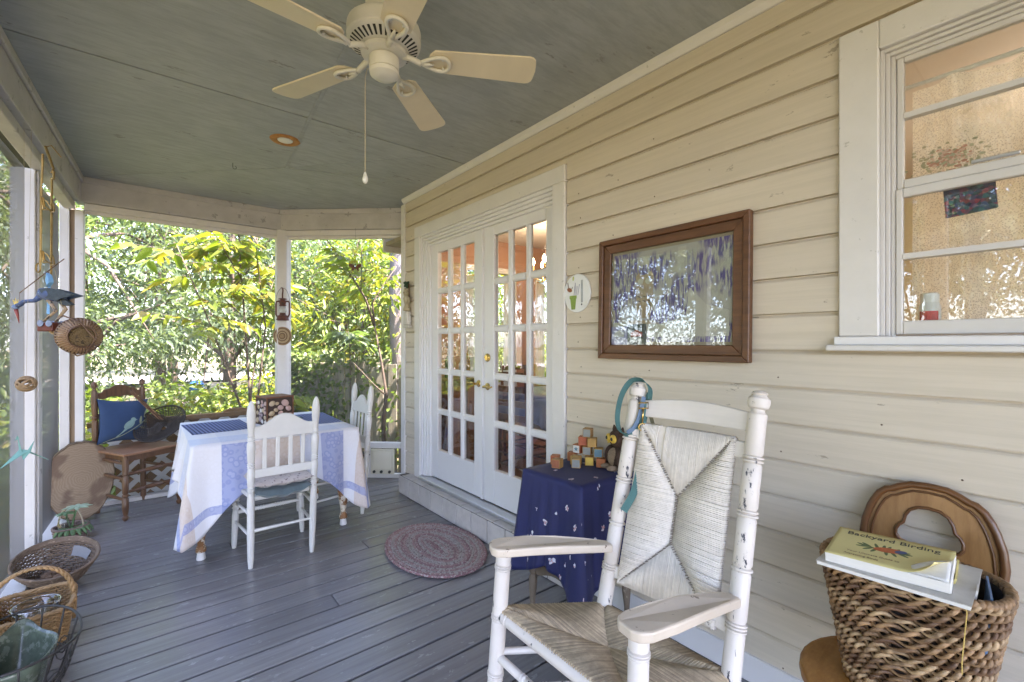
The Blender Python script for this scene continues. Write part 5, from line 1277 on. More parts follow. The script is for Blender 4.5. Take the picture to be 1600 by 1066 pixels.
# ---- oval thermometer plaque
tp_ = thing('thermometer_plaque', 'white oval thermometer plaque with a wren and green flowerpot', 'thermometer', (WX-.003, 1.786, 1.667))
MB().prism([(.101*math.cos(t), .11*math.sin(t)) for t in [2*PI*i/40 for i in range(40)]], -.012, -.0005, lambda u, v, d: (d, u, v)).build('plaque', pm('enamel_white', (.74, .75, .74), .3, .02, bmp=.02), tp_, bevel=.003)
def tpf(po, name, c): MB().prism([(u, v) for u, v in po], -.0135, -.0122, lambda u, v, d: (d, u, v)).build(name, pm('plq_'+name, c, .5, .2, 60), tp_)
tpf([(.055, -.012), (.0, -.012), (.0, -.03), (.004, -.03), (.012, -.092), (.04, -.092), (.05, -.03), (.055, -.03)], 'flowerpot_print', (.22, .33, .06))
tpf(leafpoly(.055, .022, .02, .012, R(20)), 'wren_print', (.28, .09, .04)); tpf([(.066, .03), (.072, .065), (.067, .067), (.06, .03)], 'wren_tail_print', (.15, .08, .05)); tpf([(.04, .03), (.028, .04), (.036, .026)], 'beak_print', (.12, .08, .06))
tpf([(-.033, -.055), (-.047, -.055), (-.047, .072), (-.033, .072)], 'scale_print', (.38, .40, .42)); tpf(leafpoly(-.038, -.066, .005, .005, 0), 'bulb_print', (.05, .05, .06))
for k, (a, b, r) in enumerate(((.012, -.01, .07), (.002, -.01, .05), (.022, -.01, .055), (-.008, -.01, .06))): tpf([(a, b), (a-.003, b), (a-.004-.004*k, b+r), (a+.001-.004*k, b+r)], 'lavender_print', (.33, .32, .4))
tpf(leafpoly(.026, .085, .013, .006, R(100)), 'bud_print', (.45, .5, .15))
# ---- wall figurine by the house corner
fg = thing('wall_figurine', 'narrow weathered figurine with a green top hung beside the door casing', 'figurine', (WX-.003, 3.905, 1.525))
m_stat = pm('weathered_plaster', (.42, .36, .24), .8, .25, 20, wear=((.17, .10, .06), .4, 26)); m_statw = pm('chalky_plaster', (.58, .55, .5), .8, .15, 30, wear=((.33, .2, .13), .37, 30))
MB().box(-.05, -.001, -.052, .052, 0, .025).build('base', m_statw, fg, bevel=.004)
MB().prism([(-.05, .0255), (.05, .0255), (.042, .13), (.03, .158), (-.03, .158), (-.046, .10)], -.05, -.004, lambda u, v, d: (d, u, v)).build('pedestal', m_statw, fg, bevel=.01)
MB().lathe((-.03, .0, .1585), (-.03, .0, .31), [(0, .034), (.12, .036), (.35, .022), (.5, .026), (.75, .036), (.9, .028), (1, .012)], 14).build('draped_body', m_stat, fg, smooth=True)
MB().sphere((-.032, .004, .335), (.019, .018, .024), 12, 8).build('head', m_stat, fg, smooth=True)
MB().tube([(-.03, -.032, .29), (-.04, -.05, .25), (-.05, -.03, .225)], [.012, .011, .008], 8).build('arm', m_stat, fg, smooth=True)
MB().tube([(-.03, .034, .29), (-.035, .05, .33), (-.035, .03, .37)], [.012, .010, .008], 8).build('arm', m_stat, fg, smooth=True)
MB().tube([(-.03, -.04, .27), (-.03, -.045, .33), (-.03, -.035, .41)], .007, 6).build('staff', m_brownwood, fg, smooth=True)
gmb = MB()
for i in range(26): gmb.sphere((-.03+random.gauss(0, .010), .012+random.gauss(0, .016), .405+random.gauss(0, .014)), random.uniform(.008, .014), 6, 4)
gmb.build('green_posy', pm('posy_green', (.015, .045, .02), .6, .4, 40), fg)

# ---- lantern, woven disc and butterfly on the angle post
lan = thing('barn_lantern', 'rusty red barn lantern hanging on the white angle post', 'lantern', (1.085, 5.035, 1.614))
m_lrust = pm('rust_red', (.11, .032, .018), .55, .5, 20, wear=((.05, .03, .02), .4, 25))
MB().lathe((0, 0, 0), (0, 0, .075), [(0, .056), (.08, .06), (.25, .055), (.6, .05), (.75, .03), (1, .026)], 20).build('fuel_tank', m_lrust, lan, smooth='auto')
MB().lathe((0, 0, .0755), (0, 0, .145), [(0, .027), (.3, .038), (.6, .036), (1, .024)], 18).build('glass_globe', m_clear, lan, smooth=True)
MB().lathe((0, 0, .1455), (0, 0, .225), [(0, .03), (.1, .034), (.2, .027), (.5, .034), (.62, .026), (.8, .024), (.86, .04), (.92, .04), (1, .018)], 18).build('chimney_cap', m_lrust, lan, smooth='auto')
for s in (-1, 1): MB().tube([Vector((0, 0, .195))+LF*(s*.03), Vector((0, 0, .19))+LF*(s*.062), Vector((0, 0, .17))+LF*(s*.068), Vector((0, 0, .06))+LF*(s*.068), Vector((0, 0, .03))+LF*(s*.05)], .0085, 8).build('side_tube', m_lrust, lan, smooth=True)
MB().tube(arc((0, 0, .185), .068, 0, PI, 16, LF, UP*2.1), .0018, 5).build('bail', m_blackmetal, lan)
MB().tube([Vector((0, 0, .326)), Vector((0, .03, .335)), Vector((0, .082, .335))], .004, 6).tube([Vector((0, .0, .326)), Vector((0, -.01, .30)), Vector((0, .01, .265)), Vector((0, .005, .226))], .007, 6).build('hook', m_lrust, lan)
dsc = thing('woven_disc', 'round flat woven disc with a star pattern hung below the lantern', 'wall basket', (1.10, 5.105, 1.457)); 
dn_ = (TC*1.0).normalized(); du = LF; 
for k in range(9):
    r = .008+.0102*k
    MB().tube([dn_*.012*(1-k/14)+du*(r*math.cos(2*PI*i/40))+UP*(r*math.sin(2*PI*i/40)) for i in range(40)], .0056, 6, closed=True).build('coil', [pm('coil_tan', (.33, .22, .12), .8, .25, 60), pm('coil_brown', (.17, .10, .055), .8, .3, 60), pm('coil_pale', (.43, .32, .2), .8, .2, 60)][[0, 0, 1, 2, 1, 2, 2, 1, 0][k]], dsc, smooth=True)
bf = thing('hanging_butterfly', 'small dark metal butterfly dangling in the angled end bay', 'ornament', (1.66, 4.58, 2.15))
MB().prism([(0, 0), (.02, .03), (.055, .04), (.06, .01), (.03, -.008), (.04, -.035), (.015, -.03)], -.001, .001, lambda u, v, d: tuple(LF*u+UP*v+TC*(d+.3*u))).build('wing', m_lrust, bf)
MB().prism([(0, 0), (-.02, .03), (-.055, .04), (-.06, .01), (-.03, -.008), (-.04, -.035), (-.015, -.03)], -.001, .001, lambda u, v, d: tuple(LF*u+UP*v+TC*(d-.1*u))).build('wing', m_lrust, bf)
MB().tube([(0, 0, -.03), (0, 0, .035)], [.003, .005], 6).tube([(0, 0, .035), (0, 0, .40)], .0008, 4).build('body', m_blackmetal, bf)

# ---- hanging things by the rail side
K = 2.4/711
def hp(ox, oy): return lambda x, y_, o=0: LF*((ox-x)*K)+UP*((oy-y_)*K)+TC*o
m_wire = pm('aged_brass_wire', (.30, .2, .075), .4, .3, 30, metal=.8)
hk2 = thing('hook_rack', 'aged brass wire rack with scrolled hooks hanging from the beam', 'hook rack', (-.40, 3.405, 2.40))
h = hp(60, 232)
mm = MB()
mm.tube([h(52, 250), h(53, 238), h(50.5, 300), h(49.5, 395), h(49, 412)], .0055, 6).tube([h(49, 412)]+[h(46+3.5*math.cos(t)+0, 416+7*math.sin(t)) for t in np.linspace(0, 5.0, 12)], .004, 6)
mm.build('side_wire', m_wire, hk2)
mm = MB().tube([h(67, 268), h(69, 262), h(70.5, 266), h(69.5, 278), h(67, 275), h(67, 290), h(66, 430)], .0055, 6); mm.build('main_wire', m_wire, hk2)
MB().tube([h(57, 226), h(62, 240), h(70, 262)], .006, 6).tube([h(57, 228, 0), h(60, 222, -.02), h(64, 236, -.06)], .003, 6).build('hanger', m_wire, hk2)
for yy in (320, 402):
    MB().tube([h(53, yy+4)]+[h(58+5*math.cos(t), yy-2-7*math.sin(t), .01*math.sin(t)) for t in np.linspace(PI, .2, 10)]+[h(66, yy+4)], .0038, 5).build('scroll', m_wire, hk2)
    MB().tube([h(53, yy+5), h(70, yy+6, .01)], .0038, 5).tube([h(66, yy+10), h(80, yy+10, .03), h(82, yy+2, .04), h(80, yy-4, .04), h(77.5, yy+2, .04)], .0038, 5).tube([h(66, yy+8), h(71, yy+4, .05), h(72, yy-8, .06), h(69, yy-10, .06), h(67.5, yy-2, .05)], .0038, 5).build('hook', m_wire, hk2)
# heron
hr = thing('heron_mobile', 'painted wooden blue heron on a red wheeled base hanging from the rack', 'hanging ornament', (-.385, 3.385, 1.555))
h = hp(72, 486)
m_hb = pm('heron_blue', (.045, .075, .17), .5, .5, 60, wear=((.2, .3, .4), .36, 70)); m_hd = pm('heron_dark', (.03, .045, .06), .5, .4, 50, wear=((.15, .2, .2), .3, 60)); m_hleg = pm('heron_leg', (.38, .27, .17), .6, .3, 40, wear=((.06, .05, .05), .4, 40))
MB().tube([h(50, 463), h(58, 460), h(72, 462, .01), h(86, 465), h(96, 467)], [.006, .030, .034, .026, .008], 12, flat=(1, .7)).build('body', m_hb, hr, smooth=True)
MB().tube([h(56, 465), h(47, 471), h(38, 471.5), h(30, 472.5), h(25, 477), h(20, 479)], [.016, .0105, .0095, .010, .012, .012], 10).build('neck', m_hb, hr, smooth=True)
MB().sphere(h(17.5, 481), (.016, .012, .014), 12, 8).build('head', pm('heron_head', (.14, .2, .32), .5, .3, 50), hr, smooth=True)
MB().tube([h(18, 485), h(20.5, 494), h(23, 506)], [.009, .006, .0012], 8).build('beak', pm('heron_beak', (.24, .05, .04), .5, .2), hr, smooth=True)
for i, (dx, dy) in enumerate(((-4, -9), (0, -11), (4, -9))): MB().tube([h(17+i*1.5, 477), h(17+dx, 478+dy)], [.005, .001], 6).build('crest_feather', pm('crest_yellow', (.6, .45, .13), .6), hr)
for o in (-.025, .025):
    MB().prism([(62, 454), (78, 452), (95, 456), (117, 463), (96, 468), (90, 472), (72, 468)], o-.004, o+.004, lambda u, v, d: tuple(h(u, v, d))).build('wing', m_hd, hr)
MB().prism([(80, 468), (92, 466), (107, 477), (99, 479), (90, 477)], -.012, .012, lambda u, v, d: tuple(h(u, v, d))).build('tail', m_hd, hr)
MB().tube([h(72, 470, .012), h(84, 487, .012), h(65, 503, .012)], [.010, .0075, .006], 8).build('leg', m_hleg, hr, smooth=True)
MB().tube([h(82, 470, -.012), h(92, 484, -.012), h(76, 504, -.012)], [.011, .0085, .006], 8).build('leg', m_hleg, hr, smooth=True)
MB().prism([(59, 505), (83, 505), (83, 519), (59, 519)], -.03, .03, lambda u, v, d: tuple(h(u, v, d))).build('wheeled_base', pm('base_red', (.13, .03, .02), .5, .3, 30), hr, bevel=.004)
for x in (66, 79):
    for o in (-.036, .0315): MB().lathe(h(x, 507, o), h(x, 507, o+.005), [(0, .016), (.5, .017), (1, .015)], 14).build('wheel', pm('wheel_grey', (.2, .24, .33), .5, .3, 60), hr, smooth='auto')
MB().tube([h(23.6, 459), h(93, 406)], .0026, 6).tube([h(23.6, 459), h(24, 472)], .001, 4).tube([h(68, 425), h(69, 432)], .002, 4).build('hanging_rod', m_brownwood, hr)
ribbon([h(68, 428), h(66, 440), h(70, 452), h(68.5, 470), h(68, 492)], .016, .001, LF, 'blue_ribbon', pm('blue_ribbon', (.16, .35, .55), .5, .2), hr)
ribbon([h(68, 428), h(74, 434, .01), h(77, 443, .015), h(70, 450, .01)], .02, .001, TC+LF*.5, 'blue_ribbon', pm('blue_ribbon', (.16, .35, .55), .5, .2), hr)
# hanging gourd-shaped basket
hb = thing('hanging_basket', 'small round ribbed wicker basket hanging on its side at the post', 'basket', (-.27, 3.33, 1.42))
h = hp(128, 525); axb = (LF*-.78+TC*.62-UP*.05).normalized(); bu = axb.orthogonal().normalized(); bv = axb.cross(bu)
m_rib = pm('ribbed_wicker', (.29, .175, .10), .6, .3, 30, wear=((.42, .30, .2), .4, 20)); m_ribd = pm('coarse_wicker', (.17, .11, .045), .8, .4, 60, bmp=1, bscale=90, bdist=.01, wear=((.05, .03, .015), .45, 60))
prf = [(-.075, .02), (-.07, .05), (-.05, .078), (-.02, .092), (.01, .092), (.035, .083), (.055, .068), (.066, .056)]
def bsk(r, z, a): return axb*z+bu*(r*math.cos(a))+bv*(r*math.sin(a))
MB().grid(lambda u, v: bsk(prf[int(round(v*7))][1]-.004, prf[int(round(v*7))][0], 2*PI*u), 36, 8, wrap=True).build('inner_shell', m_rib, hb, smooth=True)
rb_ = MB()
for i in range(40): rb_.tube([bsk(r, z, 2*PI*i/40) for z, r in prf], .0038, 5)
tag(rb_.build('ribs', m_rib, hb, smooth=True), kind='stuff')
for r, z in ((.056, .067), (.093, -.005)): MB().tube([bsk(r, z, 2*PI*i/36) for i in range(36)], .0045, 6, closed=True).build('hoop', m_brownwood, hb, smooth=True)
MB().lathe(axb*.055, axb*.062, [(0, .055), (1, .05)], 24).build('woven_centre', m_ribd, hb)
MB().tube([h(100, 500, .03), h(120, 494, .06), h(150, 505, .07), h(166, 530, .05), h(150, 552, .04), h(130, 556, .02), h(105, 545, 0)], .004, 6).build('handle', m_brownwood, hb, smooth=True)
kn = MB()
for i in range(7):
    a = i*.9; e1 = (LF*math.cos(a)+TC*math.sin(a)); e2 = (UP+e1.cross(UP)*.4*math.sin(i)).normalized()
    kn.tube([h(93, 515)+e1*(.034*math.cos(t))*.9+e2*(.026*math.sin(t)) for t in np.linspace(0, 2*PI, 18)[:-1]], .005, 5, closed=True)
kn.build('knot', pm('knot_tan', (.38, .28, .17), .8, .3, 40), hb, smooth=True)
MB().tube([h(120, 494, .06), h(96, 425, .02), h(80, 402, -.0)], .001, 4).build('hanging_string', m_rope, hb)
# woven ball and paper crane
wb2 = thing('woven_ball', 'small ball of woven vine hanging on a thread at the rail side', 'ornament', (-.47, 3.36, 1.175))
wbm = MB()
for i in range(16):
    a = i*1.9; n_ = Vector((math.sin(a)*math.cos(i), math.cos(a), math.sin(i*1.3))).normalized(); e1 = n_.orthogonal().normalized(); e2 = n_.cross(e1)
    wbm.tube([Vector((0, 0, 0))+(e1*math.cos(t)+e2*math.sin(t))*.037 for t in np.linspace(0, 2*PI, 20)[:-1]], .0042, 5, closed=True)
tag(wbm.build('vine_strands', pm('vine', (.3, .2, .11), .8, .3, 40), wb2, smooth=True), kind='stuff')
MB().tube([(0, 0, .036), (.02, -.01, 1.31)], .0006, 4).build('thread', m_rope, wb2)
cr = thing('paper_crane', 'folded teal paper crane hanging low on a thread', 'ornament', (-.475, 3.34, .84))
m_cr = pm('teal_paper', (.13, .3, .27), .7, .15, 20); h = hp(0, 0)
def tri(a, b, c, name):
    a, b, c = [h(*p) for p in (a, b, c)]; n_ = (b-a).cross(c-a).normalized()*.0008
    MB().add([a-n_, b-n_, c-n_, a+n_, b+n_, c+n_], [(0, 2, 1), (3, 4, 5), (0, 1, 4, 3), (1, 2, 5, 4), (2, 0, 3, 5)]).build(name, m_cr, cr)
tri((-6, -2, 0), (8, 0, 0), (-20, 24, .05), 'wing'); tri((-2, 0, 0), (10, 2, 0), (22, 18, -.05), 'wing'); tri((-7, 2, 0), (2, 8, .01), (-10, -22, 0), 'neck'); tri((4, 2, 0), (12, 4, .01), (15, -14, .0), 'tail'); tri((-10, -22, 0), (-7.5, -18, 0), (-14, -14, 0), 'beak')
tri((-7, -2, 0), (11, 0, 0), (3, 14, .012), 'body')
MB().tube([(0, 0, .01), (0, .0, 1.66)], .0005, 4).build('thread', m_rope, cr)

# ---- wicker baskets along the rail
def wicker(parent, fn, rows, N, r, mat, mat2, amp=.006, stake=.004, name='weave', z0=.0, z1=1.0):
    """fn(t, f, off) -> point; f 0 base .. 1 rim"""
    m = MB(); n = N*3
    for k in range(rows):
        f = z0+(z1-z0)*(k+.5)/rows
        m.tube([fn(2*PI*i/n, f, amp*math.cos(N/2*2*PI*i/n+PI*k)) for i in range(n)], r*random.uniform(.9, 1.1), 5, closed=True)
    tag(m.build(name, mat, parent, smooth=True), kind='stuff')
    s = MB()
    for i in range(N):
        t = 2*PI*i/N; s.tube([fn(t, f, 0) for f in np.linspace(0, 1, 6)], stake, 5)
    tag(s.build('stakes', mat2, parent, smooth=True), kind='stuff')
def rope_rim(parent, fn, f, r, mat, n=160, tw=40, name='rim'):
    for k in range(3):
        MB().tube([fn(2*PI*i/n, f, 0)+Vector((0, 0, r*.7*math.sin(tw*2*PI*i/n+k*2.09)))+(fn(2*PI*i/n, f, 1)-fn(2*PI*i/n, f, 0)).normalized()*(r*.7*math.cos(tw*2*PI*i/n+k*2.09)) for i in range(n)], r*.75, 5, closed=True).build(name, mat, parent, smooth=True)
m_wk1 = pm('willow_dark', (.14, .095, .065), .7, .4, 25, wear=((.27, .19, .13), .4, 30)); m_wk2 = pm('willow_honey', (.36, .22, .10), .6, .3, 25, wear=((.2, .11, .05), .36, 30)); m_wk3 = pm('willow_mauve', (.27, .2, .18), .75, .25, 30)
b1 = thing('oval_basket', 'dark flared oval willow basket lying tilted on the floor by the rail', 'basket', (-.395, 3.665, .012))
e1, e2 = (LF*-1+TC*.12).normalized(), (TC*-1+LF*-.12).normalized()
def f1(t, f, off):
    a, b = (.105+.095*f**.8)+off, (.075+.085*f**.8)+off
    return e1*(a*math.cos(t))+e2*(b*math.sin(t)) + UP*(.008+.125*f + .04*f*math.sin(t)*1.0 - .025*f*math.cos(t))
wicker(b1, f1, 17, 30, .0048, m_wk1, m_wk1, .005)
for f in (.97, 1.01, 1.05, 1.08): MB().tube([f1(2*PI*i/120, f, .0) for i in range(120)], .0075, 6, closed=True).build('rim', m_wk1, b1, smooth=True)
MB().prism([tuple((f1(2*PI*i/30, .03, -.006)).xy) for i in range(30)], .006, .012, lambda u, v, d: (u, v, d)).build('base', m_wk1, b1)
MB().grid(lambda u, v: f1(R(60)+R(45)*u, .55+.3*v, -.012), 10, 5).build('paper_scrap', pm('grey_paper', (.20, .2, .21), .7, .1), b1, solid=.002)
for k in range(9):
    a = k*.7; c_ = e1*(.05*math.cos(a))+e2*(.035*math.sin(a))
    MB().sphere((c_.x, c_.y, .045), (.024, .02, .016), 10, 7).build('pine_cone', pm('cone_brown', (.2, .12, .07), .8, .5, 60, bmp=1, bscale=60, bdist=.02), b1, smooth=True)
b2 = thing('handled_basket', 'honey willow basket with an arched handle and a glass bowl inside', 'basket', (-.405, 3.02, .002), R(2))
def f2(t, f, off):
    c, s = math.cos(t), math.sin(t); e = 2/4.5; a, b = .115+.025*f+off, .13+.03*f+off
    return Vector((a*abs(c)**e*(1 if c > 0 else -1), b*abs(s)**e*(1 if s > 0 else -1), .008+.165*f))
wicker(b2, f2, 18, 32, .0045, m_wk2, m_wk2, .005); rope_rim(b2, f2, 1.02, .009, m_wk2)
MB().prism([tuple(f2(2*PI*i/30, .0, -.006).xy) for i in range(30)], .006, .012, lambda u, v, d: (u, v, d)).build('base', m_wk2, b2)
for k in range(3):
    hp_ = []
    for i in range(60):
        t = PI*i/59; p_ = i*.75+k*2.09; hp_.append(Vector((.14*math.cos(t)+.005*math.cos(p_), .008*math.sin(p_), .15+.19*math.sin(t)**.8)))
    MB().tube([Vector((.14, 0, .06))]+hp_+[Vector((-.14, 0, .06))], .0068, 6).build('handle', m_wk2, b2, smooth=True)
gb = thing('glass_bowl', 'clear glass bowl standing inside the honey handled basket', 'bowl', (-.385, 2.98, .09))
go = MB().grid(lambda u, v: ((lambda r, z: (r*math.cos(2*PI*u), r*math.sin(2*PI*u), z))(*[(.0, 0), (.05, 0), (.065, .02), (.078, .06), (.082, .10), (.079, .10), (.074, .06), (.06, .022), (.045, .006), (0, .006)][int(round(v*9))])), 40, 10, wrap=True)
go.build('bowl', glassmat('bowl_glass', (.9, .9, .88), .02, 1.5, .06), gb, smooth=True)
MB().tube([(.0805*math.cos(2*PI*i/40), .0805*math.sin(2*PI*i/40), .101) for i in range(40)], .003, 6, closed=True).build('rim', glassmat('rim_glass', (.75, .75, .72), .05, 1.6, .25), gb, smooth=True)
b3 = thing('wire_basket', 'black scrollwork wire basket holding the green bowl in the front corner', 'wire basket', (-.375, 2.515, .002))
def f3(t, f, off): 
    a, b = (.09+.085*f**.7)+off, (.13+.12*f**.7)+off
    return Vector((a*math.cos(t), b*math.sin(t), .006+.225*f+.03*f*abs(math.sin(t))))
for f, r in ((1, .005), (.5, .0028), (.0, .004)): MB().tube([f3(2*PI*i/60, f, 0) for i in range(60)], r, 6, closed=True).build('hoop', m_blackmetal, b3, smooth=True)
for i in range(14):
    t = 2*PI*i/14; MB().tube([f3(t, f, 0) for f in np.linspace(0, 1, 7)], .0038, 5).build('upright', m_blackmetal, b3, smooth=True)
    sc_ = []
    for k in range(22):
        w = k/21; an = 4.2*PI*w; rr = .008+.05*w; sc_.append(f3(t+PI/14+rr*math.cos(an)/.2, .48+rr*math.sin(an)/.21*.8, .002))
    MB().tube(sc_, .0022, 5).build('scroll', m_blackmetal, b3)
gbw = thing('green_bowl', 'mottled green leaf-shaped ceramic bowl in the wire basket', 'bowl', (-.39, 2.50, .016))
m_cel = pm('celadon_glaze', (.085, .11, .08), .2, .5, 18, bmp=.35, bscale=25, wear=((.17, .2, .16), .45, 26), spec=.6)
def gfn2(u, v):
    prof_ = [(0, 0), (.4, .005), (.62, .05), (.82, .12), (1, .20), (.965, .205), (.78, .13), (.57, .06), (.36, .02), (0, .018)]
    k = v*9; i = min(8, int(k)); w = k-i; r = prof_[i][0]*(1-w)+prof_[i+1][0]*w; z = prof_[i][1]*(1-w)+prof_[i+1][1]*w
    t = 2*PI*u; tip = 1+.30*math.exp(-((t-PI/2)/.4)**2)*r; wav = 1+.03*math.sin(5*t)*r
    return (.125*r*math.cos(t)*wav, .17*r*math.sin(t)*tip*wav, z+.03*r*math.exp(-((t-PI/2)/.4)**2))
MB().grid(gfn2, 56, 28, wrap=True).build('bowl', m_cel, gbw, smooth=True)
# plant basket
b4 = thing('plant_basket', 'small mauve wicker basket with a hoop handle holding a succulent', 'basket', (-.405, 4.44, .002))
def f4(t, f, off): return Vector(((.078+.014*f+off)*math.cos(t), (.078+.014*f+off)*math.sin(t), .006+.088*f))
wicker(b4, f4, 9, 22, .005, m_wk3, m_wk3, .0045); rope_rim(b4, f4, 1.02, .006, m_wk3, 90, 26)
MB().lathe((0, 0, .004), (0, 0, .075), [(0, .07), (1, .078)], 24).build('soil', m_bark, b4)
MB().tube([Vector((0, 0, .09))+LF*(.088*math.cos(t))+UP*(.14*math.sin(t)) for t in np.linspace(0, PI, 18)], .005, 6).build('handle', pm('pale_willow', (.45, .38, .27), .7), b4, smooth=True)
sc = thing('succulent', 'pale green succulent with trailing fleshy leaves growing in the mauve basket', 'plant', (-.40, 4.43, .076))
m_suc = pm('succulent_green', (.12, .22, .10), .45, .3, 30); m_suc2 = pm('succulent_pale', (.27, .36, .25), .5, .2, 30)
def fat(base, d, Lh, w, droop, mat, name='leaf'):
    d = Vector(d).normalized(); pts = [Vector(base)+d*(Lh*k/5)-UP*(droop*(k/5)**2) for k in range(6)]
    MB().tube(pts, [w*.5, w*.9, w, w*.9, w*.6, w*.1], 7, flat=(.45, 1)).build(name, mat, sc, smooth=True)
MB().tube([(0, 0, 0), (.01, 0, .07), (.03, -.01, .155)], .006, 6).build('stem', m_suc, sc)
MB().tube([(0, 0, 0), (-.02, .01, .06), (-.03, 0, .12)], .006, 6).build('stem', m_suc, sc)
for i in range(8): a = i*.8; fat((.03, -.01, .15), (math.cos(a), math.sin(a), .25), .085, .016, .02, m_suc2)
for i in range(7): a = i*.9+.3; fat((-.03, 0, .115), (math.cos(a), math.sin(a), .3), .06, .013, .02, m_suc)
for i in range(9): a = -2.4+i*.33; fat((.05*math.cos(a), .05*math.sin(a), .02), (math.cos(a), math.sin(a), .5), .075, .018, .085, m_suc)
gj = thing('glass_jar', 'small clear glass jar standing in the plant basket', 'jar', (-.437, 4.405, .076))
MB().lathe((0, 0, 0), (0, 0, .09), [(0, .025), (.1, .03), (.7, .032), (.85, .026), (1, .028)], 20).build('jar_body', glassmat('jar_glass', (.9, .93, .92), .01, 1.5, .05), gj, smooth=True)

# ================================================================== rooms behind the glass
m_bulb = emit('lit_bulb', (1, .78, .5), 3)
chd = thing('chandelier', 'brass chandelier with lit flame bulbs hanging in the dining room', 'chandelier', (2.93, 3.02, 2.499))
MB().lathe((0, 0, 0), (0, 0, -.03), [(0, .06), (.6, .05), (1, .012)], 20).build('ceiling_rose', m_brass, chd, smooth='auto')
for i in range(15):
    z = -.035-.019*i; e = (LF if i % 2 else TC); MB().tube([Vector((0, 0, z))+e*(.008*math.cos(t))+UP*(.0135*math.sin(t)) for t in np.linspace(0, 2*PI, 11)[:-1]], .0022, 5, closed=True).build('chain_link', m_brass, chd)
MB().lathe((0, 0, -.32), (0, 0, -.56), [(0, .008), (.15, .02), (.3, .012), (.6, .04), (.8, .03), (.9, .012), (1, .004)], 16).build('stem', m_brass, chd, smooth=True)
for i in range(6):
    a = 2*PI*i/6+.35; u = Vector((math.cos(a), math.sin(a), 0))
    ar = MB().tube([UP*-.5+u*.03, UP*-.55+u*.1, UP*-.52+u*.17, UP*-.46+u*.19], .006, 7).lathe(UP*-.46+u*.19, UP*-.45+u*.19, [(0, .02), (1, .026)], 12).lathe(UP*-.45+u*.19, UP*-.40+u*.19, [(0, .009), (1, .009)], 8).build('arm', m_brass, chd, smooth='auto')
    MB().lathe(UP*-.40+u*.19, UP*-.325+u*.19, [(0, .008), (.25, .017), (.5, .018), (.8, .008), (1, .001)], 10).build('bulb', m_bulb, ar, smooth=True)
pl_ = bpy.data.lights.new('chandelier_light', 'POINT'); pl_.energy = 2.2; pl_.color = (1, .76, .5); pl_.shadow_soft_size = .12
plo = bpy.data.objects.new('chandelier_light', pl_); COL.objects.link(plo); plo.parent = chd; plo.location = (0, 0, -.30)
# kitchen ceiling lamp: unseen fixture, added to give the room its warm glow
kl = thing('unseen_kitchen_lamp', 'unseen round ceiling lamp added for the warm kitchen glow behind the lace curtain', 'ceiling lamp', (3.1, -.1, 2.499))
MB().lathe((0, 0, 0), (0, 0, -.03), [(0, .15), (1, .16)], 24).build('lamp_base', m_brass, kl)
MB().lathe((0, 0, -.031), (0, 0, -.1), [(0, .15), (.5, .12), (1, .03)], 24).build('glass_shade', emit('lit_shade', (1, .85, .65), .8), kl, smooth=True)
pk = bpy.data.lights.new('kitchen_light', 'POINT'); pk.energy = 1.5; pk.color = (1, .88, .7); pk.shadow_soft_size = .15
pko = bpy.data.objects.new('kitchen_light', pk); COL.objects.link(pko); pko.parent = kl; pko.location = (0, 0, -.2)
# dining room
dt_ = thing('indoor_table', 'dark dining table with a blue cloth seen through the french doors', 'table', (3.0, 3.1, .2))
MB().box(-.45, .45, -.42, .42, .70, .73).build('table_top', m_brownwood, dt_, bevel=.004)
for i, j in ((-1, -1), (1, -1), (1, 1), (-1, 1)): MB().lathe((i*.38, j*.35, 0), (i*.38, j*.35, .699), [(0, .02), (.3, .035), (.35, .025), (.7, .04), (1, .035)], 12).build('leg', m_brownwood, dt_, smooth='auto')
m_bcl = pm('blue_cloth', (.10, .14, .26), .8, .2, 6, sheen=.3)
build_cloth(cloth(3.0, 3.1, .456, .426, .932, .16, .24, 9, .012, 5, n=160, nv=10), 'blue_tablecloth', m_bcl); tag(bpy.data.objects['blue_tablecloth'], 'dull blue cloth over the indoor dining table', 'tablecloth')
def darkchair(label, loc, rz_):
    t = thing('slat_chair', label, 'chair', loc, rz_, 'dark chairs in the dining room')
    for s in (-1, 1):
        MB().lathe((s*.19, 0, 0), (s*.2, .06, 1.0), [(0, .014), (.45, .018), (.9, .015), (1, .01)], 10).build('back_post', m_brownwood, t, smooth='auto')
        MB().lathe((s*.2, -.4, 0), (s*.19, -.39, .44), [(0, .012), (.4, .018), (1, .018)], 10).build('leg', m_brownwood, t, smooth='auto')
        for z in (.14, .26): MB().tube([(s*.19, 0, z), (s*.2, -.4, z-.01)], .009, 8).build('stretcher', m_brownwood, t)
    for z in (.14, .24, .34): MB().tube([(-.2, -.4, z), (.2, -.4, z)], .009, 8).tube([(-.19, 0, z), (.19, 0, z)], .009, 8).build('stretcher', m_brownwood, t)
    for z in (.56, .68, .80, .92): MB().bar((-.19, .035+.06*(z-.56)/.5, z), (.19, .035+.06*(z-.56)/.5, z), .014, .05).build('ladder_slat', m_brownwood, t)
    MB().prism([(-.2, .01), (.2, .01), (.22, -.42), (-.22, -.42)], .44, .465, lambda u, v, d: (u, v, d)).build('seat', m_brownwood, t, bevel=.005)
    MB().grid(lambda u, v: (-.19+.38*u, .0-.4*v, .468+.05*(math.sin(PI*u)*math.sin(PI*v))**.4), 12, 12).build('seat_pad', pm('tan_pad', (.33, .25, .18), .9, .3, 14), t, smooth=True)
    return t
darkchair('dark ladder-back chair with tan pad nearest the glass of the right door', (2.42, 2.98, .2), R(-85+180))
darkchair('dark ladder-back chair on the far side of the indoor table', (3.15, 3.78, .2), R(0))
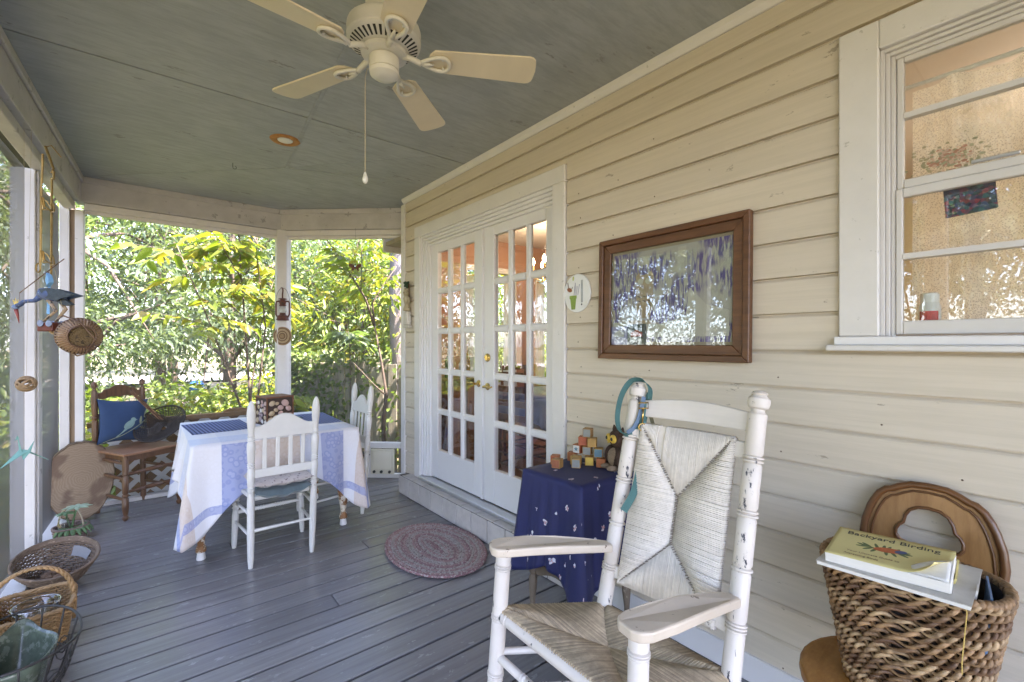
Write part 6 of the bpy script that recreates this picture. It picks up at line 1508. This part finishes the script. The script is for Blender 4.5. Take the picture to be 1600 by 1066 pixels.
# cabinet, bottles, plant
cab = thing('indoor_cabinet', 'dark wooden cabinet with shelves seen through the left door', 'cabinet', (2.38, 3.80, .2))
MB().box(-.22, .22, -.16, .16, 0, .82).build('carcass', m_brownwood, cab, bevel=.004)
for s in (-1, 1): MB().box(s*.11-.1, s*.11+.1, -.172, -.161, .06, .78).build('door', m_oak, cab, bevel=.004)
MB().box(-.25, .25, -.18, .17, .821, .85).build('top', m_brownwood, cab, bevel=.004)
for i, (x, y_, hgt, c, lab) in enumerate(((-.1, 0, .30, (.03, .10, .04), 'tall green bottle on the indoor cabinet'), (.02, -.06, .24, (.55, .55, .52), 'white bottle on the indoor cabinet'), (.12, .02, .34, (.22, .10, .03), 'amber bottle on the indoor cabinet'))):
    t = thing('bottle', lab, 'bottle', (2.38+x, 3.80+y_, 1.051), 0, 'bottles on the indoor cabinet')
    MB().lathe((0, 0, 0), (0, 0, hgt), [(0, .033), (.05, .036), (.55, .036), (.72, .014), (.95, .013), (1, .015)], 14).build('bottle_body', pm('bottle_%d' % i, c, .15, .1, bmp=0), t, smooth='auto')
for nm3, x0, x1, lab in (('curtain', 3.05, 3.24, 'sheer white curtain beside the first dining room window'), ('curtain', 2.57, 2.66, 'narrow sheer white curtain at the left of the dining room window'), ('curtain', 3.56, 3.66, 'sheer white curtain at the second dining room window')):
    cm_ = MATS.get('sheer')
    if not cm_:
        cm_, sn, sb = newmat('sheer'); MATS['sheer'] = cm_; sb.inputs['Base Color'].default_value = (.8, .79, .78, 1); sb.inputs['Roughness'].default_value = .9
        tr_ = sn.nodes.new('ShaderNodeBsdfTranslucent'); tr_.inputs[0].default_value = (.85, .84, .82, 1); m_s = sn.nodes.new('ShaderNodeMixShader'); m_s.inputs[0].default_value = .6
        sn.links.new(sb.outputs[0], m_s.inputs[1]); sn.links.new(tr_.outputs[0], m_s.inputs[2]); sn.links.new(m_s.outputs[0], sn.nodes['Material Output'].inputs[0])
    t = thing(nm3, lab, 'curtain', ((x0+x1)/2, 3.93, 1.0), 0, 'dining room curtains')
    MB().grid(lambda u, v: ((x1-x0)*(u-.5), .014*math.sin(u*26), 1.18*v-.1), 40, 4).build('curtain_panel', cm_, t, smooth=True)
    MB().tube([((x0-x1)*.6, 0, 1.09), ((x1-x0)*.6, 0, 1.09)], .006, 6).build('rod', m_brass, t)

# ================================================================== garden
m_trunk = pm('tree_bark', (.11, .085, .065), .9, .35, 9, (1, 1, .25), 1, 30, bdist=.02)
m_twig = pm('twig_bark', (.10, .075, .055), .8, .3, 20)
m_lfA = leafmat('leaf_dark', [(.07, .105, .055), (.10, .145, .075), (.14, .19, .105), (.105, .15, .09)], .42, .32)
m_lfB = leafmat('leaf_mid', [(.08, .135, .03), (.12, .185, .045), (.16, .225, .05), (.10, .16, .04)], .45)
m_lfC = leafmat('leaf_lime', [(.12, .19, .02), (.17, .24, .03), (.21, .26, .035), (.14, .21, .03), (.24, .22, .03)], .5)
m_lfD = leafmat('leaf_pale', [(.09, .15, .06), (.13, .2, .08), (.17, .24, .10)], .45)
def leafmesh(name, pos, dirs, size, ratio=.42, fold=.18, droop=.15, seed=0):
    rg = np.random.default_rng(seed); n = len(pos)
    d = dirs/np.linalg.norm(dirs, axis=1, keepdims=True)
    up = rg.normal(0, .55, (n, 3)); up[:, 2] += 1.0
    s = np.cross(d, up); s /= np.linalg.norm(s, axis=1, keepdims=True)+1e-9; nrm = np.cross(s, d)
    L_ = size[:, None]; w = L_*ratio*.5
    base = pos; m1 = pos+d*L_*.32; m2 = pos+d*L_*.66; tip = pos+d*L_-np.array([0, 0, 1])*L_*droop
    v = np.stack([base, m1+s*w+nrm*L_*fold*.4, m2+s*w*.8+nrm*L_*fold*.2-np.array([0, 0, 1])*L_*droop*.4, tip, m2-s*w*.8+nrm*L_*fold*.2-np.array([0, 0, 1])*L_*droop*.4, m1-s*w+nrm*L_*fold*.4], 1).reshape(-1, 3)
    idx = (np.arange(n)*6)[:, None]
    q1 = idx+np.array([0, 1, 2, 3]); q2 = idx+np.array([0, 3, 4, 5]); f = np.concatenate([q1, q2], 0)
    me = bpy.data.meshes.new(name); me.vertices.add(len(v)); me.vertices.foreach_set('co', v.astype(np.float32).ravel())
    me.loops.add(len(f)*4); me.loops.foreach_set('vertex_index', f.astype(np.int32).ravel())
    me.polygons.add(len(f)); me.polygons.foreach_set('loop_start', (np.arange(len(f))*4).astype(np.int32)); me.polygons.foreach_set('loop_total', np.full(len(f), 4, np.int32))
    me.update(calc_edges=True); me.validate(); return me
def crownmesh(name, nc, per, rad, cr, leaf, seed, ratio=.42, hollow=.5, zlow=-1):
    rg = np.random.default_rng(seed)
    u = rg.normal(size=(nc, 3)); u /= np.linalg.norm(u, axis=1, keepdims=True)
    r = (hollow**3+(1-hollow**3)*rg.random((nc, 1)))**(1/3); r *= 1+.22*np.sin(u[:, :1]*5+seed)+.18*np.cos(u[:, 2:3]*7+seed)
    c = u*r*np.array(rad); c = c[c[:, 2] > zlow]
    nc = len(c); k = rg.poisson(per, nc)
    ci = np.repeat(np.arange(nc), k); n = len(ci)
    sc = rg.uniform(.6, 1.4, nc)[ci][:, None]
    off = rg.normal(size=(n, 3))*np.array([1, 1, .55])*cr*sc
    pos = c[ci]+off; d = off/cr+rg.normal(0, .6, (n, 3))+c[ci]*.25; d[:, 2] -= .45
    me = leafmesh(name, pos, d, rg.uniform(.65, 1.25, n)*leaf, ratio, seed=seed); return me, c
def limbs(m, base, top, r0, targets, rgs):
    n = 7; pts = []
    for i in range(n+1):
        t = i/n; pts.append(Vector(base).lerp(Vector(top), t)+Vector((rgs.uniform(-1, 1), rgs.uniform(-1, 1), 0))*.05*t)
    m.tube(pts, [r0*(1-.7*i/n)+.006 for i in range(n+1)], 9)
    for tg in targets:
        k = rgs.randint(2, n); a = pts[k]; tg = Vector(tg); mid = a.lerp(tg, .5)+Vector((0, 0, .15*(tg-a).length))
        m.tube([a, a.lerp(mid, .5)+Vector((0, 0, .03)), mid, mid.lerp(tg, .6), tg], [r0*.32, r0*.26, r0*.2, r0*.12, r0*.05], 6)
kinds = {}
def make_kind(key, mat, nc, per, rad, cr, leaf, seed, zc, trunk_r, ratio=.42, zlow=-1, hollow=.5):
    me, c = crownmesh(key+'_crown', nc, per, rad, cr, leaf, seed, ratio, hollow, zlow); me.materials.append(mat)
    rgs = random.Random(seed); tm = MB(); sel = c[np.random.default_rng(seed).choice(len(c), min(16, len(c)), replace=False)]
    limbs(tm, (0, 0, -zc), (0, 0, rad[2]*.55), trunk_r, [tuple(x) for x in sel], rgs)
    tme = tm.mesh(key+'_trunk'); tme.materials.append(m_trunk); tme.polygons.foreach_set('use_smooth', [True]*len(tme.polygons)); kinds[key] = (me, tme, zc)
make_kind('dark', m_lfA, 165, 56, (2.3, 2.3, 2.9), .25, .108, 21, 3.1, .13, .4, -2.9)
make_kind('mid', m_lfB, 150, 54, (2.2, 2.2, 2.6), .26, .108, 22, 2.9, .10, .4, -2.6)
make_kind('lime', m_lfC, 110, 44, (1.3, 1.3, 1.3), .22, .12, 23, 1.5, .045, .38, -1.35)
make_kind('shrub', m_lfC, 70, 34, (.75, .75, .62), .17, .125, 24, .55, .03, .36, -.5, .2)
make_kind('fern', m_lfB, 64, 34, (.8, .8, .5), .18, .12, 25, .42, .03, .34, -.4, .2)
make_kind('pale', m_lfD, 130, 52, (1.9, 1.9, 2.3), .25, .11, 26, 2.5, .08, .42, -2.3)
make_kind('tall', m_lfA, 250, 40, (3.2, 3.2, 3.4), .34, .19, 27, 6.0, .2, .42, -2.7, .35)
GZ = -.45
def tree(key, name, label, cat, x, y_, s, rz_, group, sz=1.0):
    me, tme, zc = kinds[key]
    t = thing(name, label, cat, (x, y_, GZ), rz_, group)
    a = place('crown', me, None, t, loc=(0, 0, zc*s*sz)); a.scale = (s, s, s*sz)
    b = place('trunk', tme, None, t, loc=(0, 0, zc*s*sz)); b.scale = (s, s, s*sz)
    return t
GT, GS, GL, GR = 'trees beyond the end of the porch', 'shrubs at the end of the porch', 'tall trees beside the porch', 'trees behind the house'
tree('dark', 'evergreen_tree', 'dense dark green tree at the left of the end bay behind the brown chair', 'tree', -.9, 9.6, 1.0, .3, GT)
tree('dark', 'evergreen_tree', 'dark green tree behind the middle of the wide end bay', 'tree', 1.35, 10.8, 1.05, 1.7, GT)
tree('pale', 'leafy_tree', 'pale green tree right behind the lantern post', 'tree', 3.3, 9.6, .95, .9, GT)
tree('mid', 'leafy_tree', 'mid green tree behind the forked sapling beside the house corner', 'tree', 4.9, 8.8, .95, 2.9, GT)
tree('mid', 'leafy_tree', 'mid green tree farther back between the two dark trees', 'tree', .3, 14.2, 1.25, 4.1, GT)
tree('pale', 'leafy_tree', 'pale tree farther back at the right of the end bay', 'tree', 5.4, 13.0, 1.3, 5.2, GT)
tree('dark', 'evergreen_tree', 'dark tree farther back behind the lantern post', 'tree', 3.0, 14.5, 1.25, 2.2, GT)
tree('dark', 'evergreen_tree', 'dark tree far back at the left edge of the end bay', 'tree', -2.2, 15.5, 1.3, 5.5, GT)
tree('mid', 'leafy_tree', 'mid green tree far back beyond the pale road verge, left', 'tree', .8, 20.5, 1.6, .4, GT)
tree('pale', 'leafy_tree', 'pale tree far back beyond the verge, centre', 'tree', 5.0, 19.5, 1.7, 3.4, GT)
tree('dark', 'evergreen_tree', 'dark tree far back beyond the verge, right', 'tree', 9.2, 18.0, 1.6, 1.2, GT)
tree('mid', 'leafy_tree', 'mid green tree far across the road, left', 'tree', -2.5, 33, 2.2, 2.0, GT)
tree('dark', 'evergreen_tree', 'dark tree far across the road, centre', 'tree', 4, 34, 2.3, 1.0, GT)
tree('mid', 'leafy_tree', 'mid green tree far across the road, right', 'tree', 11, 32, 2.3, .2, GT)
tree('lime', 'lime_tree', 'lime green bushy tree glowing at the top right of the end bays', 'tree', 3.3, 8.7, 1.05, 1.1, GT, 1.3)
tree('lime', 'lime_tree', 'lime green bushy tree close behind the house corner', 'tree', 4.6, 7.5, .95, 2.6, GT, 1.35)
tree('mid', 'leafy_tree', 'mid green tree outside the dining room windows, left', 'tree', 5.6, 7.6, .9, 3.9, GR)
tree('pale', 'leafy_tree', 'pale green tree outside the dining room windows, right', 'tree', 8.0, 8.2, .95, 1.9, GR)
tree('lime', 'lime_tree', 'lime bush low outside the dining room windows', 'tree', 5.0, 6.3, .8, .5, GR)
for i, (x, y_, s, k) in enumerate(((-8.5, 15.5, .95, 'tall'), (-7.5, 10.2, .85, 'tall'), (-9.5, 5.6, .95, 'tall'), (-8.2, 1.2, .85, 'tall'), (-10.5, -3.2, 1.0, 'tall'), (-13, 8.0, 1.15, 'tall'), (-14, 2.5, 1.1, 'tall'), (-5.5, 20.5, 1.1, 'tall'))):
    tree(k, 'shade_tree', ['tall shade tree beyond the rail side, farthest along the porch', 'tall shade tree beyond the rail side, level with the porch end', 'tall shade tree beyond the rail side, level with the french doors', 'tall shade tree beyond the rail side, level with the rocking chair', 'tall shade tree beyond the rail side, behind the camera', 'tall shade tree in the second row beyond the rail, left', 'tall shade tree in the second row beyond the rail, right', 'tall shade tree past the corner of the rail side'][i], 'tree', x, y_, s, i*1.3, GL)
for i, (x, y_, s, k, lab) in enumerate(((-11.5, 14.5, 1.2, 'dark', 'low dark tree closing the view beyond the rail side, farthest'), (-10.8, 10.2, 1.1, 'mid', 'low mid green tree closing the view beyond the rail side'), (-11.8, 6.2, 1.2, 'dark', 'low dark tree closing the view opposite the french doors'),
    (-10.6, 2.4, 1.05, 'pale', 'low pale tree closing the view opposite the framed drawing'), (-11.6, -1.4, 1.2, 'dark', 'low dark tree closing the view opposite the kitchen window'), (-11, -5.4, 1.15, 'mid', 'low mid green tree closing the view behind the camera'))):
    tree(k, 'leafy_tree', lab, 'tree', x, y_, s, i*1.1+.4, GL)
for i, (x, y_, s, k, lab) in enumerate((
    (-.35, 6.5, .95, 'shrub', 'lime green shrub just outside the screen behind the wood slice'),
    (.35, 7.1, 1.0, 'shrub', 'lime green shrub just outside the screen behind the mesh basket'),
    (-.9, 7.6, 1.2, 'fern', 'mid green leafy shrub at the left behind the corner post'),
    (1.6, 7.0, .9, 'fern', 'mid green leafy shrub behind the seashell planter'),
    (1.9, 8.3, 1.1, 'shrub', 'lime green shrub at the far end of the fence'),
    (.7, 8.9, 1.2, 'fern', 'mid green leafy shrub on the ground beyond the stems'),
    (3.3, 7.6, .8, 'fern', 'mid green leafy shrub climbing behind the plank fence'),
    (-2.2, 9.0, 1.6, 'fern', 'broad leafy shrub seen through the left screen'),
    (-3.2, 6.5, 1.5, 'shrub', 'broad lime shrub seen through the left screen'))):
    tree(k, 'shrub', lab, 'shrub', x, y_, s, i*.9, GS)
# ---- saplings with long leaves
def sapling(name, label, stems, mat, nleaf, leaf, seed, spread=.3):
    t = thing(name, label, 'sapling', tuple(stems[0][0][0][:2])+(GZ,), 0)
    o = Vector(t.location); rg = random.Random(seed); tm = MB(); P = []; D = []; Sz = []
    for st_ in stems:
        pts = [Vector(p)-o for p in st_[0]]; tm.tube(pts, [st_[1]*(1-.75*i/(len(pts)-1)) for i in range(len(pts))], 7)
        if len(st_) > 2:       # side twigs with paired drooping leaves
            for k in range(st_[2]):
                f = rg.uniform(st_[3], 1)*(len(pts)-1); i = min(len(pts)-2, int(f)); b = pts[i].lerp(pts[i+1], f-i)
                a = rg.uniform(0, 6.28); d = Vector((math.cos(a), math.sin(a), rg.uniform(-.1, .6))).normalized(); Lt = rg.uniform(.5, 1)*spread*2
                tw = [b+d*(Lt*q/6)-UP*(.22*Lt*(q/6)**2) for q in range(7)]; tm.tube(tw, [.0045*(1-.1*q) for q in range(7)], 4, caps=False)
                for q in range(1, 7):
                    for s in (-1, 1):
                        sd = d.cross(UP)*s; P.append(tw[q]); D.append(d*.6+sd*1.0+Vector((rg.gauss(0, .2), rg.gauss(0, .2), -.45+rg.gauss(0, .25)))); Sz.append(leaf*rg.uniform(.6, 1.2))
    tm.build('stem', m_twig, t, smooth=True)
    me = leafmesh('leaves', np.array([tuple(p) for p in P]), np.array([tuple(p) for p in D]), np.array(Sz), .4, .12, .22, seed); me.materials.append(mat)
    place('foliage', me, None, t)
    return t
sapling('long_leaf_sapling', 'slender sapling with drooping lime leaves rising behind the dining table', [
    ([(1.02, 6.5, -.45), (1.03, 6.5, .6), (.98, 6.5, 1.5), (.92, 6.5, 2.4), (.9, 6.5, 3.6)], .02, 12, .55),
    ([(1.06, 6.48, -.45), (.95, 6.48, .5), (.72, 6.45, 1.25), (.50, 6.4, 1.9), (.28, 6.4, 2.5)], .018, 8, .6),
    ([(1.08, 6.52, -.45), (1.12, 6.52, .7), (1.2, 6.5, 1.6), (1.1, 6.5, 2.5), (1.12, 6.5, 3.3)], .016, 10, .55),
    ([(1.0, 6.6, -.45), (1.06, 6.62, .8), (1.16, 6.6, 1.6), (1.36, 6.6, 2.4)], .014, 5, .7),
    ([(.93, 6.5, 2.2), (.7, 6.35, 2.55), (.45, 6.3, 2.75)], .012, 9, .2),
    ([(.92, 6.5, 1.75), (.75, 6.4, 1.9), (.72, 6.4, 2.1)], .01, 3, .4)], m_lfC, 0, .19, 31, .34)
sapling('forked_sapling', 'forked bare-stemmed sapling growing against the plank fence', [
    ([(2.42, 5.62, -.45), (2.40, 5.62, .4), (2.44, 5.62, .72), (2.38, 5.64, 1.15), (2.30, 5.66, 1.6)], .034),
    ([(2.30, 5.66, 1.6), (2.18, 5.66, 1.95), (1.95, 5.66, 2.3), (1.6, 5.7, 2.8)], .018, 8, .4),
    ([(2.30, 5.66, 1.6), (2.27, 5.66, 1.9), (2.42, 5.66, 2.15), (2.6, 5.66, 2.4)], .016, 8, .4),
    ([(2.12, 5.66, 2.05), (2.13, 5.66, 2.4), (2.13, 5.66, 2.9)], .008, 5, .3),
    ([(2.42, 5.62, .72), (2.28, 5.62, .85), (2.0, 5.6, 1.15)], .012),
    ([(2.44, 5.62, .6), (2.35, 5.62, .4), (2.2, 5.6, .5), (2.0, 5.6, .72)], .009)], m_lfC, 0, .14, 33, .26)
sapling('broadleaf_seedling', 'pale broad-leaved seedling standing above the fence', [
    ([(2.2, 6.25, -.45), (2.2, 6.25, .6), (2.18, 6.22, 1.25), (2.15, 6.2, 1.55)], .012, 7, .72)], m_lfD, 0, .22, 35, .16)
sapling('lime_seedling', 'lime leafed seedling behind the white angle post', [
    ([(1.45, 6.1, -.45), (1.46, 6.1, .3), (1.42, 6.1, .75)], .01, 9, .45)], m_lfC, 0, .18, 36, .15)
# big pale trunk behind the corner
bt_ = thing('old_tree_trunk', 'thick grey tree trunk rising beside the house corner beyond the fence', 'tree', (3.35, 7.15, GZ))
MB().tube([(0, 0, 0), (.02, 0, 1.2), (-.02, .03, 2.6), (.03, .05, 4.5), (0, 0, 7)], [.22, .17, .155, .14, .08], 14).build('trunk', pm('grey_bark', (.17, .15, .14), .9, .3, 8, (1, 1, .25), 1, 25, bdist=.03), bt_, smooth=True)
# ---- plank fence
m_fence = pm('weathered_fence', (.30, .275, .21), .85, .25, 5, (1, 1, .15), .5, 30, rv=.18, grain=((.13, .12, .09), 14, (4, 4, .3), .6), wear=((.17, .18, .11), .4, 6))
fn_ = wthing('plank_fence', 'weathered grey plank fence behind the white chair with ivy over its far end', 'fence', (2.3, 6.3, GZ))
fa, fb_ = Vector((1.62, 7.02, 0)), Vector((3.25, 5.28, 0)); fd = (fb_-fa); FLn = fd.length; fd.normalize(); fnn = Vector((-fd.y, fd.x, 0)); s = 0; i = 0
if fnn.y > 0: fnn = -fnn
while s < FLn:
    w = random.choice((.085, .10, .12)); z1 = 1.13+random.uniform(-.035, .035); off = .022 if i % 2 else 0
    c = fa+fd*(s+w/2)+fnn*off; lean_ = random.uniform(-.012, .012)
    MB().bar((c.x, c.y, GZ-.02), (c.x+fd.x*lean_, c.y+fd.y*lean_, z1), w, .018, tuple(fnn)).build('plank', m_fence, fn_, bevel=.002)
    s += w*.93 if i % 5 else w+.012; i += 1
for z in (0, .85): MB().bar(tuple(fa-fnn*.035+UP*z), tuple(fb_-fnn*.035+UP*z), .04, .08).build('rail', m_fence, fn_)
# ivy over the far end of the fence
rg = np.random.default_rng(5); n = 2600
uu = rg.random(n)**1.9*.85; zz = rg.random(n)**.8*1.75-.45; keep = rg.random(n) < np.clip(1.2-uu*1.25-np.abs(zz-.7)*.15, 0, 1)
uu, zz = uu[keep], zz[keep]; n = len(uu)
pp_ = np.array(fa)[None]+np.array(fd)[None]*(uu*FLn)[:, None]+np.array(fnn)[None]*(rg.uniform(.03, .16, n))[:, None]; pp_[:, 2] = zz
dd = rg.normal(0, .6, (n, 3))+np.array(fnn)*.6; dd[:, 2] -= .5
iv = leafmesh('ivy', pp_, dd, rg.uniform(.05, .09, n), .75, .1, .1, 5); iv.materials.append(m_lfB)
tag(place('ivy', iv, None), 'green ivy covering the far end of the plank fence', 'ivy', kind='stuff')
# ---- ground cover
rg = np.random.default_rng(9); n = 26000
gx = rg.uniform(-9, 8, n); gy = rg.uniform(5.7, 19, n); dens = .5+.5*np.sin(gx*1.3+2)*np.cos(gy*.9); keep = (rg.random(n) < .25+.75*dens) & ~((gx > 1.8) & (gy < 4.6))
gx, gy = gx[keep], gy[keep]; n = len(gx); gz = GZ+rg.random(n)*.32
dd = rg.normal(0, .8, (n, 3)); dd[:, 2] = np.abs(dd[:, 2])*.5+.15
gcv = leafmesh('ground_cover', np.stack([gx, gy, gz], 1), dd, rg.uniform(.08, .17, n), .4, .12, .2, 9); gcv.materials.append(m_lfB)
tag(place('ground_cover', gcv, None), 'low leafy undergrowth carpeting the garden floor', 'undergrowth', kind='stuff')
# gazing ball
gz_ = thing('gazing_ball', 'blue garden ball on a stand among the far shrubs', 'garden ball', (.71, 10.0-.25, GZ))
MB().lathe((0, 0, 0), (0, 0, .95), [(0, .12), (.05, .1), (.1, .04), (.8, .035), (.9, .07), (1, .06)], 14).build('stand', m_statw, gz_, smooth='auto')
MB().sphere((0, 0, 1.06), .125, 20, 14).build('ball', pm('blue_glass', (.03, .12, .36), .12, .1, bmp=0), gz_, smooth=True)
